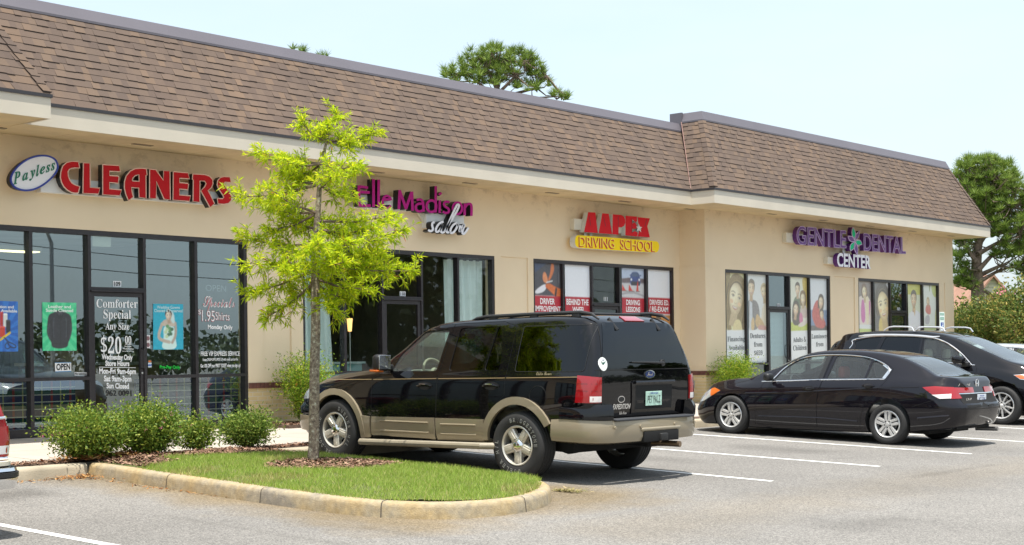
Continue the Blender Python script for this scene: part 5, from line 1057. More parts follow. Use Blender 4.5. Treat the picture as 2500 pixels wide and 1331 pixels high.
number_plate(STORE[3][0], '113', 1901, WW, 749, 8, 8); number_plate(STORE[6][0], '115', 2194, WW, 759, 8, 7)
s = Sheet(c2(448, 908), c2(522, 910), c2(522, 930), c2(448, 930), WY + 0.08); s.rect(0, 1, 0, s.H, (226, 226, 224)); s.text('No Soliciting', 0.04, 0.96, 0.07, s.H * 0.6, (20, 20, 22), bold=0.02); s.done('sticker', 'small white No Soliciting strip at the foot of the cleaners window', 'sticker')
m = MB(); m.quad(*[onY(*q, WY + 0.095) for q in (c2(556, 152), c2(667, 156), c2(667, 90), c2(556, 86))], ink(176, 178, 160)); lone(m, 'paper_sheet', 'pale square sheet behind the glass above the cleaners door', 'paper')

# ------------------------------------------------------------------ things inside the shops
NAVY = pm('plaid_navy', (0.012, 0.018, 0.07), 0.9); PGN = pm('plaid_green', (0.012, 0.06, 0.04), 0.9); PRD = pm('plaid_red', (0.22, 0.02, 0.02), 0.9); PWH = pm('plaid_white', (0.50, 0.50, 0.44), 0.9); PYE = pm('plaid_yellow', (0.30, 0.28, 0.10), 0.9)
def plaid(x0, x1, label):
    m = MB(); y = WY + 0.34; m.box(x0, x1, y, y + 0.05, 0.02, 0.80, NAVY); z = 0.08; k = 0
    while z < 0.78:
        m.box(x0, x1, y - 0.002, y, z + 0.012, z + 0.075, PGN) if k % 2 else None
        m.box(x0, x1, y - 0.006, y - 0.003, z - 0.007, z + 0.007, PWH); z += 0.105; k += 1
    x = x0 + 0.12; k = 0
    while x < x1 - 0.05:
        m.box(x, x + (0.035 if k % 2 == 0 else 0.02), y - 0.004, y - 0.0025, 0.02, 0.80, PRD if k % 2 == 0 else PYE); x += 0.155; k += 1
    return lone(m, 'plaid_panel', label, 'panel', 'plaid panels low behind the cleaners glass')
plaid(10.2, 12.28, 'blue and red plaid panel behind the glass left of the cleaners door'); plaid(13.35, 15.4, 'blue and red plaid panel behind the glass right of the cleaners door')
KH = pm('khaki_cloth', (0.30, 0.24, 0.17), 0.9, var=0.12, vscale=8); SKT = pm('grey_skirt_cloth', (0.30, 0.30, 0.27), 0.9, var=0.2, vscale=5); MAN = pm('mannequin_skin', (0.45, 0.22, 0.12), 0.6)
c = Vector(onY(152, 930, WY + 0.55)); c.z = 0
mn = thing('mannequin', c, 'headless mannequin in a khaki shirt behind the OPEN sign', 'mannequin')
m = MB()
def loftell(m, secs, mat, n=20):
    vs = []
    for z, rx, ry, oy in secs:
        for j in range(n): a = 2 * math.pi * j / n; vs.append((c.x + rx * math.cos(a), c.y + oy + ry * math.sin(a), z))
    k = len(secs); m.add(vs, [(i * n + j, i * n + (j + 1) % n, (i + 1) * n + (j + 1) % n, (i + 1) * n + j) for i in range(k - 1) for j in range(n)], mat)
loftell(m, [(0.78, 0.17, 0.12, 0), (0.9, 0.19, 0.13, 0), (1.05, 0.21, 0.13, 0), (1.18, 0.22, 0.12, 0), (1.26, 0.19, 0.10, 0), (1.30, 0.09, 0.07, 0), (1.32, 0.06, 0.055, 0)], KH)
for q in (-1, 1): m.tube([(c.x + q * 0.19, c.y, 1.25), (c.x + q * 0.25, c.y - 0.02, 1.08), (c.x + q * 0.27, c.y - 0.05, 0.86)], [0.07, 0.065, 0.055], KH, 10)
put(m, 'shirt', mn, 60); m = MB(); loftell(m, [(0.12, 0.24, 0.17, 0), (0.5, 0.21, 0.15, 0), (0.80, 0.165, 0.115, 0)], SKT); put(m, 'skirt', mn, 60)
m = MB(); m.tube([(c.x, c.y, 1.28), (c.x, c.y, 1.38)], 0.045, MAN, 12); put(m, 'neck', mn, 40); m = MB(); m.lathe([(0, 0.03), (0.15, 0.02), (0.16, 0)], BLK, 20, 'z', (c.x, c.y, 0)); m.tube([(c.x, c.y, 0.02), (c.x, c.y, 0.8)], 0.015, BLK, 8); put(m, 'stand', mn)
LIT = pm('lit_diffuser', (0.9, 0.85, 0.6), 0.5, emit=(1.0, 0.84, 0.42), estr=1.5)
for x0, x1, y0, y1, lb in ((10.2, 13.3, 22.0, 22.3, 'long lit yellowish ceiling strip light inside the cleaners'), (9.4, 10.98, 20.6, 20.85, 'short lit ceiling strip light at the left edge inside the cleaners')):
    t = thing('ceiling_light', ((x0 + x1) / 2, (y0 + y1) / 2, 2.92), lb, 'ceiling light', 'lit ceiling lights in the cleaners'); m = MB(); m.box(x0, x1, y0, y1, 2.92, 2.99, pm('fixture_white', (0.7, 0.7, 0.66), 0.5)); put(m, 'housing', t); m = MB(); m.box(x0 + 0.02, x1 - 0.02, y0 + 0.02, y1 - 0.02, 2.905, 2.919, LIT); put(m, 'diffuser', t)
CTR = pm('counter_wood', (0.28, 0.17, 0.08), 0.6, var=0.3, vscale=4)
t = thing('service_counter', (14.4, 22.2, 0), 'brown wooden service counter deep inside the cleaners', 'counter'); m = MB(); m.box(13.2, 15.6, 22.0, 22.6, 0, 1.02, CTR); put(m, 'cabinet', t); m = MB(); m.box(13.15, 15.62, 21.95, 22.65, 1.02, 1.07, pm('counter_top', (0.5, 0.48, 0.42), 0.4)); put(m, 'counter_top', t)
m = MB()
for i in range(26): x = 9.8 + i * 0.16; m.box(x, x + 0.12, 24.1, 24.7, 0.75 + 0.2 * random.random(), 1.75, pm('bagged_clothes_%d' % (i % 5), [(0.1, 0.1, 0.14), (0.3, 0.28, 0.24), (0.12, 0.05, 0.05), (0.2, 0.22, 0.2), (0.05, 0.07, 0.12)][i % 5], 0.4))
m.tube([(9.7, 24.4, 1.8), (14.1, 24.4, 1.8)], 0.015, RACEW); m.tube([(9.9, 24.4, 0), (9.9, 24.4, 1.8)], 0.02, RACEW); m.tube([(13.9, 24.4, 0), (13.9, 24.4, 1.8)], 0.02, RACEW); lone(m, 'clothes_rack', 'rack of bagged clothes in the dim back of the cleaners', 'rack')
CUR = pm('curtain_voile', (0.70, 0.76, 0.74), 0.9); 
def curtain(x0t, x1t, x0b, x1b, zt, zb, y, label):
    m = MB(); n = 64; rows = 8; vs = []
    for r in range(rows + 1):
        t = r / rows
        for i in range(n + 1):
            u = i / n; x = (x0t * (1 - t) + x0b * t) * (1 - u) + (x1t * (1 - t) + x1b * t) * u
            vs.append((x, y + 0.035 * math.sin(u * 38 + 0.6 * math.sin(t * 3)) + 0.015 * math.sin(u * 71 + t), zt + (zb - zt) * t))
    m.add(vs, [(r * (n + 1) + i, r * (n + 1) + i + 1, (r + 1) * (n + 1) + i + 1, (r + 1) * (n + 1) + i) for r in range(rows) for i in range(n)], CUR)
    m.tube([(min(x0t, x0b) - 0.05, y, zt), (max(x1t, x1b) + 0.05, y, zt)], 0.012, BLK, 8); return lone(m, 'curtain', label, 'curtain', 'white curtains in the salon window', 60)
curtain(16.55, 17.25, 16.55, 17.45, 2.95, 0.1, WY + 0.30, 'white curtain drawn aside behind the left salon pane next to the tree trunk'); curtain(20.22, 21.30, 20.32, 21.30, 2.95, 0.1, WY + 0.30, 'white curtain covering the right salon pane')
m = MB(); m.box(17.5, 19.2, 20.6, 21.2, 0, 0.98, pm('desk_teal', (0.16, 0.33, 0.32), 0.5)); m.box(17.45, 19.25, 20.55, 21.25, 0.98, 1.02, pm('desk_top', (0.4, 0.5, 0.48), 0.4)); lone(m, 'reception_desk', 'pale teal reception desk inside the salon', 'desk')
x, y, _ = onY(854, 820, 20.2)
t = thing('floor_lamp', (x, y, 0), 'thin floor lamp with a small warm lit shade inside the salon', 'lamp'); m = MB(); m.tube([(x, y, 0), (x, y, 1.62)], 0.012, pm('lamp_steel', (0.6, 0.6, 0.55), 0.4, metal=0.7), 8); m.lathe([(0, 0.02), (0.12, 0.015), (0.13, 0)], BLK, 16, 'z', (x, y, 0)); put(m, 'pole', t); m = MB(); m.lathe([(0.035, 1.58), (0.055, 1.82), (0.05, 1.82), (0.03, 1.6)], pm('lamp_glow', (0.9, 0.6, 0.25), 0.5, emit=(1, 0.55, 0.18), estr=0.9), 14, 'z', (x, y, 0)); put(m, 'lamp_shade', t)
s = Sheet((1058, 728), (1094, 731), (1094, 786), (1058, 785), 22.5); s.rect(0, 1, 0, s.H, (150, 150, 136)); s.stroke([(0.5 + (0.42 - 0.012 * i) * math.cos(i * 0.35), s.H * 0.5 + (0.42 - 0.012 * i) * math.sin(i * 0.35)) for i in range(24)], 0.13, (70, 56, 44)); s.done('wall_art', 'grey canvas with a dark swirl on the salon wall', 'picture')
m = MB(); BL = pm('blind_slat', (0.62, 0.68, 0.67), 0.6)
for i in range(62): z = 0.2 + i * 0.03; m.box(30.40, 31.2, WW + 0.16, WW + 0.178, z, z + 0.024, BL)
m.box(30.40, 31.2, WW + 0.15, WW + 0.19, 2.06, 2.11, BL); lone(m, 'window_blind', 'closed pale horizontal blind behind the first dental door', 'blind')
m = MB(); DK = pm('dark_blind', (0.05, 0.045, 0.04), 0.8)
for i in range(40): z = 0.1 + i * 0.05; m.box(36.5, 37.5, WW + 0.18, WW + 0.2, z, z + 0.046, DK)
lone(m, 'window_blind', 'dark blind behind the second dental door', 'blind')
# ================================================================== vehicles
def pchip(pts):
    xs = np.array([p[0] for p in pts], float); ys = np.array([p[1] for p in pts], float)
    o = np.argsort(xs); xs, ys = xs[o], ys[o]; h = np.diff(xs); d = np.diff(ys) / h; n = len(xs); m = np.zeros(n)
    if n > 2:
        for i in range(1, n - 1):
            if d[i - 1] * d[i] > 0:
                w1, w2 = 2 * h[i] + h[i - 1], h[i] + 2 * h[i - 1]; m[i] = (w1 + w2) / (w1 / d[i - 1] + w2 / d[i])
    m[0], m[-1] = d[0], d[-1]
    def f(x):
        if x <= xs[0]: return float(ys[0])
        if x >= xs[-1]: return float(ys[-1])
        i = int(np.searchsorted(xs, x) - 1); i = max(0, min(i, n - 2)); t = (x - xs[i]) / h[i]
        return float((1 + 2 * t) * (1 - t) ** 2 * ys[i] + t * (1 - t) ** 2 * h[i] * m[i] + t * t * (3 - 2 * t) * ys[i + 1] + t * t * (t - 1) * h[i] * m[i + 1])
    return f
def half_section(b, w, s, t, q, e=0.0):
    h = t - s; L = lambda k: (w - 0.05 - e) * (1 - k) + q * k
    p = [(0, b), (w * 0.6, b), (w - 0.12, b), (w - 0.045, b + 0.02), (w - 0.016, b + 0.12), (w - 0.002, b + 0.40 * (s - b)), (w, b + 0.62 * (s - b)), (w - 0.012 - e * .35, s - 0.10), (w - 0.03 - e * .75, s - 0.03), (w - 0.052 - e, s + 0.02 * min(1, h / 0.3)),
         (L(0.22), s + 0.22 * h), (L(0.6), s + 0.55 * h), (L(0.95), s + 0.82 * h), (q - 0.03, s + 0.935 * h), (q * 0.82, s + 0.982 * h), (q * 0.45, t), (0, t)]
    return chaikin(p, 2)
class Car:
    def __init__(s, spec, mats):
        s.sp = spec; s.F = {k: pchip(spec[k]) for k in ('bot', 'ws', 'zs', 'top', 'wt')}; s.mats = mats
        s.lr = pchip(spec['lean_r']) if 'lean_r' in spec else None; s.lf = pchip(spec['lean_f']) if 'lean_f' in spec else None
        s.x0, s.x1 = spec['x']; me = s.loft(s.x0, s.x1); s.full = me
        s.bvh = BVHTree.FromPolygons([v.co for v in me.vertices], [tuple(p.vertices) for p in me.polygons])
    def loft(s, x0, x1, inset=0.0, zfloor=None, zin=0.0, step=0.035):
        n = max(8, int((x1 - x0) / step)); u = np.linspace(0, 1, n + 1); xs = x0 + (x1 - x0) * (u + (0.0 if inset else -0.035 * np.sin(2 * np.pi * u) * 1.6))
        V = []; k = None
        for x in xs:
            b, w, sh, t, q = (s.F[a](x) for a in ('bot', 'ws', 'zs', 'top', 'wt'))
            if inset: b = max(b, zfloor); w -= inset; q -= inset; t -= zin; sh = max(sh, b + 0.1)
            hp = half_section(b, w, sh, t, q, s.sp.get('sh', 0.0) * (0 if inset else 1)); ring = hp + [(-y, z) for y, z in reversed(hp[1:-1])]; k = len(ring)
            for y, z in ring:
                dx = 0
                if s.lr and not inset: a = max(0, 1 - (x - s.x0) / 0.55); dx += s.lr(z) * a * a * (3 - 2 * a)
                if s.lf and not inset: a = max(0, 1 - (s.x1 - x) / 0.45); dx += s.lf(z) * a * a * (3 - 2 * a)
                V.append((x + dx, y, z + s.sp.get('rake', 0) * x + s.sp.get('rz', 0)))
        F = [(i * k + j, i * k + (j + 1) % k, (i + 1) * k + (j + 1) % k, (i + 1) * k + j) for i in range(n) for j in range(k)]
        for base, flip in ((0, False), (n * k, True)):
            c = np.mean([V[base + j] for j in range(k)], axis=0); R0 = [np.array(V[base + j]) for j in range(k)]; ds = 1 if flip else -1; c[2] = (max(q[2] for q in R0) + min(q[2] for q in R0)) / 2
            for sc in ((0.975, 0.93, 0.84, 0.68, 0.45, 0.2) if not inset else ()):
                nb_ = len(V)
                for q in R0:
                    r = c + (q - c) * sc; xe = (x1 if flip else x0); zn = r[2] - s.sp.get('rake', 0) * xe - s.sp.get('rz', 0); ln = (s.lf if flip else s.lr); V.append((xe + (ln(zn) if ln else 0) + ds * s.sp.get('bulge', 0.045) * (1 - sc * sc) ** 0.6, r[1], r[2]))
                F += [((base + j, base + (j + 1) % k, nb_ + (j + 1) % k, nb_ + j)) for j in range(k)]; base = nb_
            c = np.mean([V[base + j] for j in range(k)], axis=0); V.append(tuple(c)); ci = len(V) - 1
            F += [((ci, base + j, base + (j + 1) % k) if flip else (ci, base + (j + 1) % k, base + j)) for j in range(k)]
        return solid_mesh(V, F, 1 if inset else 0, s.mats)
    def build_body(s, parent, windows, doors, wells, cab=None, extra=()):
        me = s.full.copy()
        if cab: me = boolean(me, s.loft(*cab[:2], inset=0.07, zfloor=cab[2], zin=0.05, step=0.08), 'DIFFERENCE')
        for x, z, r, w in wells:
            for sg_ in (1, -1):
                m = MB(); n = 40; m.prism([(x + r * math.cos(2 * math.pi * i / n), sg_ * 1.4, z + r * math.sin(2 * math.pi * i / n)) for i in range(n)], (0, -sg_ * (1.4 - w), 0), s.mats[1]); me = boolean(me, solid_mb(m, 1, s.mats), 'DIFFERENCE')
        for poly in windows:
            m = MB(); m.prism([(x, 1.5, z) for x, z in poly], (0, -3.0, 0), s.mats[1]); me = boolean(me, solid_mb(m, 1, s.mats), 'DIFFERENCE')
        for m in extra: me = boolean(me, solid_mb(m, 1, s.mats), 'DIFFERENCE')
        out = []
        for poly in doors:
            big = grow(poly, 0.0035); m = MB(); m.prism([(x, 1.5, z) for x, z in big], (0, -3.0, 0), s.mats[1]); B = solid_mb(m, 1, s.mats)
            m = MB(); m.prism([(x, 1.5, z) for x, z in grow(poly, -0.0015)], (0, -1.15, 0), s.mats[1]); A = solid_mb(m, 1, s.mats)
            dm = boolean(me.copy(), A, 'INTERSECT'); me = boolean(me, B, 'DIFFERENCE')
            dm.shade_smooth(); dm.set_sharp_from_angle(angle=R_(32)); o = bpy.data.objects.new('door', dm); COL.objects.link(o); o.parent = parent; out.append(o)
            r = dup(o, parent); r.scale = (1, -1, 1); out.append(r)
        me.shade_smooth(); me.set_sharp_from_angle(angle=R_(32))
        b = bpy.data.objects.new('body', me); COL.objects.link(b); b.parent = parent; return b, out
    FR = {'left': (Vector((0, 4, 0)), Vector((0, -1, 0)), Vector((1, 0, 0)), Vector((0, 0, 1))), 'rear': (Vector((-8, 0, 0)), Vector((1, 0, 0)), Vector((0, 1, 0)), Vector((0, 0, 1))), 'front': (Vector((8, 0, 0)), Vector((-1, 0, 0)), Vector((0, 1, 0)), Vector((0, 0, 1))),
          'top': (Vector((0, 0, 5)), Vector((0, 0, -1)), Vector((1, 0, 0)), Vector((0, 1, 0)))}
    def hit(s, view, a, b):
        o, d, ea, eb = s.FR[view] if isinstance(view, str) else view
        loc, nor, *_ = s.bvh.ray_cast(o + ea * a + eb * b, d)
        if loc is None: return None, None
        if nor.dot(d) > 0: nor = -nor
        return loc, nor
    def patch(s, view, poly, mat, off=0.004, thick=0.0, step=0.07, mb=None, edge=None):
        """2D outline projected onto the body; optional thickness outward"""
        mb = mb or MB(); dense = []
        for i, p in enumerate(poly):
            q = poly[(i + 1) % len(poly)]; L = math.dist(p, q); n = max(1, int(L / step)); dense += [(p[0] + (q[0] - p[0]) * j / n, p[1] + (q[1] - p[1]) * j / n) for j in range(n)]
        xs = [p[0] for p in dense]; ys = [p[1] for p in dense]; ex = []; y = min(ys) + step / 2
        while y < max(ys):
            x = min(xs) + step / 2
            while x < max(xs):
                if inside((x, y), dense): ex.append((x, y))
                x += step
            y += step
        nb = len(dense); cv, ce, cf, *_ = geometry.delaunay_2d_cdt([Vector(p) for p in dense + ex], [(i, (i + 1) % nb) for i in range(nb)], [], 1, 1e-5)
        P = []; ok = []
        for v in cv:
            l, n = s.hit(view, v.x, v.y); ok.append(l is not None); P.append((l + n * off, n) if l is not None else (Vector(), Vector((0, 0, 1))))
        F = [tuple(f) for f in cf if all(ok[i] for i in f)]
        if thick:
            k = len(P); cnt = {}
            for t in F:
                for a, b in zip(t, t[1:] + t[:1]):
                    if (b, a) in cnt: del cnt[(b, a)]
                    else: cnt[(a, b)] = 1
            top = [p + n * thick for p, n in P]; mb.add(top, F, mat); mb.add([p - n * 0.01 for p, n in P] + top, [(a, b, b + k, a + k) for a, b in cnt], edge or mat)
        else: mb.add([p for p, n in P], F, mat)
        return mb
    def strip(s, view, line, w, mat, off=0.002, mb=None, step=0.05):
        mb = mb or MB(); d = []
        for p, q in zip(line, line[1:]):
            n = max(1, int(math.dist(p, q) / step)); d += [(p[0] + (q[0] - p[0]) * j / n, p[1] + (q[1] - p[1]) * j / n) for j in range(n)]
        d.append(line[-1]); H = [s.hit(view, *p) for p in d]; H = [h for h in H if h[0] is not None]
        L = []; R2 = []
        for i, (l, n) in enumerate(H):
            t = (H[min(i + 1, len(H) - 1)][0] - H[max(i - 1, 0)][0]).normalized(); c = n.cross(t).normalized() * (w / 2); L.append(l + n * off + c); R2.append(l + n * off - c)
        k = len(L); mb.add(L + R2, [(i, i + 1, k + i + 1, k + i) for i in range(k - 1)], mat); return mb
    def tube(s, view, line, r, mat, off=0.0, mb=None, step=0.06, n=6):
        mb = mb or MB(); d = []
        for p, q in zip(line, line[1:]):
            m = max(1, int(math.dist(p, q) / step)); d += [(p[0] + (q[0] - p[0]) * j / m, p[1] + (q[1] - p[1]) * j / m) for j in range(m)]
        d.append(line[-1]); H = [s.hit(view, *p) for p in d]; mb.tube([l + n_ * off for l, n_ in H if l is not None], r, mat, n); return mb
def solid_mesh(V, F, idx, mats):
    me = bpy.data.meshes.new('solid'); me.from_pydata(V, [], F)
    b = bmesh.new(); b.from_mesh(me); bmesh.ops.remove_doubles(b, verts=b.verts, dist=1e-5); bmesh.ops.dissolve_degenerate(b, edges=b.edges, dist=1e-6); bmesh.ops.recalc_face_normals(b, faces=b.faces); b.to_mesh(me); b.free()
    for m in mats: me.materials.append(m)
    me.polygons.foreach_set('material_index', [idx] * len(me.polygons)); return me
def solid_mb(m, idx, mats): return solid_mesh(m.v, m.f, idx, mats)
def boolean(A, B, op):
    oa = bpy.data.objects.new('a', A); ob = bpy.data.objects.new('b', B); COL.objects.link(oa); COL.objects.link(ob); res = None
    for solver in ('MANIFOLD', 'EXACT'):
        md = oa.modifiers.new('bool', 'BOOLEAN'); md.operation = op; md.object = ob
        try: md.solver = solver
        except Exception: oa.modifiers.clear(); continue
        dg = bpy.context.evaluated_depsgraph_get(); dg.update(); r = bpy.data.meshes.new_from_object(oa.evaluated_get(dg))
        oa.modifiers.clear()
        if len(r.polygons) > 8 and not (solver == 'MANIFOLD' and op == 'DIFFERENCE' and len(r.polygons) == len(A.polygons)): res = r; break
        if res is None or len(r.polygons) > 8: res = r
    bpy.data.objects.remove(oa); bpy.data.objects.remove(ob); return res
def grow(poly, d):
    n = len(poly); area = sum(poly[i][0] * poly[(i + 1) % n][1] - poly[(i + 1) % n][0] * poly[i][1] for i in range(n)); sg_ = 1 if area > 0 else -1; o = []
    for i in range(n):
        a, b, c = Vector(poly[i - 1]), Vector(poly[i]), Vector(poly[(i + 1) % n]); e1 = (b - a).normalized(); e2 = (c - b).normalized()
        n1 = Vector((e1.y, -e1.x)) * sg_; n2 = Vector((e2.y, -e2.x)) * sg_; m = n1 + n2; m = m / max(0.35, (1 + n1.dot(n2))); o.append(tuple(b + m * d))
    return o
def rounded(poly, n=2, keep=0.8):
    """soften the corners of a window outline without shrinking it much"""
    o = []; k = len(poly)
    for i in range(k):
        a, b, c = Vector(poly[i - 1]), Vector(poly[i]), Vector(poly[(i + 1) % k]); r1 = min(0.04, (a - b).length * 0.35); r2 = min(0.04, (c - b).length * 0.35); p = b + (a - b).normalized() * r1; q = b + (c - b).normalized() * r2
        for t in (0, 0.33, 0.67, 1): o.append(tuple(p * (1 - t) ** 2 + b * 2 * t * (1 - t) + q * t * t))
    return o
def child(mb, name, parent, smooth=40):
    o = mb.build(name, smooth=smooth); o.parent = parent; return o
def mirror(o):
    c = dup(o, o.parent); c.scale = (1, -1, 1); return c
TYRE = pm('tyre_rubber', (0.022, 0.022, 0.022), 0.75, bump=0.2, bscale=120); ALLOY = pm('wheel_alloy', (0.66, 0.655, 0.64), 0.3, metal=0.45); CHROME = pm('chrome', (0.8, 0.8, 0.8), 0.06, metal=1.0); DISC = pm('brake_dark', (0.03, 0.03, 0.03), 0.6, metal=0.4); BLP = pm('black_trim', (0.012, 0.012, 0.013), 0.45); MATT = pm('underbody', (0.008, 0.008, 0.008), 0.9); STEEL = pm('disc_steel', (0.35, 0.34, 0.33), 0.35, metal=0.9)
def make_wheel(R, rim, w, style, letters=False, alloy=ALLOY):
    """axle along y, outer face at +y = 0; returns wheel object (hub) with tyre, rim, cap children"""
    m = MB(); m.lathe([(0.0, -0.07), (rim * 0.62, -0.07), (rim * 0.62, -0.085), (0, -0.085)], STEEL, 28); m.lathe([(rim * 0.9, -0.11), (0, -0.11)], DISC, 28); hub = m.build('wheel', smooth=30)
    t = MB(); s = R - rim
    prof = [(rim - 0.005, -0.012), (rim + 0.008, -0.004), (rim + 0.3 * s, 0.012), (rim + 0.6 * s, 0.012), (rim + 0.8 * s, 0.002), (R - 0.012, -0.016), (R, -0.036)]
    for g in range(4): a = -0.036 - (w - 0.072) * (g + 0.5) / 4.0; prof += [(R, a + 0.010), (R - 0.010, a + 0.005), (R - 0.010, a - 0.005), (R, a - 0.010)]
    prof += [(R, -w + 0.036), (R - 0.012, -w + 0.016), (rim + 0.7 * s, -w), (rim, -w + 0.01)]; t.lathe(prof, TYRE, 56); child(t, 'tyre', hub, 35)
    r = MB(); r.lathe([(rim + 0.002, -w * 0.9), (rim - 0.012, -w * 0.6), (rim - 0.018, -0.05), (rim - 0.012, -0.02), (rim + 0.004, -0.006), (rim - 0.006, 0.002), (rim - 0.022, -0.012), (rim - 0.026, -0.04)], alloy, 48)
    def spoke(an, w0, w1, r0, r1, th, d0, d1, off0=0, off1=0):
        c, sn = math.cos(an), math.sin(an); P = []
        for rr, ww, dd, of in ((r0, w0, d0, off0), ((r0 + r1) / 2, (w0 + w1) / 2, (d0 + d1) / 2 + 0.006, (off0 + off1) / 2), (r1, w1, d1, off1)):
            for q, dz in ((-1, -0.012), (-0.72, 0), (0.72, 0), (1, -0.012)): x, z = rr, of + q * ww / 2; P.append((x * c - z * sn, dd + dz, x * sn + z * c))
        Bk = [(x, y - th, z) for x, y, z in P]; k = len(P); r.add(P + Bk, [(i * 4 + j, i * 4 + j + 1, i * 4 + 5 + j, i * 4 + 4 + j) for i in range(2) for j in range(3)] + [(i * 4, i * 4 + 4, k + i * 4 + 4, k + i * 4) for i in range(2)] + [(i * 4 + 3, i * 4 + 7, k + i * 4 + 7, k + i * 4 + 3) for i in range(2)], alloy)
    for i in range(5):
        a = math.pi / 2 + 2 * math.pi * i / 5 + (0 if style != 'wide' else math.pi / 5)
        if style == 'wide': spoke(a, rim * 0.46, rim * 0.46, rim * 0.28, rim - 0.018, 0.05, -0.016, -0.014); spoke(a, rim * 0.22, rim * 0.20, rim * 0.36, rim - 0.03, 0.02, -0.006, -0.006)
        elif style == 'slot':
            for q in (-1, 1): spoke(a, rim * 0.20, rim * 0.27, rim * 0.2, rim - 0.012, 0.03, -0.010, -0.008, q * rim * 0.115, q * rim * 0.165)
        else:
            for q in (-1, 1): spoke(a, rim * 0.13, rim * 0.13, rim * 0.2, rim - 0.015, 0.03, -0.012, -0.012, q * rim * 0.09, q * rim * 0.24)
    r.lathe([(0, -0.012), (rim * 0.27, -0.012), (rim * 0.33, -0.03)], alloy, 30)
    for i in range(5): a = math.pi / 2 + 2 * math.pi * (i + 0.5) / 5; r.lathe([(0, -0.008), (0.012, -0.008), (0.012, -0.03)], DISC, 8, 'y', (rim * 0.24 * math.cos(a), 0, rim * 0.24 * math.sin(a)))
    child(r, 'rim', hub, 35)
    m = MB()
    if style == 'wide': m.lathe([(0, 0.012), (rim * 0.16, 0.010), (rim * 0.28, 0.002), (rim * 0.34, -0.02)], CHROME, 30)
    else: m.lathe([(0, 0.0), (rim * 0.12, -0.002), (rim * 0.14, -0.012)], alloy, 20)
    child(m, 'hub_cap', hub, 60)
    if letters:
        m = MB(); LT = pm('tyre_letter_white', (0.42, 0.42, 0.39), 0.6); rr = rim + 0.42 * s; hh = s * 0.30
        for word, mid, span in (('BRIDGESTONE', 125, 112), ('DUELER H/L', 312, 118)):
            n = len(word)
            for i, ch in enumerate(word):
                if ch == ' ': continue
                a = R_(mid - span / 2 + span * (i + 0.5) / n); er = Vector((math.cos(a), 0, math.sin(a))); et = Vector((-math.sin(a), 0, math.cos(a)))
                # outline letter: light glyph with a dark thinner glyph on top; mirrored for the wheel's outside view
                ww = hh * (0.35 if ch in 'I/' else 0.72); c0 = er * (rr - hh / 2)
                for mt, of, b in ((LT, 0.016, 0.015), (TYRE, 0.0175, -0.025)): text_on(m, ch, c0 - et * ww / 2 + Vector((0, of, 0)), c0 + et * ww / 2 + Vector((0, of, 0)), hh, mt, nrm=(0, 1, 0), up=er, bold=b)
        child(m, 'tyre_lettering', hub, None)
    return hub
def place_wheels(hub, parent, axles, R, y, first=True):
    out = []
    for i, (x, s_) in enumerate([(a, q) for a in axles for q in (1, -1)]):
        o = hub if i == 0 else copy_tree(hub); o.parent = parent; o.location = (x, y * s_, R); o.rotation_euler = (0, (0, .5, 2.6, 1.1)[i], 0 if s_ > 0 else math.pi); out.append(o)
    return out
def seat(parent, x, y, mat, w=0.5, z=0.55, top=1.28, name='seat'):
    m = MB(); m.rbox(x - 0.25, x + 0.27, y - w / 2, y + w / 2, z - 0.12, z + 0.06, mat, 0.05); v0 = len(m.v)
    m.rbox(x - 0.36, x - 0.22, y - w / 2 + 0.02, y + w / 2 - 0.02, z, top - 0.22, mat, 0.06); m.rbox(x - 0.40, x - 0.29, y - 0.13, y + 0.13, top - 0.2, top, mat, 0.05); return child(m, name, parent)
def steering(parent, x, y, z, mat, r=0.19):
    m = MB(); c = Vector((x, y, z)); ax = Vector((1, 0, -0.45)).normalized(); u = Vector((0, 1, 0)); v = ax.cross(u)
    m.tube([c + (u * math.cos(t * 0.2618) + v * math.sin(t * 0.2618)) * r for t in range(25)], 0.016, mat, 8); m.tube([c - u * r, c + u * r], 0.02, mat, 6); m.tube([c, c - v * r], 0.02, mat, 6); m.tube([c, c + ax * 0.25], 0.03, mat, 8); m.lathe([(0, -0.02), (0.06, -0.02), (0.07, 0.02)], mat, 14, 'x', tuple(c)); return child(m, 'steering_wheel', parent)
def bumper(name, parent, path, prof, mat, smooth=40):
    """sweep a (outward, z) profile along a half path (x, y) from side to the centre line, mirrored"""
    full = path + [(x, -y) for x, y in reversed(path[:-1])] if abs(path[-1][1]) < 1e-6 else path + [(x, -y) for x, y in reversed(path)]
    full = chaikin(full, 2); m = MB(); vs = []; k = len(prof); n = len(full)
    for i, p in enumerate(full):
        t = (Vector(full[min(i + 1, n - 1)]) - Vector(full[max(i - 1, 0)])).normalized(); nn = Vector((t.y, -t.x))
        if nn.dot(Vector(p) - Vector(((path[0][0]), 0))) < 0: nn = -nn
        for o, z in prof: q = Vector(p) + nn * o; vs.append((q.x, q.y, z))
    m.add(vs, [(i * k + j, i * k + (j + 1) % k, (i + 1) * k + (j + 1) % k, (i + 1) * k + j) for i in range(n - 1) for j in range(k)] + [tuple(range(k)), tuple((n - 1) * k + j for j in range(k))], mat); return child(m, name, parent, smooth)
def carpaint(name, c, metal=0.0, rough=0.22): return pm(name, c, 0.5, metal=metal, coat=1.0, spec=0.0 if metal < 0.25 else 0.3)
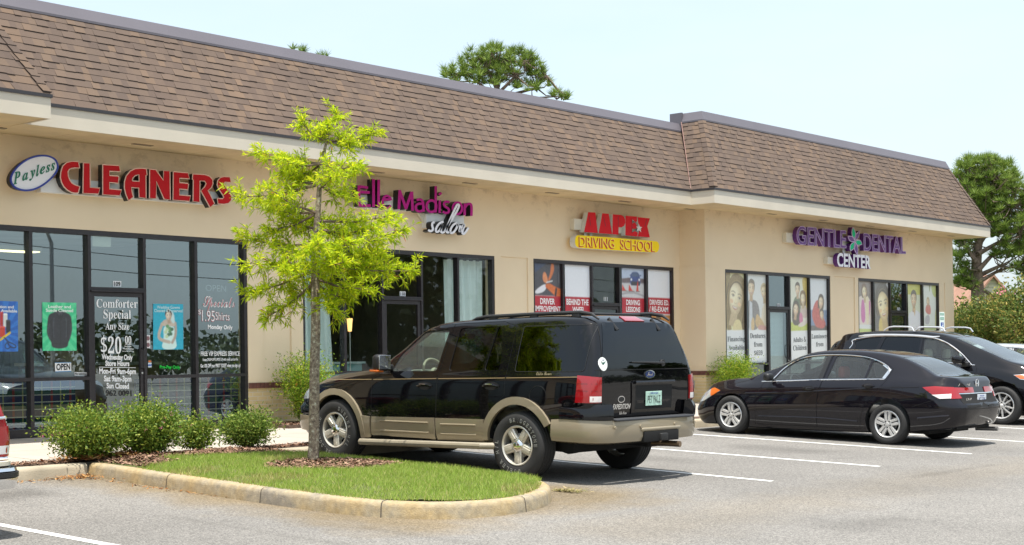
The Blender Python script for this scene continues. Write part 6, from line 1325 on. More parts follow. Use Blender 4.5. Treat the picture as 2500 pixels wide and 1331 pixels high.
def plate(parent, view, car, y0, y1, z0, z1, bgc, txt, top, txtc, off=0.02):
    m = MB(); c, n = car.hit(view, (y0 + y1) / 2, (z0 + z1) / 2); x = c.x + n.x * off; sg_ = 1 if n.x > 0 else -1
    m.rbox(min(x, x - sg_ * 0.01), max(x, x - sg_ * 0.01), y0, y1, z0, z1, bgc, 0.004); xl, xr = (y0, y1) if sg_ > 0 else (y1, y0); e = sg_ * 0.002; w = xr - xl; h = z1 - z0
    text_on(m, txt, (x + e, xl + w * 0.1, z0 + h * 0.2), (x + e, xl + w * 0.9, z0 + h * 0.2), h * 0.5, txtc, nrm=(sg_, 0, 0), bold=0.0)
    text_on(m, top, (x + e, xl + w * 0.25, z0 + h * 0.8), (x + e, xl + w * 0.75, z0 + h * 0.8), h * 0.13, ink(40, 70, 160), nrm=(sg_, 0, 0), bold=0.01); return child(m, 'licence_plate', parent, None)
TINT = glass('car_glass_tinted', (0.035, 0.04, 0.042), 1.52); CLEAR = glass('car_glass_clear', (0.82, 0.92, 0.88), 1.5, lighten=.06); CLEARD = glass('car_glass_grey', (0.82, 0.90, 0.88), 1.5, lighten=.05)
REDL = pm('tail_lens_red', (0.30, 0.005, 0.008), 0.12, coat=1.0); WHL = pm('lens_white', (0.75, 0.72, 0.7), 0.12, coat=1.0); AMB = pm('lens_amber', (0.50, 0.11, 0.012), 0.15, coat=1.0); LENS = pm('headlight_lens', (0.55, 0.57, 0.58), 0.1, metal=0.5, coat=1.0); GAP = pm('panel_gap', (0.003, 0.003, 0.003), 0.8)
def vehicle(name, loc, heading, label, group=None):
    """empty on the sloping lot; heading +1 nose to the shops, -1 nose away"""
    e = thing(name, loc, label, 'car', group); pitch = math.atan(0.034) * heading
    e.rotation_euler = (Matrix.Rotation(math.pi / 2 * heading, 3, 'Z') @ Matrix.Rotation(-pitch, 3, 'Y')).to_euler(); return e

# ------------------------------------------------------------------ large black and tan SUV
PBLK = carpaint('paint_black', (0.0035, 0.0035, 0.0045), 0.0, 0.25); INT = pm('interior_dark', (0.012, 0.012, 0.013), 0.8); TANP = carpaint('paint_tan', (0.30, 0.255, 0.18), 0.2, 0.35); BEIGE = pm('interior_beige', (0.34, 0.30, 0.22), 0.7); DASH = pm('interior_dash', (0.16, 0.16, 0.13), 0.6)
suv = vehicle('suv', (14.16, 11.391, lotz(11.391)), 1, 'large black SUV with tan cladding parked nose-in beside the grass island')
S1 = dict(x=(-1.06, 4.20), bulge=.012, rake=-0.043, rz=0.0645,
          bot=[(-1.06, .50), (-.6, .42), (.3, .36), (2.6, .36), (3.6, .36), (4.05, .42), (4.2, .5)], ws=[(-1.06, .95), (-1.045, .995), (-1.0, 1.035), (-.88, 1.065), (-.4, 1.085), (3.2, 1.085), (3.7, 1.05), (3.95, .97), (4.1, .84), (4.2, .65)],
          zs=[(-1.06, 1.19), (2.3, 1.195), (2.7, 1.18), (3.2, 1.12), (3.7, 1.04), (4.05, .94), (4.2, .84)], top=[(-1.06, 1.76), (-1.0, 1.80), (-.8, 1.845), (0, 1.878), (1.0, 1.872), (1.5, 1.85), (1.75, 1.80), (2.0, 1.675), (2.3, 1.475), (2.62, 1.285), (2.8, 1.265), (3.2, 1.235), (3.7, 1.165), (4.0, 1.05), (4.15, .95), (4.2, .87)],
          wt=[(-1.06, .74), (-1.0, .80), (-.8, .835), (0, .85), (1.5, .85), (1.8, .83), (2.1, .82), (2.6, .88), (3.2, .85), (3.9, .70), (4.2, .48)], lean_r=[(.4, .05), (.9, 0.0), (1.18, .01), (1.75, .17), (1.9, .24)], lean_f=[(.3, -.08), (.6, 0.0), (.9, -.02), (1.2, -.1)])
C = Car(S1, [PBLK, INT])
FG = rounded([(2.20, 1.205), (2.17, 1.43), (1.81, 1.715), (1.33, 1.752), (1.395, 1.232)]); RG = rounded([(1.185, 1.243), (1.155, 1.765), (.56, 1.795), (.635, 1.265)]); VG = rounded([(.595, 1.267), (.525, 1.793), (.465, 1.775), (.36, 1.45), (.36, 1.275)])
QG = rounded([(.10, 1.265), (.105, 1.80), (-.90, 1.835), (-.925, 1.30)])
FD = [(2.50, .30), (2.505, 1.10), (2.35, 1.185), (2.26, 1.47), (1.85, 1.775), (1.275, 1.815), (1.345, 1.23), (1.355, .34)]; RD = [(1.345, .34), (1.335, 1.23), (1.263, 1.815), (.45, 1.855), (.225, 1.80), (.225, .985), (.42, .82), (.545, .60), (.56, .37)]
wsS = MB(); wsS.prism([(1.82, -.66, 3), (1.82, .66, 3), (2.52, .80, 3), (2.57, 0, 3), (2.52, -.80, 3)], (0, 0, -1.95), INT)
sb, sdoors = C.build_body(suv, [FG, RG, VG], [FD, RD], [(0.0, 0.40, .50, .78), (3.18, .38, .50, .78)], cab=(-.85, 2.35, .45), extra=[wsS])
def pane(car, poly, mat, parent, name='window', both=True, view='left', off=-0.009):
    o = child(car.patch(view, poly, mat, off, step=0.08), name, parent, 60)
    if both: mirror(o)
    return o
for k, (poly, mt) in enumerate(((FG, CLEAR), (RG, TINT), (VG, TINT))):
    for s_ in (0, 1):
        dd = sdoors[(0 if k == 0 else 2) + s_]; o = child(C.patch('left', grow(poly, 0.006), mt, -0.011, step=0.08), 'window', dd, 60)
o = pane(C, QG, TINT, suv, 'quarter_window', off=0.003)
m = C.tube('left', QG + QG[:1], 0.004, BLP, 0.003); mirror(child(m, 'window_seal', suv))
WSH = [(1.80, .70), (1.80, -.70), (2.58, -.86), (2.62, 0), (2.58, .86)]; child(C.patch('top', WSH, CLEAR, -0.004, step=0.1), 'windshield', suv, 60)
RGL = rounded([(.87, 1.33), (.66, 1.86), (-.66, 1.86), (-.87, 1.33)]); child(C.patch('rear', RGL, TINT, 0.004, step=0.07), 'rear_window', suv, 60)
m = MB(); C.strip('rear', [(-.95, 1.315), (.95, 1.315)], 0.010, GAP, 0.003, m); C.strip('rear', [(.86, .80), (.865, 1.30), (.72, 1.90)], 0.008, GAP, 0.003, m); C.strip('rear', [(-.86, .80), (-.865, 1.30), (-.72, 1.90)], 0.008, GAP, 0.003, m); C.strip('left', [(3.35, 1.10), (2.62, 1.285)], 0.008, GAP, 0.002, m)
child(m, 'panel_gap', suv, None)
m = MB(); PIN = pm('pinstripe_tan', (0.30, 0.22, 0.11), 0.4)
for a, b in (((3.7, 1.04), (2.52, 1.09)), ((2.49, 1.09), (1.36, 1.14)), ((1.33, 1.14), (.23, 1.187)), ((.21, 1.188), (-.92, 1.238))): C.strip('left', [a, b], 0.007, PIN, 0.002, m)
mirror(child(m, 'pinstripe', suv, None))
# cladding
for k, (poly, rib) in enumerate((([(2.50, .385), (2.48, .615), (1.37, .655), (1.365, .40)], ((2.32, 1.46), .57, .45)), ([(1.335, .40), (1.34, .655), (.535, .68), (.565, .42)], ((1.25, .66), .585, .47)))):
    for s_ in (0, 1):
        m = C.patch('left', poly, TANP, 0.0, 0.022, 0.06)
        (xa, xb), za, zb = rib
        for z_ in (za, zb): C.tube('left', [(xa, z_), (xb, z_ + 0.02)], 0.013, TANP, 0.021, m, 0.05, 8)
        child(m, 'cladding', sdoors[2 * k + s_], 35)
def archpoly(cx, cz, r0, r1, a0, a1, tail=None, n=18):
    o = [(cx + r1 * math.cos(R_(a0 + (a1 - a0) * i / n)), cz + r1 * math.sin(R_(a0 + (a1 - a0) * i / n))) for i in range(n + 1)]; i_ = [(cx + r0 * math.cos(R_(a1 + (a0 - a1) * i / n)), cz + r0 * math.sin(R_(a1 + (a0 - a1) * i / n))) for i in range(n + 1)]; return o + i_
mirror(child(C.patch('left', archpoly(0.0, .40, .485, .575, -2, 150), TANP, 0.0, 0.034, 0.045), 'wheel_arch', suv, 35))
mirror(child(C.patch('left', archpoly(3.18, .38, .485, .565, 0, 180), TANP, 0.0, 0.034, 0.045), 'wheel_arch', suv, 35))
mirror(child(C.patch('left', [(2.72, .335), (2.66, .62), (2.515, .61), (2.53, .355)], TANP, 0.0, 0.024, 0.05), 'fender_trim', suv, 35))
# running board
m = MB(); BRD = pm('board_tan', (0.27, 0.235, 0.17), 0.5, var=0.08)
bo = [(2.66, 1.0, .235), (2.58, 1.19, .25), (.48, 1.19, .33), (.30, 1.02, .33)]
for dz, mt in ((0, BRD),):
    A = [Vector((x, y, z)) for x, y, z in [(2.70, .90, .225)] + bo + [(.28, .90, .335)]]; B = [v + Vector((0, 0, .075)) for v in A]; m.add(A + B, [tuple(range(6)), tuple(range(11, 5, -1))] + [(i, (i + 1) % 6, 6 + (i + 1) % 6, 6 + i) for i in range(6)], mt)
m.tube([(2.66, 1.0, .275), (2.58, 1.19, .29), (.48, 1.19, .37), (.30, 1.02, .37)], 0.042, BRD, 10); child(m, 'running_board', suv, 35); mirror(suv.children[-1])
# rear bumper: tan with black upper corners
bumper('rear_bumper', suv, [(-.50, 1.03), (-.80, 1.025), (-1.0, .985), (-1.11, .87), (-1.16, .65), (-1.18, 0)], [(-.05, .47), (.035, .49), (.06, .55), (.055, .69), (.045, .745), (-.06, .75)], TANP)
for s_ in (1, -1):
    m = MB(); pts = [(-.62, 1.055), (-.9, 1.04), (-1.04, .99), (-1.13, .89), (-1.165, .79)]; pts = chaikin(pts, 2); vs = []
    for i, p in enumerate(pts):
        t = (Vector(pts[min(i + 1, len(pts) - 1)]) - Vector(pts[max(i - 1, 0)])).normalized(); n = Vector((t.y, -t.x)); n = n if n.y > 0 or n.x < 0 else -n
        for o, z in ((.03, .752), (.035, .86), (.0, .925), (-.08, .93), (-.10, .752)): q = Vector(p) + n * o; vs.append((q.x, q.y * s_, z))
    k = 5; n_ = len(pts); m.add(vs, [(i * k + j, i * k + (j + 1) % k, (i + 1) * k + (j + 1) % k, (i + 1) * k + j) for i in range(n_ - 1) for j in range(k)] + [tuple(range(5)), tuple((n_ - 1) * k + j for j in range(5))], PBLK); child(m, 'bumper_corner', suv, 40)
m = MB(); m.rbox(-1.228, -1.08, -.78, .78, .735, .762, pm('bumper_pad', (0.035, 0.037, 0.042), 0.6), 0.01); child(m, 'bumper_pad', suv)
m = MB(); m.rbox(-1.248, -1.16, -.42, .28, .475, .60, pm('hitch_cavity', (0.004, 0.004, 0.004), 0.9), 0.01); m.rbox(-1.25, -1.12, -.46, .32, .605, .645, TANP, 0.015); m.rbox(-1.28, -1.15, -.16, -.02, .485, .57, DISC, 0.012); child(m, 'tow_hitch', suv)
m = MB()
for y in (.78, .33, -.36, -.80): m.lathe([(0, -.004), (.018, -.004), (.02, .01)], TANP, 14, 'x', (-1.242 + .05 * abs(y) ** 2, y, .665))
child(m, 'parking_sensor', suv)
m = MB(); m.tube([(-.6, -.35, .40), (-1.1, -.40, .42), (-1.27, -.42, .42)], 0.036, pm('exhaust_pipe', (0.30, 0.22, 0.15), 0.35, metal=0.9), 12); child(m, 'exhaust', suv)
m = MB(); m.box(-.55, 3.9, -.72, .72, .33, .45, MATT); m.tube([(0, -.8, .38), (0, .8, .38)], 0.06, MATT, 10); m.lathe([(0, -.16), (.14, -.1), (.16, 0), (.14, .1), (0, .16)], MATT, 14, 'x', (0, .1, .40)); m.tube([(3.18, -.8, .38), (3.18, .8, .38)], 0.05, MATT, 8); m.box(-.98, -.55, -.45, .5, .44, .6, MATT); m.rbox(-.9, -.45, -.75, -.3, .36, .5, MATT, .06); child(m, 'underbody', suv)
# lamps
DG_ = (Vector((-6, 6, 0)), Vector((1, -1, 0)).normalized(), Vector((1, 1, 0)).normalized(), Vector((0, 0, 1)))   # looking diagonally at the rear left corner
c0, _ = C.hit('rear', .88, 1.1); sR = (c0.x + c0.y) / math.sqrt(2); c1, _ = C.hit('left', -.865, 1.1); sL = (c1.x + c1.y) / math.sqrt(2)
if sL < sR: sL, sR = sR, sL
oD = Vector((-6, 6, 0)); sh = (oD.x + oD.y) / math.sqrt(2)
lo_, hi_ = sR - sh, sL - sh
m = C.patch(DG_, [(lo_, .945), (lo_, 1.235), (hi_ - .01, 1.25), (hi_ + .015, .945)], REDL, 0.0, 0.018, 0.03); C.patch(DG_, [(lo_ + .004, .955), (lo_ + .004, 1.02), (lo_ + (hi_ - lo_) * .5, 1.02), (lo_ + (hi_ - lo_) * .5, .955)], WHL, 0.0195, 0.0, 0.03, m)
for z_ in (1.08, 1.16): C.strip(DG_, [(lo_ + .004, z_), (hi_, z_)], 0.012, pm('tail_lens_dark', (0.20, 0.004, 0.006), 0.15, coat=1.0), 0.0195, m)
mirror(child(m, 'tail_light', suv, 40))
child(C.patch('rear', [(.19, 1.875), (.16, 1.925), (-.16, 1.925), (-.19, 1.875)], REDL, 0.0, 0.014, 0.05), 'brake_light', suv)
for y in (.42, -.42):
    a, n = C.hit('rear', y + .03, 1.90); b, _ = C.hit('rear', y, 1.76); m = MB(); m.tube([a + n * .012, b + n * .014], [0.018, 0.024], BLP, 8); child(m, 'window_hinge', suv)
a, n = C.hit('rear', -.33, 1.385); b, _ = C.hit('rear', .30, 1.40); m = MB(); m.tube([a + n * .025, (a + b) / 2 + n * .035, b + n * .02], [0.016, 0.012, 0.008], BLP, 8); m.lathe([(0, -.01), (.04, -.01), (.045, .03)], BLP, 14, 'x', tuple(a + n * .01)); child(m, 'wiper', suv)
m = MB(); C.patch('rear', [(.30, .80), (.31, 1.16), (.24, 1.185), (-.56, 1.185), (-.60, 1.13), (-.58, .80)], PBLK, 0.0, 0.012, 0.06, m); C.patch('rear', [(.24, .85), (.24, 1.13), (-.50, 1.13), (-.50, .85)], GAP, 0.0125, 0.0, 0.08, m); C.tube('rear', [(.26, 1.165), (-.53, 1.165)], 0.02, PBLK, 0.022, m); child(m, 'plate_recess', suv)
plate(suv, 'rear', C, -.27, .05, .885, 1.055, pm('plate_green', (0.42, 0.62, 0.52), 0.5, var=0.25, vscale=20), 'PET PALZ', 'VIRGINIA', VBK, 0.028)
def oval(car, view, cy_, cz, ry, rz, mats, off, txt=None, name='badge', parent=None, tcol=CHROME):
    m = MB(); P = [(cy_ + ry * math.cos(t * .314), cz + rz * math.sin(t * .314)) for t in range(20)]; car.patch(view, P, mats[0], off, 0.006, 0.05, m); P2 = [(cy_ + ry * .86 * math.cos(t * .314), cz + rz * .78 * math.sin(t * .314)) for t in range(20)]; car.patch(view, P2, mats[1], off + .0065, 0, 0.05, m)
    if txt:
        c, n = car.hit(view, cy_, cz); e = n * (off + .010); sg_ = -1 if view == 'rear' else 1
        text_on(m, txt, Vector((c.x, cy_ - sg_ * ry * .55, cz - rz * .35)) + e, Vector((c.x, cy_ + sg_ * ry * .55, cz - rz * .35)) + e, rz * .8, tcol, nrm=tuple(n), style='script')
    return child(m, name, parent)
FBL = pm('badge_blue', (0.02, 0.04, 0.14), 0.25)
oval(C, 'rear', -.06, 1.255, .105, .05, (CHROME, FBL), 0.0, 'Ford', parent=suv); oval(C, 'rear', .50, .975, .065, .04, (CHROME, BLP), 0.0, None, parent=suv)
m = MB(); C.patch('rear', [(.82 + .075 * math.cos(t * .349), 1.385 + .078 * math.sin(t * .349)) for t in range(18)], ink(226, 230, 228), 0.005, 0, 0.04, m)
c, n = C.hit('rear', .82, 1.385); e = n * .0065
for a, b, w_, col in (((-.04, .03), (.03, -.03), .012, ink(30, 90, 70)), ((.04, .03), (-.03, -.03), .012, ink(30, 90, 70)), ((-.02, .045), (.02, .045), .01, ink(60, 80, 120)), ((-.02, -.05), (.02, -.05), .012, ink(40, 170, 120)), ((0, .02), (0, -.025), .02, ink(40, 120, 100))):
    p, q = Vector(a), Vector(b); t = (q - p).normalized(); nn = Vector((-t.y, t.x)) * w_ / 2; m.add([c + e + Vector((0, v.x, v.y)) for v in (p + nn, q + nn, q - nn, p - nn)], [(0, 1, 2, 3)], col)
child(m, 'round_sticker', suv, None)
m = MB(); a, n = C.hit('rear', .665, .865); b, _ = C.hit('rear', .335, .865); a.x = b.x = min(a.x, b.x, C.hit('rear', .5, .865)[0].x) - .008; e = n * .006; text_on(m, 'EXPEDITION', a + e, b + e, .058, CHROME, nrm=(-1, 0, 0), bold=.03, shear=0.25); a, _ = C.hit('rear', .52, .80); b, _ = C.hit('rear', .38, .80); text_on(m, 'Eddie Bauer', a + e * 1.2, b + e * 1.2, .04, CHROME, nrm=(-1, 0, 0), style='script'); child(m, 'lettering', suv, None)
m = MB(); a, n = C.hit('left', -.25, 1.235); b, _ = C.hit('left', -.48, 1.245); text_on(m, 'Eddie Bauer', a + n * .004, b + n * .004, .04, pm('gold_script', (0.5, 0.42, 0.25), 0.4), nrm=(0, 1, 0), style='script'); child(m, 'script_lettering', suv, None)
m = MB(); C.tube('left', [(-.30 + .13 * math.cos(t * .314), .985 + .13 * math.sin(t * .314)) for t in range(21)], 0.003, GAP, 0.001, m); child(m, 'fuel_door', suv)
for k, (x, z) in enumerate(((1.55, 1.045), (.44, 1.085))):
    for s_ in (0, 1):
        m = MB(); c, n = C.hit('left', x, z)
        C.patch('left', [(x + .13 * math.cos(t * .314), z + .05 * math.sin(t * .314)) for t in range(20)], GAP, 0.001, 0, 0.05, m); m.tube([c + Vector((-.12, .008, 0.0)), c + Vector((-.05, .035, .012)), c + Vector((.06, .035, .008)), c + Vector((.13, .008, -.004))], [.012, .02, .022, .012], PBLK, 8); m.tube([c + Vector((-.06, .05, .022)), c + Vector((.05, .05, .02))], .006, CHROME, 6); child(m, 'handle', sdoors[2 * k + s_])
for s_ in (1,):
    m = MB(); m.rbox(2.13, 2.29, 1.09, 1.31, 1.20, 1.42, BLP, 0.06); m.rbox(2.17, 2.25, 1.0, 1.10, 1.21, 1.29, BLP, 0.02); mo = child(m, 'side_mirror', suv); g_ = MB(); g_.rbox(2.122, 2.13, 1.11, 1.31, 1.235, 1.41, CHROME, 0.003); child(g_, 'mirror_glass', mo); g_ = MB(); g_.rbox(2.15, 2.292, 1.20, 1.325, 1.195, 1.225, AMB, 0.01); child(g_, 'turn_signal', mo); m2 = copy_tree(mo, suv); m2.scale = (1, -1, 1)
RACK = pm('rack_black', (0.02, 0.02, 0.021), 0.5)
m = MB(); m.tube([(1.12, .70, 1.855), (1.02, .70, 1.89), (.85, .70, 1.912), (.1, .70, 1.948), (-.62, .70, 1.975), (-.78, .70, 1.955), (-.88, .70, 1.90)], [.012, .02, .024, .024, .024, .02, .012], RACK, 8)
for x, z in ((.75, 1.90), (.1, 1.93), (-.55, 1.95)): m.rbox(x - .06, x + .06, .68, .72, z - .09, z + .015, RACK, 0.01)
mirror(child(m, 'roof_rail', suv)); m = MB()
for x, z in ((.55, 1.925), (-.45, 1.962)): m = MB(); m.tube([(x, -.70, z), (x, .70, z)], 0.016, RACK, 8); child(m, 'roof_crossbar', suv)
# front end
bumper('front_bumper', suv, [(3.62, 1.03), (3.85, 1.0), (4.05, .9), (4.16, .65), (4.2, 0)], [(-.05, .34), (.03, .36), (.055, .44), (.05, .56), (-.05, .57)], TANP)
bumper('front_bumper_upper', suv, [(3.72, 1.02), (3.88, .99), (4.06, .89), (4.17, .65), (4.21, 0)], [(-.05, .575), (.035, .58), (.045, .66), (.0, .73), (-.06, .735)], PBLK)
mirror(child(C.patch('left', [(3.60, .80), (3.62, .98), (3.98, .93), (3.98, .77)], LENS, 0.0, 0.012, 0.04), 'headlight', suv)); mirror(child(C.patch('left', [(3.60, .80), (3.61, .93), (3.68, .92), (3.68, .79)], AMB, 0.013, 0.008, 0.04), 'turn_signal', suv)); child(C.patch('front', [(-.55, .80), (-.55, .98), (.55, .98), (.55, .80)], CHROME, 0.0, 0.02, 0.08), 'grille', suv)
for x, y in ((1.40, .45), (1.40, -.45)): seat(suv, x, y, BEIGE, .54, .72, 1.50)
for y in (.5, 0, -.5): seat(suv, .45, y, BEIGE, .46, .74, 1.42)
steering(suv, 1.98, .45, 1.18, BEIGE, .195)
m = MB(); m.rbox(2.08, 2.34, -.92, .92, .85, 1.16, DASH, 0.06); m.rbox(2.04, 2.24, .22, .68, 1.1, 1.22, DASH, 0.05); child(m, 'dashboard', suv)
m = MB(); m.rbox(1.82, 1.86, -.14, .14, 1.62, 1.69, BLP, 0.01); child(m, 'rear_view_mirror', suv)
hub = make_wheel(.40, .235, .27, 'wide', letters=True, alloy=pm('wheel_alloy_warm', (0.62, 0.585, 0.51), 0.3, metal=0.45)); place_wheels(hub, suv, (0.0, 3.18), .40, 1.10)

# ------------------------------------------------------------------ black sedan, and a silver one farther off
def sedan(loc, heading, paint, label, details=True):
    car = vehicle('sedan', loc, heading, label)
    sp = dict(x=(-1.12, 3.84), sh=.05, bot=[(-1.12, .34), (-1.0, .29), (-.6, .24), (-.3, .20), (.4, .16), (2.5, .12), (3.2, .14), (3.6, .13), (3.84, .22)], ws=[(-1.12, .62), (-1.09, .73), (-1.03, .81), (-.9, .885), (-.6, .935), (0, .955), (1.2, .955), (2.4, .95), (3.0, .935), (3.4, .89), (3.65, .78), (3.78, .65), (3.84, .50)],
              zs=[(-1.12, .92), (-.9, .985), (-.3, 1.01), (.1, 1.005), (1.2, .965), (2.36, .885), (2.7, .85), (3.2, .755), (3.6, .64), (3.84, .50)], top=[(-1.12, 1.03), (-1.05, 1.085), (-.85, 1.105), (-.72, 1.115), (-.4, 1.255), (-.15, 1.355), (.1, 1.42), (.45, 1.463), (.8, 1.478), (1.2, 1.47), (1.5, 1.44), (1.75, 1.385), (2.1, 1.225), (2.5, 1.035), (2.66, .965), (2.9, .945), (3.3, .885), (3.6, .77), (3.75, .65), (3.84, .55)],
              wt=[(-1.12, .55), (-.85, .72), (-.6, .70), (-.1, .62), (.4, .60), (1.2, .60), (1.7, .60), (2.1, .62), (2.6, .74), (3.2, .70), (3.6, .60), (3.84, .4)], lean_r=[(.2, .10), (.45, .0), (.62, -.03), (.78, .06), (1.0, .10), (1.1, .10)], lean_f=[(.1, -.10), (.3, 0), (.5, -.02), (.8, -.10)])
    K = Car(sp, [paint, INT])
    FGs = rounded([(2.13, .945), (2.03, 1.12), (1.83, 1.255), (1.58, 1.34), (1.185, 1.372), (1.245, .995)]); RGs = rounded([(1.13, 1.0), (1.075, 1.375), (.58, 1.357), (.435, 1.325), (.465, 1.028)]); VGs = rounded([(.43, 1.03), (.40, 1.312), (.28, 1.28), (.09, 1.185), (.14, 1.045)])
    FDs = [(2.42, .20), (2.41, .66), (2.29, .92), (2.13, 1.12), (1.86, 1.29), (1.58, 1.375), (1.145, 1.408), (1.20, .99), (1.262, .64), (1.255, .22)]; RDs = [(1.245, .22), (1.252, .64), (1.19, .99), (1.135, 1.408), (.58, 1.392), (.25, 1.315), (.02, 1.19), (.06, 1.03), (.22, .79), (.40, .62), (.47, .40), (.48, .22)]
    wsx = MB(); wsx.prism([(1.62, -.55, 3), (1.62, .55, 3), (2.52, .70, 3), (2.56, -0, 3), (2.52, -.70, 3)], (0, 0, -2.0), INT); rsx = MB(); rsx.prism([(-.05, -.54, 3), (-.05, .54, 3), (-.64, .60, 3), (-.68, 0, 3), (-.64, -.60, 3)], (0, 0, -1.9), INT)
    b, drs = K.build_body(car, [FGs, RGs, VGs], [FDs, RDs], [(0.0, .345, .385, .70), (2.9, .315, .375, .70)], cab=(-.50, 2.45, .36), extra=[wsx, rsx])
    for k, (poly, mt) in enumerate(((FGs, CLEAR), (RGs, CLEARD), (VGs, CLEARD))):
        for s_ in (0, 1): child(K.patch('left', grow(poly, .006), mt, -.009, step=.07), 'window', drs[(0 if k == 0 else 2) + s_], 60)
    child(K.patch('top', [(1.62, -.56), (1.62, .56), (2.52, .71), (2.57, 0), (2.52, -.71)], CLEAR, -.004, step=.08), 'windshield', car, 60); child(K.patch('top', [(-.04, -.55), (-.04, .55), (-.65, .61), (-.69, 0), (-.65, -.61)], CLEARD, -.004, step=.08), 'rear_window', car, 60)
    DLO = [(2.36, .915), (2.16, .955), (2.04, 1.14), (1.84, 1.275), (1.58, 1.358), (1.13, 1.39), (.58, 1.375), (.26, 1.295), (.04, 1.18), (.11, 1.03), (1.22, .98), (2.36, .905)]
    m = K.tube('left', chaikin(DLO[1:10], 2), .011, CHROME, .001); K.tube('left', [(.11, 1.028), (1.22, .982), (2.36, .908)], .010, CHROME, .001, m); K.patch('left', [(.20, 1.255), (.04, 1.18), (.11, 1.035), (.155, 1.045), (.095, 1.175), (.22, 1.245)], CHROME, .002, 0, .03, m); mirror(child(m, 'window_chrome', car))
    m = K.strip('left', [(1.21, 1.38), (1.25, 1.0)], .075, BLP, .002, None); mirror(child(m, 'pillar_cover', car, None))
    mirror(child(K.patch('left', [(-.56, .925), (-.75, .945), (-.97, .935), (-1.0, .80), (-.90, .76), (-.81, .765)], REDL, .0, .012, .03), 'tail_light', car)); mirror(child(K.patch('left', [(-.72, .815), (-.97, .835), (-.98, .765), (-.84, .758)], WHL, .0135, .004, .03), 'reverse_lens', car))
    mirror(child(K.patch('rear', [(.80, .76), (.80, .925), (.68, .93), (.60, .765)], REDL, .0, .012, .03), 'tail_light', car)); mirror(child(K.patch('rear', [(.67, .85), (.68, .93), (.20, .93), (.20, .845)], REDL, .0, .012, .04), 'trunk_reflector', car)); child(K.strip('rear', [(.67, .838), (-.67, .838)], .014, CHROME, .004), 'trunk_trim', car, None)
    child(K.patch('rear', [(.62, .62), (.66, .83), (-.66, .83), (-.62, .62)], GAP, .002, 0, .06), 'plate_recess', car)
    m = MB(); K.strip('rear', [(-.72, .60), (.72, .60)], .008, GAP, .003, m); K.strip('left', [(-.42, .62), (-.81, .755)], .006, GAP, .002, m); K.strip('left', [(3.34, .74), (2.62, .93)], .007, GAP, .002, m); K.tube('left', [(-.14 + .10 * max(-1, min(1, 1.3 * math.cos(t * .314))), .855 + .075 * max(-1, min(1, 1.3 * math.sin(t * .314)))) for t in range(21)], .0025, GAP, .0, m); child(m, 'panel_gap', car, None)
    mirror(child(K.tube('left', [(2.63, .705), (1.57, .77), (.13, .895), (-.5, .93)], .012, paint, -.004), 'shoulder_crease', car)); mirror(child(K.tube('left', [(2.35, .33), (1.2, .36), (.52, .34)], .014, paint, -.005), 'sill_crease', car)); mirror(child(K.tube('left', [(-.50, .44), (-.75, .47), (-.98, .50)], .022, paint, -.008), 'bumper_crease', car))
    mirror(child(K.patch('left', [(3.17, .72), (3.36, .76), (3.62, .66), (3.72, .56), (3.66, .50), (3.50, .54)], LENS, .0, .008, .03), 'headlight', car)); mirror(child(K.patch('left', [(3.17, .725), (3.34, .762), (3.42, .735), (3.36, .62), (3.30, .645)], AMB, .009, .003, .03), 'turn_signal', car))
    for k, (x, z) in enumerate(((1.42, .835), (.36, .915))):
        for s_ in (0, 1): m = MB(); c, n = K.hit('left', x, z); K.patch('left', [(x + .10 * math.cos(t * .314), z + .035 * math.sin(t * .314)) for t in range(20)], GAP, .001, 0, .04, m); m.tube([c + Vector((-.11, .006, 0)), c + Vector((-.05, .03, .006)), c + Vector((.05, .03, .004)), c + Vector((.10, .006, -.002))], [.01, .015, .015, .01], paint, 8); child(m, 'handle', drs[2 * k + s_])
    m = MB(); m.rbox(2.05, 2.17, .95, 1.14, .93, 1.06, BLP, .045); m.rbox(2.10, 2.18, .87, .97, .93, .97, BLP, .015); mirror(child(m, 'side_mirror', car))
    if details:
        plate(car, 'rear', K, -.16, .16, .665, .82, pm('plate_white', (0.62, 0.66, 0.72), 0.5), 'JKT 5386', 'VIRGINIA', ink(40, 50, 110), .012)
        m = MB(); a, n = K.hit('rear', .60, .955); bb, _ = K.hit('rear', .28, .955); e = n * .006; text_on(m, 'Accord', a + e, bb + e, .045, CHROME, nrm=(-1, 0, 0), bold=.03, shear=.3); a, _ = K.hit('rear', .52, .735); bb, _ = K.hit('rear', .36, .735); text_on(m, 'LX-P', a + e, bb + e, .035, CHROME, nrm=(-1, 0, 0), bold=.02); child(m, 'lettering', car, None)
        m = MB(); c, n = K.hit('rear', 0, .985); e = n * .008; 
        for pts in ([(-.045, .05), (-.035, -.05)], [(.045, .05), (.035, -.05)], [(-.04, .0), (.04, .0)]): m.tube([c + e + Vector((0, -p[0], p[1])) for p in pts], .009, CHROME, 6)
        m.tube([c + e + Vector((0, .06 * math.cos(t * .5236), .065 * math.sin(t * .5236))) for t in range(13)], .006, CHROME, 6); child(m, 'badge', car)
    m = MB(); m.tube([(-.8, -.55, .24), (-1.16, -.57, .25)], .035, STEEL, 12); child(m, 'exhaust', car); m = MB(); m.box(-.6, 3.5, -.72, .72, .19, .32, MATT); m.box(-1.0, -.6, -.6, .6, .28, .38, MATT); child(m, 'underbody', car)
    SEATM = pm('seat_red_brown', (0.30, 0.075, 0.06), 0.8) if details else BEIGE
    for x, y in ((1.42, .38), (1.42, -.38)): seat(car, x, y, SEATM if y > 0 else pm('seat_grey', (0.06, 0.06, 0.06), 0.8), .48, .52, 1.20)
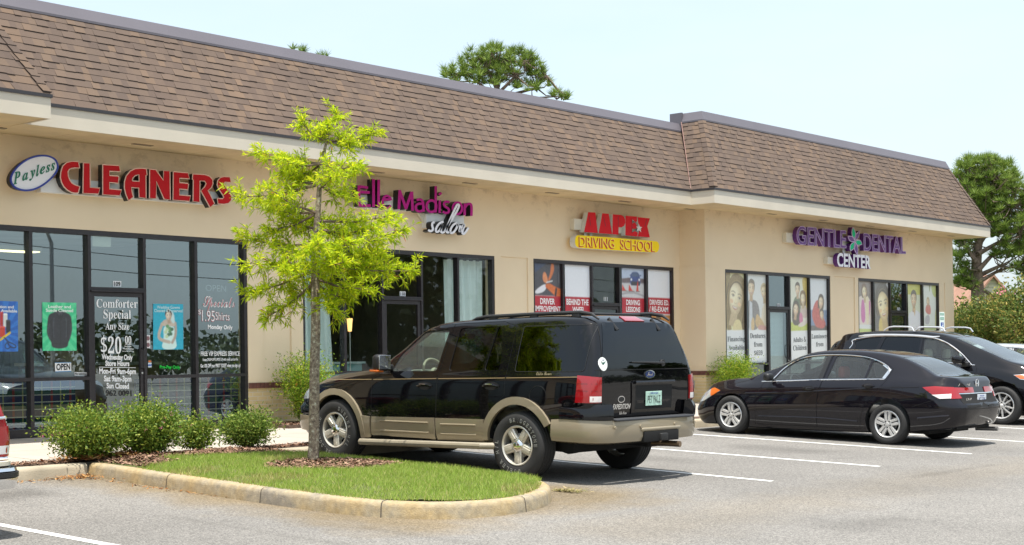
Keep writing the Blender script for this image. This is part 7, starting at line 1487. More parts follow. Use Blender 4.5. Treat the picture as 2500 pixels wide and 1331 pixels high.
    seat(car, .52, .40, pm('seat_grey_rear', (0.13, 0.12, 0.12), 0.8), .5, .54, 1.17); seat(car, .52, -.40, pm('seat_grey_rear', (0.13, 0.12, 0.12), 0.8), .5, .54, 1.17); steering(car, 1.95, .38, .86, BLP, .18); m = MB(); m.rbox(2.05, 2.35, -.78, .78, .6, .88, INT, .06); child(m, 'dashboard', car)
    h = make_wheel(.325, .215, .21, 'slot'); place_wheels(h, car, (0.0, 2.9), .325, .95); return car
PSED = carpaint('paint_black_violet', (0.007, 0.006, 0.009), 0.0, 0.25)
sedan((22.31, 10.877, lotz(10.877)), 1, PSED, 'black sedan with chrome window trim parked nose-in between the white lines')
sedan((31.75, 14.05, lotz(14.05) + .06), -1, carpaint('paint_silver', (0.42, 0.43, 0.44), 0.7, 0.3), 'silver sedan mostly hidden at the right edge behind the black crossover', False)

# ------------------------------------------------------------------ black crossover
PINF = carpaint('paint_black_blue', (0.006, 0.006, 0.008), 0.0, 0.25)
cx = vehicle('crossover', (28.62, 11.666, lotz(11.666)), -1, 'black crossover with chrome roof rails backed in behind the black sedan')
S3 = dict(x=(-4.06, .98), sh=.03, bot=[(-4.06, .42), (-3.7, .33), (-3.0, .24), (-.6, .22), (.5, .22), (.9, .28), (.98, .4)], ws=[(-4.06, .72), (-4.0, .85), (-3.9, .92), (-3.5, .985), (-2.5, 1.0), (-.8, 1.0), (0, .99), (.45, .94), (.75, .80), (.9, .65), (.98, .48)],
          zs=[(-4.06, 1.20), (-3.4, 1.28), (-2.7, 1.25), (-1.63, 1.175), (-.59, 1.095), (0, 1.02), (.5, .90), (.8, .78), (.98, .62)], top=[(-4.06, 1.56), (-3.9, 1.62), (-3.6, 1.70), (-3.2, 1.755), (-2.6, 1.79), (-2, 1.80), (-1.5, 1.765), (-1.15, 1.69), (-.8, 1.565), (-.3, 1.37), (.05, 1.235), (.25, 1.19), (.55, 1.09), (.8, .93), (.98, .70)],
          wt=[(-4.06, .60), (-3.6, .68), (-2.5, .70), (-1.3, .70), (-.7, .71), (.0, .78), (.5, .68), (.98, .4)], lean_r=[(.3, .08), (.9, 0), (1.2, .05), (1.4, .16), (1.6, .32)], lean_f=[(.2, -.1), (.45, 0), (.8, -.05)])
K = Car(S3, [PINF, INT])
FG3 = rounded([(-.70, 1.155), (-.99, 1.40), (-1.37, 1.60), (-1.72, 1.655), (-1.70, 1.222)]); RG3 = rounded([(-1.80, 1.232), (-1.80, 1.66), (-2.58, 1.655), (-2.68, 1.31)]); QG3 = rounded([(-2.75, 1.315), (-2.66, 1.65), (-3.00, 1.62), (-3.26, 1.55), (-3.20, 1.40), (-3.24, 1.37)])
FD3 = [(-.54, .30), (-.53, 1.08), (-.98, 1.435), (-1.37, 1.635), (-1.74, 1.69), (-1.745, .30)]; RD3 = [(-1.755, .30), (-1.752, 1.69), (-2.62, 1.685), (-2.72, 1.28), (-2.63, .75), (-2.48, .5), (-2.46, .32)]
wsx = MB(); wsx.prism([(-1.12, -.62, 3), (-1.12, .62, 3), (-.05, .72, 3), (.03, 0, 3), (-.05, -.72, 3)], (0, 0, -1.9), INT)
b3, d3 = K.build_body(cx, [FG3, RG3, QG3], [FD3, RD3], [(0.0, .40, .44, .74), (-3.0, .40, .44, .74)], cab=(-3.5, -.15, .5), extra=[wsx])
for k, (poly, mt) in enumerate(((FG3, CLEAR), (RG3, TINT))):
    for s_ in (0, 1): child(K.patch('left', grow(poly, .006), mt, -.009, step=.08), 'window', d3[2 * k + s_], 60)
mirror(child(K.patch('left', grow(QG3, .006), TINT, -.009, step=.07), 'quarter_window', cx, 60)); child(K.patch('top', [(-1.12, -.63), (-1.12, .63), (-.05, .73), (.04, 0), (-.05, -.73)], CLEAR, -.004, step=.08), 'windshield', cx, 60)
child(K.patch('rear', rounded([(.62, 1.22), (.52, 1.55), (-.52, 1.55), (-.62, 1.22)]), TINT, .003, step=.07), 'rear_window', cx, 60)
m = K.tube('left', chaikin([(-3.34, 1.40), (-3.28, 1.50), (-3.36, 1.575), (-3.0, 1.645), (-2.61, 1.678), (-1.76, 1.68), (-1.37, 1.622), (-.98, 1.42), (-.64, 1.13)], 2), .013, CHROME, .002); K.tube('left', [(-.58, 1.135), (-1.05, 1.165), (-1.7, 1.21)], .009, CHROME, .001, m); mirror(child(m, 'window_chrome', cx))
SIL = pm('rail_silver', (0.66, 0.67, 0.68), 0.3, metal=0.6)
m = MB(); P = [K.hit('top', x, .72 if x < -1.5 else .70)[0] for x in np.linspace(-3.2, -1.42, 14)]; m.tube([p + Vector((0, 0, .018)) for p in P], [.01] + [.026] * 12 + [.01], SIL, 8); mirror(child(m, 'roof_rail', cx))
for x0, x1 in ((-2.66, -2.0), (-1.99, -1.33)):
    m = MB(); m.tube([(x0, .66, 1.78), (x0 + .1, .645, 1.852), (x0 + .2, .64, 1.868), (x1 - .15, .64, 1.868), (x1 - .05, .645, 1.85), (x1, .66, 1.78)], .017, SIL, 8); mirror(child(m, 'roof_rack_loop', cx))
m = MB(); m.rbox(-.93, -.70, 1.02, 1.26, 1.16, 1.31, PINF, .06); m.rbox(-.80, -.66, .93, 1.06, 1.10, 1.19, BLP, .02); mirror(child(m, 'side_mirror', cx))
mirror(child(K.patch('left', [(.20, .965), (.44, .985), (.72, .93), (.78, .84), (.55, .86), (.33, .885)], LENS, .0, .008, .03), 'headlight', cx)); mirror(child(K.patch('left', [(.22, .955), (.45, .975), (.45, .89), (.33, .895)], AMB, .009, .003, .03), 'turn_signal', cx))
m = MB(); K.strip('left', [(.2, .98), (-.3, 1.12), (-.62, 1.14)], .007, GAP, .002, m); K.strip('left', [(.45, .85), (.40, .62)], .006, GAP, .002, m); child(m, 'panel_gap', cx, None); mirror(child(K.tube('left', [(-.35, .98), (-1.2, .93), (-2.4, 1.0)], .016, PINF, -.006), 'door_crease', cx))
m = MB(); a, n = K.hit('left', -.36, .955); bb, _ = K.hit('left', -.26, .955); text_on(m, 'QX', bb + n * .004, a + n * .004, .03, CHROME, nrm=(0, 1, 0)); mirror(child(m, 'lettering', cx, None))
for k, (x, z) in enumerate(((-1.55, 1.05), (-2.5, 1.10))):
    for s_ in (0, 1): m = MB(); c, n = K.hit('left', x, z); m.tube([c + Vector((-.1, .006, 0)), c + Vector((-.05, .03, .004)), c + Vector((.05, .03, .004)), c + Vector((.1, .006, 0))], .014, PINF, 8); child(m, 'handle', d3[2 * k + s_])
child(K.patch('front', [(-.42, .45), (-.5, .78), (.5, .78), (.42, .45)], CHROME, .0, .015, .06), 'grille', cx); child(K.patch('rear', [(-.75, 1.0), (-.75, 1.14), (.75, 1.14), (.75, 1.0)], REDL, .0, .01, .06), 'tail_light', cx)
CRM = pm('interior_cream', (0.50, 0.47, 0.38), 0.7)
for x, y in ((-1.45, .42), (-1.45, -.42)): seat(cx, x, y, CRM, .52, .68, 1.42)
seat(cx, -2.4, 0, CRM, 1.3, .70, 1.4); steering(cx, -.98, .42, 1.10, CRM, .18); m = MB(); m.rbox(-.72, -.35, -.84, .84, .8, 1.10, INT, .06); child(m, 'dashboard', cx); m = MB(); m.box(-3.8, .8, -.75, .75, .24, .4, MATT); child(m, 'underbody', cx)
h = make_wheel(.37, .255, .235, 'split'); place_wheels(h, cx, (0.0, -3.0), .37, 1.0)

# ------------------------------------------------------------------ red utility vehicle at the left edge
PRED = carpaint('paint_red', (0.32, 0.008, 0.012), 0.2, 0.25)
tk = vehicle('utility_vehicle', (5.645, 12.25, lotz(12.25)), 1, 'red utility vehicle with chrome rear bumper cut by the left edge')
S4 = dict(x=(-1.0, 3.4), bot=[(-1.0, .50), (0, .40), (3.0, .38), (3.4, .5)], ws=[(-1.0, .80), (-.97, .83), (-.9, .855), (-.5, .87), (2.6, .87), (3.2, .82), (3.4, .6)], zs=[(-1.0, 1.02), (2.0, 1.02), (3.0, .95), (3.4, .8)], top=[(-1.0, 1.62), (-.9, 1.66), (0, 1.69), (1.2, 1.67), (1.5, 1.6), (2.1, 1.12), (2.8, 1.06), (3.3, .95), (3.4, .85)], wt=[(-1.0, .64), (0, .66), (1.4, .66), (2.1, .70), (3.2, .6), (3.4, .4)], lean_r=[(.4, .02), (1.0, 0), (1.65, .30)])
T = Car(S4, [PRED, INT]); FG4 = [(1.75, 1.06), (1.25, 1.5), (.72, 1.53), (.72, 1.06)]; QG4 = [(.60, 1.06), (.60, 1.54), (-.72, 1.54), (-.84, 1.06)]; FD4 = [(1.95, .45), (1.95, 1.0), (1.3, 1.57), (.66, 1.6), (.66, .45)]
tb, td = T.build_body(tk, [FG4, QG4], [FD4], [(0.0, .36, .42, .6), (2.6, .36, .42, .6)], cab=(-.7, 1.7, .5))
for s_ in (0, 1): child(T.patch('left', grow(FG4, .006), CLEARD, -.009, step=.1), 'window', td[s_], 60)
mirror(child(T.patch('left', grow(QG4, .006), TINT, -.009, step=.1), 'quarter_window', tk, 60)); child(T.patch('rear', rounded([(.70, 1.06), (.56, 1.56), (-.56, 1.56), (-.70, 1.06)]), TINT, .004, step=.1), 'rear_window', tk, 60); child(T.patch('top', [(1.5, -.6), (1.5, .6), (2.08, .7), (2.08, -.7)], CLEARD, .003, step=.1), 'windshield', tk, 60)
for z, w_ in ((.985, .022), (.955, .014), (.66, .018)): mirror(child(T.tube('left', [(-.92, z), (.5, z), (2.4, z)], w_ * .6, CHROME, .004), 'side_trim', tk))
for z in (1.0, .665): child(T.tube('rear', [(-.80, z), (.80, z)], .014, CHROME, .004), 'rear_trim', tk)
DG4 = (Vector((-6, 6, 0)), Vector((1, -1, 0)).normalized(), Vector((1, 1, 0)).normalized(), Vector((0, 0, 1))); c0, _ = T.hit('rear', .66, .7); c1, _ = T.hit('left', -.86, .7); a_, b_ = (c0.x + c0.y) / math.sqrt(2), (c1.x + c1.y) / math.sqrt(2)
m = T.patch(DG4, [(a_, .68), (a_, .93), (b_, .93), (b_, .68)], REDL, 0, .012, .03); T.patch(DG4, [(a_ + .01, .70), (a_ + .01, .77), (b_ - .01, .77), (b_ - .01, .70)], WHL, .0125, 0, .03, m); mirror(child(m, 'tail_light', tk))
bumper('rear_bumper', tk, [(-.62, .87), (-.9, .87), (-1.04, .84), (-1.10, .7), (-1.12, 0)], [(-.06, .40), (.03, .42), (.045, .48), (.045, .505), (-.06, .51)], CHROME); bumper('bumper_strip', tk, [(-.62, .875), (-.9, .875), (-1.05, .845), (-1.11, .7), (-1.13, 0)], [(-.06, .512), (.045, .514), (.045, .555), (-.06, .56)], BLP); bumper('bumper_top', tk, [(-.62, .87), (-.9, .87), (-1.04, .84), (-1.10, .7), (-1.12, 0)], [(-.06, .562), (.04, .565), (.03, .59), (-.06, .60)], CHROME); bumper('rear_valance', tk, [(-.62, .85), (-.9, .85), (-1.0, .82), (-1.05, .7), (-1.06, 0)], [(-.06, .602), (.02, .605), (.02, .64), (-.06, .65)], pm('cream_step', (0.7, 0.64, 0.5), 0.4))
h = make_wheel(.36, .20, .22, 'slot'); place_wheels(h, tk, (0.0, 2.6), .36, .86)
# ================================================================== plants, far houses, the other side of the road
def tubes(name, parent, lines, mat, n=7):
    m = MB()
    for pts, r in lines: m.tube(pts, r, mat, n)
    return child(m, name, parent, 60)
def leaf_quads(c, d, L, w, droop=0.15):
    """c: base points, d: unit directions; diamond leaves"""
    n = len(c); a = RNG.normal(size=(n, 3)); s = np.cross(d, a); s /= np.linalg.norm(s, axis=1, keepdims=True) + 1e-9
    L = L[:, None]; w = w[:, None]; dn = np.array([0, 0, -1.0])
    return np.stack([c, c + d * L * 0.45 + s * w / 2, c + d * L + dn * L * droop, c + d * L * 0.45 - s * w / 2], 1)
def unit(v): return v / (np.linalg.norm(v, axis=-1, keepdims=True) + 1e-9)
def local(o, P): return P - np.array(o.location)
BARK = pm('bark_grey', (0.26, 0.215, 0.165), 0.95, bump=0.9, bscale=45)
def _bark(m):
    n = m.node_tree.nodes; l = m.node_tree.links; t = n.new('ShaderNodeTexCoord'); z = n.new('ShaderNodeTexNoise'); z.inputs['Scale'].default_value = 26; z.inputs['Detail'].default_value = 7; z.inputs['Roughness'].default_value = .7; l.new(t.outputs['Object'], z.inputs['Vector'])
    r = n.new('ShaderNodeValToRGB'); e = r.color_ramp.elements; e[0].position = .36; e[0].color = (.09, .068, .05, 1); e[1].position = .66; e[1].color = (.52, .52, .44, 1)
    for p, c in ((.46, (.20, .16, .12)), (.55, (.27, .225, .16)), (.6, (.40, .38, .29))): q = e.new(p); q.color = c + (1,)
    l.new(z.outputs['Fac'], r.inputs[0]); l.new(r.outputs[0], n['Principled BSDF'].inputs['Base Color'])
_bark(BARK)
BARKD = pm('bark_brown', (0.16, 0.115, 0.085), 0.95, var=0.4, vscale=10, bump=0.8, bscale=30)
# --- young willow oak on the island
tb_ = Vector((11.57, 13.28, islz(11.57, 13.28) - 0.03)); TD = Vector((11.57, 13.28, 0)).dot(Vector((ca, sa, 0)))
def tpx(x, y, dd=0.0): return atD(x, y, TD + dd)
oak = thing('oak_tree', tb_, 'young yellow-green oak tree with lichened trunk on the grass island', 'tree')
def loc(v): return Vector(v) - tb_
trunk = [tb_, tpx(766, 1090), tpx(767, 1000), tpx(768, 900), tpx(771, 800), tpx(770, 700), tpx(768, 620), tpx(774, 540), tpx(780, 460), tpx(786, 400), tpx(797, 345), tpx(812, 300)]
rad = [.075, .064, .062, .060, .057, .052, .045, .038, .030, .023, .014, .007]
lines = [([loc(p) for p in trunk], rad)]
boughs = []
for r, t, dd in (((797, 345), (822, 275), 0), ((797, 345), (926, 322), .15), ((797, 345), (738, 300), -.1), ((786, 400), (632, 372), .2), ((786, 400), (880, 405), -.3), ((780, 450), (575, 482), -.1), ((780, 450), (848, 480), .35), ((774, 520), (650, 455), -.4), ((772, 540), (958, 525), .1), 
                 ((770, 600), (586, 578), .2), ((770, 600), (985, 562), -.2), ((768, 640), (594, 640), -.3), ((770, 640), (1016, 662), .1), ((768, 660), (600, 716), .25), ((768, 690), (652, 775), -.1), ((768, 680), (905, 706), -.2), ((769, 700), (815, 755), -.35), ((770, 620), (930, 620), .45), ((772, 560), (690, 520), .5), ((780, 460), (820, 420), -.5), ((770, 640), (840, 640), -.6), ((770, 650), (700, 660), -.65), ((770, 600), (780, 590), -.75),
                 ((774, 540), (760, 540), .7), ((769, 660), (790, 670), .8), ((772, 560), (840, 560), .65), ((786, 400), (720, 430), .3), ((774, 520), (660, 560), .1), ((770, 620), (690, 610), -.35), ((770, 620), (860, 590), -.45), ((780, 450), (700, 420), .2), ((769, 680), (720, 720), .4), ((769, 690), (850, 730), .3), ((797, 345), (850, 350), .05), ((797, 345), (770, 320), .15), ((786, 400), (690, 390), -.2), ((774, 520), (640, 500), .15), ((772, 560), (910, 560), -.1), ((770, 640), (950, 650), .25)):
    a = tpx(*r); b = tpx(*t, dd); mid = a.lerp(b, 0.5) + Vector((random.gauss(0, .03), random.gauss(0, .03), -0.05)); boughs.append([a, mid, b]); L = (b - a).length
    lines.append(([loc(a), loc(mid), loc(b)], [.012 + .010 * min(1, L), .010, .003]))
tw_c = []; tw_d = []
for a, mid, b in boughs:
    L = (b - a).length; nt_ = int(10 + L * 27)
    for i in range(nt_):
        t = 0.22 + 0.78 * (i + random.random()) / nt_; p = a.lerp(mid, t * 2) if t < .5 else mid.lerp(b, t * 2 - 1)
        d = (b - a).normalized() * 0.65 + Vector((random.gauss(0, .85), random.gauss(0, .85), random.gauss(0.12, .75))); d.normalize(); l = random.uniform(.10, .30) * (1.1 - .4 * t)
        q = p + d * l; lines.append(([loc(p), loc(q)], [.004, .0015])); tw_c.append((p, q, d))
    tw_c.append((mid.lerp(b, .8), b, (b - a).normalized()))
tubes('trunk', oak, lines[:1], BARK, 12); tubes('branches', oak, lines[1:], BARKD, 5)
c = []; d = []
for p, q, dv in tw_c:
    for k in range(20):
        u = random.uniform(0.1, 1.05); c.append(tuple(p.lerp(q, u))); e = Vector((random.gauss(0, 1), random.gauss(0, 1), random.gauss(0, 1))).normalized() + dv * 0.9 + Vector((0, 0, .12)); d.append(tuple(e.normalized()))
c = np.array(c); d = np.array(d); n = len(c); P = leaf_quads(local(oak, c), d, RNG.uniform(.06, .115, n), RNG.uniform(.011, .018, n))
OAKL = leafmat('oak_leaf', (0.32, 0.46, 0.016), (0.52, 0.66, 0.022), (0.80, 0.78, 0.03), 0.62); OAKB = leafmat('oak_leaf_brown', (0.40, 0.14, 0.03), (0.5, 0.2, 0.05), (0.55, 0.3, 0.08), 0.3)
quads_object('crown', P, [OAKL, OAKB], (RNG.random(n) < 0.006).astype(int), oak)
# --- shrubs
def shrub(base, rx, ry, h, nleaf, leaf, label, group, mats, flowers=0, fmat=None, gaps=0.25, name='shrub', legs=0.18, nst=46, core=0.0):
    o = thing(name, base, label, 'shrub', group); st = []; c = []; d = []
    for i in range(nst):
        a = random.uniform(0, 6.283); r = math.sqrt(random.random()); zz = h * (0.45 + 0.55 * math.sqrt(max(0, 1 - r * r * .8))) * random.uniform(.86, 1.08); tip = Vector((rx * r * math.cos(a), ry * r * math.sin(a), zz)); b0 = Vector((random.gauss(0, .05), random.gauss(0, .05), 0)); mid = b0.lerp(tip, .55) + Vector((tip.x * .12, tip.y * .12, -.02))
        st.append(([b0, mid, tip], [.006, .004, .0015])); m_ = int(nleaf * 1.7 / nst)
        for k in range(m_):
            u = legs + (1 - legs) * random.random() ** .8; p = b0.lerp(mid, u * 2) if u < .5 else mid.lerp(tip, u * 2 - 1); s_ = .05 + .10 * u * min(1, h)
            p = p + Vector((random.gauss(0, s_), random.gauss(0, s_), random.gauss(0, s_ * .8)))
            if p.z < .05: p.z = .05 + random.random() * .1
            out = Vector((p.x, p.y, (p.z - h * .4) * 1.2)); out = out.normalized() if out.length > 0 else Vector((0, 0, 1)); e = out * .8 + Vector((random.gauss(0, .8), random.gauss(0, .8), random.gauss(.25, .7))); c.append(tuple(p)); d.append(tuple(e.normalized()))
    tubes('stems', o, st, BARKD, 5); c = np.array(c); d = np.array(d); n = len(c); P = leaf_quads(c, d, RNG.uniform(.7, 1.2, n) * leaf, RNG.uniform(.35, .55, n) * leaf, .1); quads_object('leaves', P, [mats], None, o)
    if flowers:
        fc = []; 
        for _ in range(flowers):
            a = random.uniform(0, 6.283); r = math.sqrt(random.random()); zz = h * (0.5 + 0.5 * math.sqrt(max(0, 1 - r * r * .8))); p = np.array([rx * r * math.cos(a) * 1.05, ry * r * math.sin(a) * 1.05, zz * random.uniform(.55, 1.06)]); fc.append(p + RNG.normal(0, .012 if rx < 1 else .06, (9 if rx < 1 else 26, 3)))
        fc = np.concatenate(fc); k = len(fc); quads_object('flowers', leaf_quads(fc, unit(RNG.normal(size=(k, 3))), RNG.uniform(.012, .022, k) * (1 if rx < 1 else 3.2), RNG.uniform(.010, .018, k) * (1 if rx < 1 else 3.2)), [fmat], None, o)
    return o
SPIR = leafmat('spirea_leaf', (0.07, 0.14, 0.02), (0.17, 0.27, 0.035), (0.38, 0.42, 0.07), 0.35); PINK = leafmat('spirea_flower', (0.45, 0.10, 0.16), (0.55, 0.18, 0.25), (0.6, 0.3, 0.33), 0.2)
SG = 'spirea shrubs in the mulch strip in front of the cleaners'
def bz(x, y): return -0.07
shrub((9.74, 15.28, -.07), .47, .40, .53, 8500, .046, 'largest round green spirea shrub with pink flowers left of the island corner', SG, SPIR, 22, PINK); shrub((10.66, 15.30, -.07), .44, .38, .57, 8500, .046, 'tall round green spirea shrub in front of the cleaners door', SG, SPIR, 18, PINK)
shrub((11.42, 15.28, -.07), .17, .16, .40, 1900, .044, 'smallest thin spirea shrub, third from the left', SG, SPIR, 6, PINK, nst=22, legs=.25); shrub((12.22, 15.28, -.07), .31, .28, .44, 4600, .044, 'low rounded spirea shrub left of the young oak trunk', SG, leafmat('spirea_leaf_b', (0.08, 0.15, 0.02), (0.16, 0.25, 0.04), (0.34, 0.40, 0.08), 0.35), 5, PINK, legs=.28)
NAND = leafmat('nandina_leaf', (0.09, 0.20, 0.012), (0.22, 0.36, 0.025), (0.50, 0.50, 0.06), 0.4); NRED = leafmat('nandina_red', (0.5, 0.08, 0.02), (0.6, 0.2, 0.03), (0.6, 0.35, 0.05), 0.3)
o = shrub((16.05, 18.55, 0.02), .40, .32, 1.08, 5600, .045, 'loose tall nandina shrub with red tips by the brick base behind the oak trunk', None, NAND, 7, NRED, name='nandina_shrub', nst=30, legs=.12)
shrub((28.02, 17.95, 0.0), .40, .34, 1.0, 6000, .045, 'rounded bright green nandina shrub in front of the first dental window', None, NAND, 4, NRED, name='nandina_shrub', nst=34, legs=.3)
MYR = leafmat('myrtle_leaf', (0.07, 0.13, 0.025), (0.16, 0.22, 0.05), (0.42, 0.34, 0.09), 0.35); MPK = leafmat('myrtle_flower', (0.60, 0.10, 0.20), (0.7, 0.2, 0.3), (0.75, 0.35, 0.4), 0.25)
MG = 'crape myrtles beyond the end of the building'
for (px_, D_, r_, h_, lb, fl_) in ((2360, 45, 1.1, 2.6, 'pale crape myrtle with pink blooms against the building corner', 12), (2440, 44, 1.75, 3.15, 'wide yellow-green crape myrtle with few pink blooms right of the building', 10), (2540, 42, 1.8, 3.3, 'crape myrtle with bright pink blooms at the right edge', 16)):
    p = atD(px_, 868, D_); shrub((p.x, p.y, -.3), r_, r_, h_, 9000, .12, lb, MG, MYR, fl_, MPK, name='crape_myrtle', nst=60, legs=.2)
# --- pines
PINL = leafmat('pine_needle', (0.09, 0.15, 0.025), (0.18, 0.27, 0.045), (0.32, 0.40, 0.08), 0.35)
def pine(D, trunkpx, clumps, limbs, label, rt, tuft=0.34, needles=30, group='pines rising behind the shops', dens=1.0):
    """clumps: (px, py, rx, ry) blobs of foliage as seen; depth scattered round D"""
    b = atD(trunkpx[0][0], trunkpx[0][1], D); b.z = -.3; o = thing('pine_tree', b, label, 'tree', group); B0 = Vector(b)
    tp = [atD(x, y, D) for x, y in trunkpx]; pts = [Vector((tp[0].x, tp[0].y, -.3))] + tp; k = len(pts); ln = []
    tubes('trunk', o, [([p - B0 for p in pts], [rt * (1 - .85 * i / (k - 1)) for i in range(k)])], BARKD, 10)
    C_ = []; 
    for (x, y, rx, ry) in clumps:
        n = max(3, int(rx * ry / 38 * dens))
        for _ in range(n):
            a = random.uniform(0, 6.283); r = math.sqrt(random.random()); zz = random.gauss(0, 1) * rx * D / CF * .75; C_.append(atD(x + rx * r * math.cos(a), y + ry * r * math.sin(a), D + zz))
    for l in limbs:
        q = [atD(x, y, D + random.uniform(-.4, .4)) for x, y in l]; ln.append(([p - B0 for p in q], [rt * .34 * (1 - .75 * i / (len(q) - 1)) for i in range(len(q))]))
    anchors = [p for l in ln for p in l[0]] + [p - B0 for p in pts[1:]]
    for p in C_:
        if random.random() < .55:
            a = min(random.sample(anchors, min(14, len(anchors))), key=lambda q: (q - (p - B0)).length); v = p - B0
            if (a - v).length < 3.2: ln.append(([a, a.lerp(v, .6) + Vector((0, 0, -.12)), v], [.035, .022, .01]))
    tubes('limbs', o, ln, BARKD, 5)
    c = np.repeat(np.array([tuple(p - B0) for p in C_]), needles, 0); n = len(c); d = RNG.normal(size=(n, 3)); d[:, 2] = np.abs(d[:, 2]) * 1.25 + .25; d = unit(d)
    c = c + d * .02; L = RNG.uniform(.7, 1.1, n) * tuft; a = RNG.normal(size=(n, 3)); s = unit(np.cross(d, a)) * .013 * (D / 55)
    quads_object('crown', np.stack([c - s, c + s, c + d * L[:, None]], 1), [PINL], None, o); return o
pine(56, [(1215, 300), (1215, 240), (1212, 190), (1215, 150)], [(1105, 178, 28, 20), (1140, 160, 26, 26), (1165, 140, 26, 24), (1200, 128, 28, 20), (1215, 150, 40, 30), (1245, 150, 24, 26), (1275, 148, 26, 28), (1300, 160, 24, 28), (1250, 195, 34, 22), (1165, 185, 40, 20), (1205, 185, 40, 26), (1330, 200, 16, 18), (1310, 175, 26, 22), (1290, 215, 36, 14), (1365, 238, 28, 14), (1385, 240, 10, 10), (1120, 190, 30, 12), (1328, 172, 10, 12), (1200, 118, 16, 8), (1250, 128, 8, 10), (1280, 128, 14, 10)],
     [[(1215, 240), (1165, 200), (1130, 175)], [(1215, 230), (1260, 185), (1280, 150)], [(1214, 220), (1190, 170), (1180, 140)], [(1216, 240), (1310, 215), (1335, 185)], [(1215, 260), (1300, 240), (1370, 235)]], 'pine crown rising over the middle of the roof ridge', .22, dens=1.25)
pine(60, [(735, 320), (735, 200), (732, 125)], [(722, 124, 16, 9), (745, 128, 12, 7), (790, 138, 10, 5), (735, 150, 40, 16)], [[(735, 200), (720, 140)]], 'small pine tip just showing above the left part of the roof', .2, dens=1.2)
pine(66, [(2388, 735), (2386, 690), (2384, 640), (2388, 600), (2400, 560), (2410, 500), (2410, 440)],
     [(2395, 405, 55, 22), (2360, 425, 40, 26), (2440, 420, 44, 26), (2410, 450, 70, 28), (2470, 445, 26, 24), (2380, 470, 50, 26), (2430, 490, 60, 30), (2480, 500, 30, 34), (2390, 520, 36, 26), (2460, 545, 50, 28), (2420, 560, 40, 22), (2350, 610, 26, 26), (2345, 660, 22, 26), (2370, 580, 28, 20), (2480, 600, 36, 30), (2450, 620, 30, 18), (2490, 660, 24, 18), (2365, 690, 22, 22), (2345, 700, 16, 18), (2340, 580, 16, 24), (2500, 560, 30, 30), (2520, 480, 30, 40), (2520, 620, 30, 40), (2408, 395, 30, 10), (2455, 400, 14, 10)],
     [[(2388, 660), (2420, 625), (2470, 610), (2510, 600)], [(2386, 690), (2430, 665), (2500, 640)], [(2388, 620), (2440, 590), (2490, 575)], [(2386, 675), (2440, 650), (2480, 655)], [(2384, 690), (2360, 670), (2340, 640)], [(2400, 560), (2440, 520), (2470, 500)], [(2405, 530), (2375, 480), (2360, 440)], [(2410, 480), (2440, 440)], [(2384, 640), (2360, 605), (2350, 580)], [(2388, 600), (2420, 560)], [(2386, 700), (2420, 720), (2450, 730)]], 'large pine with bare dark limbs right of the building end', .36, tuft=.38, needles=36, dens=1.75)
# --- houses far right
SIDING = pm('cream_siding', (0.70, 0.64, 0.50), 0.7, var=0.04); RTILE = pm('brown_house_roof', (0.36, 0.20, 0.14), 0.9, var=0.15, vscale=1.5)
def house(D, px, pz, wd, dp, hw, hr, rot, label, gx=None):
    b = atD(px, 868, D); b.z = -.4; o = thing('house', b, label, 'house', 'houses behind the right hand trees'); o.rotation_euler = (0, 0, rot)
    m = MB(); m.box(-wd / 2, wd / 2, 0, dp, 0, hw, SIDING); m.add([(-wd / 2, 0, hw), (wd / 2, 0, hw), (0, 0, hw + hr)], [(0, 1, 2)], SIDING)
    for i in range(int((hw + hr) / .22)): z = i * .22; w_ = wd / 2 if z < hw else wd / 2 * (1 - (z - hw) / hr); m.box(-w_, w_, -.03, -.005, z, z + .025, pm('siding_lap', (0.42, 0.38, 0.30), 0.8))
    c = m.build('wall'); c.parent = o; m = MB(); e = .35
    for s_ in (-1, 1): m.prism([(0, -e, hw + hr), (s_ * (wd / 2 + e), -e, hw - e * hr / (wd / 2)), (s_ * (wd / 2 + e), dp + e, hw - e * hr / (wd / 2)), (0, dp + e, hw + hr)], (0, 0, .18), RTILE)
    c = m.build('roof'); c.parent = o; m = MB(); m.box(-.6, .6, -.06, -.01, 1.2, 2.4, pm('house_window', (0.08, 0.1, 0.12), 0.2)); c = m.build('window'); c.parent = o; return o
house(95, 2424, 0, 5.0, 9, 3.2, 3.0, R_(-48), 'far house with a pale sided gable below the pine limbs'); house(105, 2372, 0, 16, 9, 2.6, 2.9, R_(38), 'long far house with a brown roof behind the pine trunk')
# --- accessible parking sign in front of the last window
p = Vector(onY(2300, 800, 17.6)); zt = onY(2298, 762, 17.6)[2]
hs = thing('parking_sign', (p.x, p.y, -.05), 'white accessible parking sign with blue wheelchair symbol by the last dental window', 'sign')
m = MB(); m.tube([(p.x, p.y + .03, -.05), (p.x, p.y + .03, zt)], .025, STEEL, 8); put(m, 'post', hs); m = MB(); w_ = .155; z0 = zt - .62; SW = ink(226, 238, 234); SGN = ink(110, 170, 150); SBL = ink(30, 70, 160)
m.rbox(p.x - w_, p.x + w_, p.y - .005, p.y, z0, zt, SW, .002); m.quad((p.x - .13, p.y - .007, zt - .09), (p.x + .13, p.y - .007, zt - .09), (p.x + .13, p.y - .007, zt - .03), (p.x - .13, p.y - .007, zt - .03), SGN); m.quad((p.x - .12, p.y - .007, zt - .21), (p.x + .12, p.y - .007, zt - .21), (p.x + .12, p.y - .007, zt - .14), (p.x - .12, p.y - .007, zt - .14), SGN)
text_on(m, 'RESERVED', (p.x - .11, p.y - .009, zt - .08), (p.x + .11, p.y - .009, zt - .08), .035, SW); text_on(m, 'PARKING', (p.x - .10, p.y - .009, zt - .20), (p.x + .10, p.y - .009, zt - .20), .04, SW)
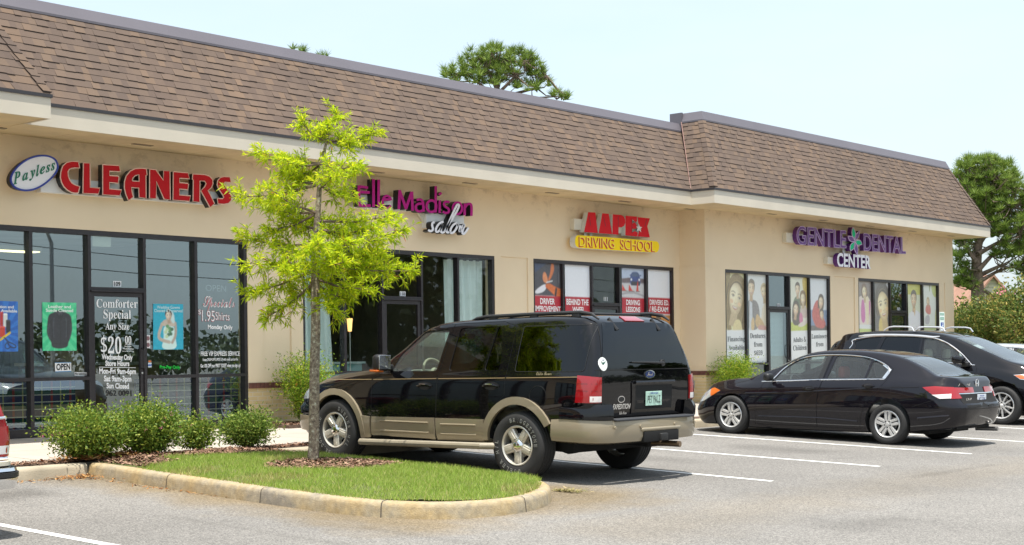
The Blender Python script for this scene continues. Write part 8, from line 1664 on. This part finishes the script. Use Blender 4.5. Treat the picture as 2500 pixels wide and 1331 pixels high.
m.quad((p.x - .085, p.y - .007, z0 + .10), (p.x + .085, p.y - .007, z0 + .10), (p.x + .085, p.y - .007, z0 + .34), (p.x - .085, p.y - .007, z0 + .34), SBL)
for pts in ([(-.01, .29), (-.01, .21), (.04, .21), (.055, .15), (.07, .15)], [(-.01, .255), (.035, .255)], [(-.02 + .045 * math.cos(R_(a)), .185 + .045 * math.sin(R_(a))) for a in range(110, 350, 20)]): m.tube([(p.x + a, p.y - .012, z0 + b_) for a, b_ in pts], .008, SW, 5)
m.lathe([(0, -.006), (.014, -.006), (.014, 0)], SW, 10, 'y', (p.x - .01, p.y - .010, z0 + .315)); put(m, 'sign_panel', hs)
# --- across the lot, seen only as reflections in glass and paint
FAR = leafmat('far_leaf', (0.02, 0.035, 0.012), (0.045, 0.07, 0.02), (0.09, 0.12, 0.035), 0.2)
c = []
for x in np.arange(-40, 150, 5.5):
    r = random.uniform(3.0, 5.2); hh = random.uniform(1.0, 4.6); cy_ = -58 + random.gauss(0, 3)
    for _ in range(520):
        v = unit(RNG.normal(size=3)) * r * random.random() ** .33; c.append((x + v[0], cy_ + v[1], max(-.5, hh * .55 + v[2] * hh / r * .55)))
for x0, y0, r, hh in ((43, -9, 2.6, 6.2), (49, -12, 3.2, 7.2), (57, -10, 2.8, 6.0), (64, -16, 3.4, 7.5), (30, -34, 2.6, 5.0)):
    for _ in range(1500):
        v = unit(RNG.normal(size=3)) * random.random() ** .33; c.append((x0 + v[0] * r, y0 + v[1] * r, hh * .58 + v[2] * hh * .42))
c = np.array(c); n = len(c); tag(quads_object('tree_line', leaf_quads(c, unit(RNG.normal(size=(n, 3))), RNG.uniform(.35, .8, n), RNG.uniform(.25, .5, n)), [FAR]), kind='stuff')
UP = pm('pole_wood', (0.16, 0.12, 0.09), 0.9)
up_ = thing('utility_pole', (31.5, -26, -1.3), 'wooden utility pole with cross arms across the road, seen as a reflection', 'pole'); m = MB(); m.tube([(31.5, -26, -1.3), (31.5, -26, 9.2)], [.13, .09], UP, 10); put(m, 'pole', up_); m = MB(); m.box(30.3, 32.7, -26.08, -25.92, 8.3, 8.45, UP); m.box(30.6, 32.4, -26.08, -25.92, 5.6, 5.72, UP); put(m, 'cross_arm', up_)
m = MB()
for k in (0, 1.0): m.tube([(31.9 + k, -26, 8.0), (31.9 + k, -26, 8.75)], .22, pm('transformer', (0.3, 0.3, 0.3), 0.6), 10)
put(m, 'transformer', up_)
for k, z in enumerate((8.5, 8.9, 7.2, 6.4)):
    m = MB(); m.tube([(-30 + 130 * t / 24, -26 - .4 * k, z - .9 * math.sin(math.pi * ((t / 24 * 3.25 + .45) % 1))) for t in range(25)], .02, BLP, 4); lone(m, 'power_line', 'thin sagging power line across the road seen in the shop glass', 'power line', 'power lines across the road')
sl = thing('street_lamp', (37.0, -22, -1.3), 'grey street lamp with a long arm across the road, seen as a reflection', 'street lamp'); m = MB(); m.tube([(37, -22, -1.3), (37, -22, 6.5), (36.6, -22, 7.4), (34.6, -22, 8.2)], [.12, .09, .06, .05], pm('galvanised', (0.35, 0.35, 0.35), 0.5, metal=0.5), 8); put(m, 'pole', sl); m = MB(); m.rbox(33.9, 34.7, -22.15, -21.85, 8.12, 8.28, pm('galvanised', (0.35, 0.35, 0.35), 0.5), .05); put(m, 'lamp_head', sl)
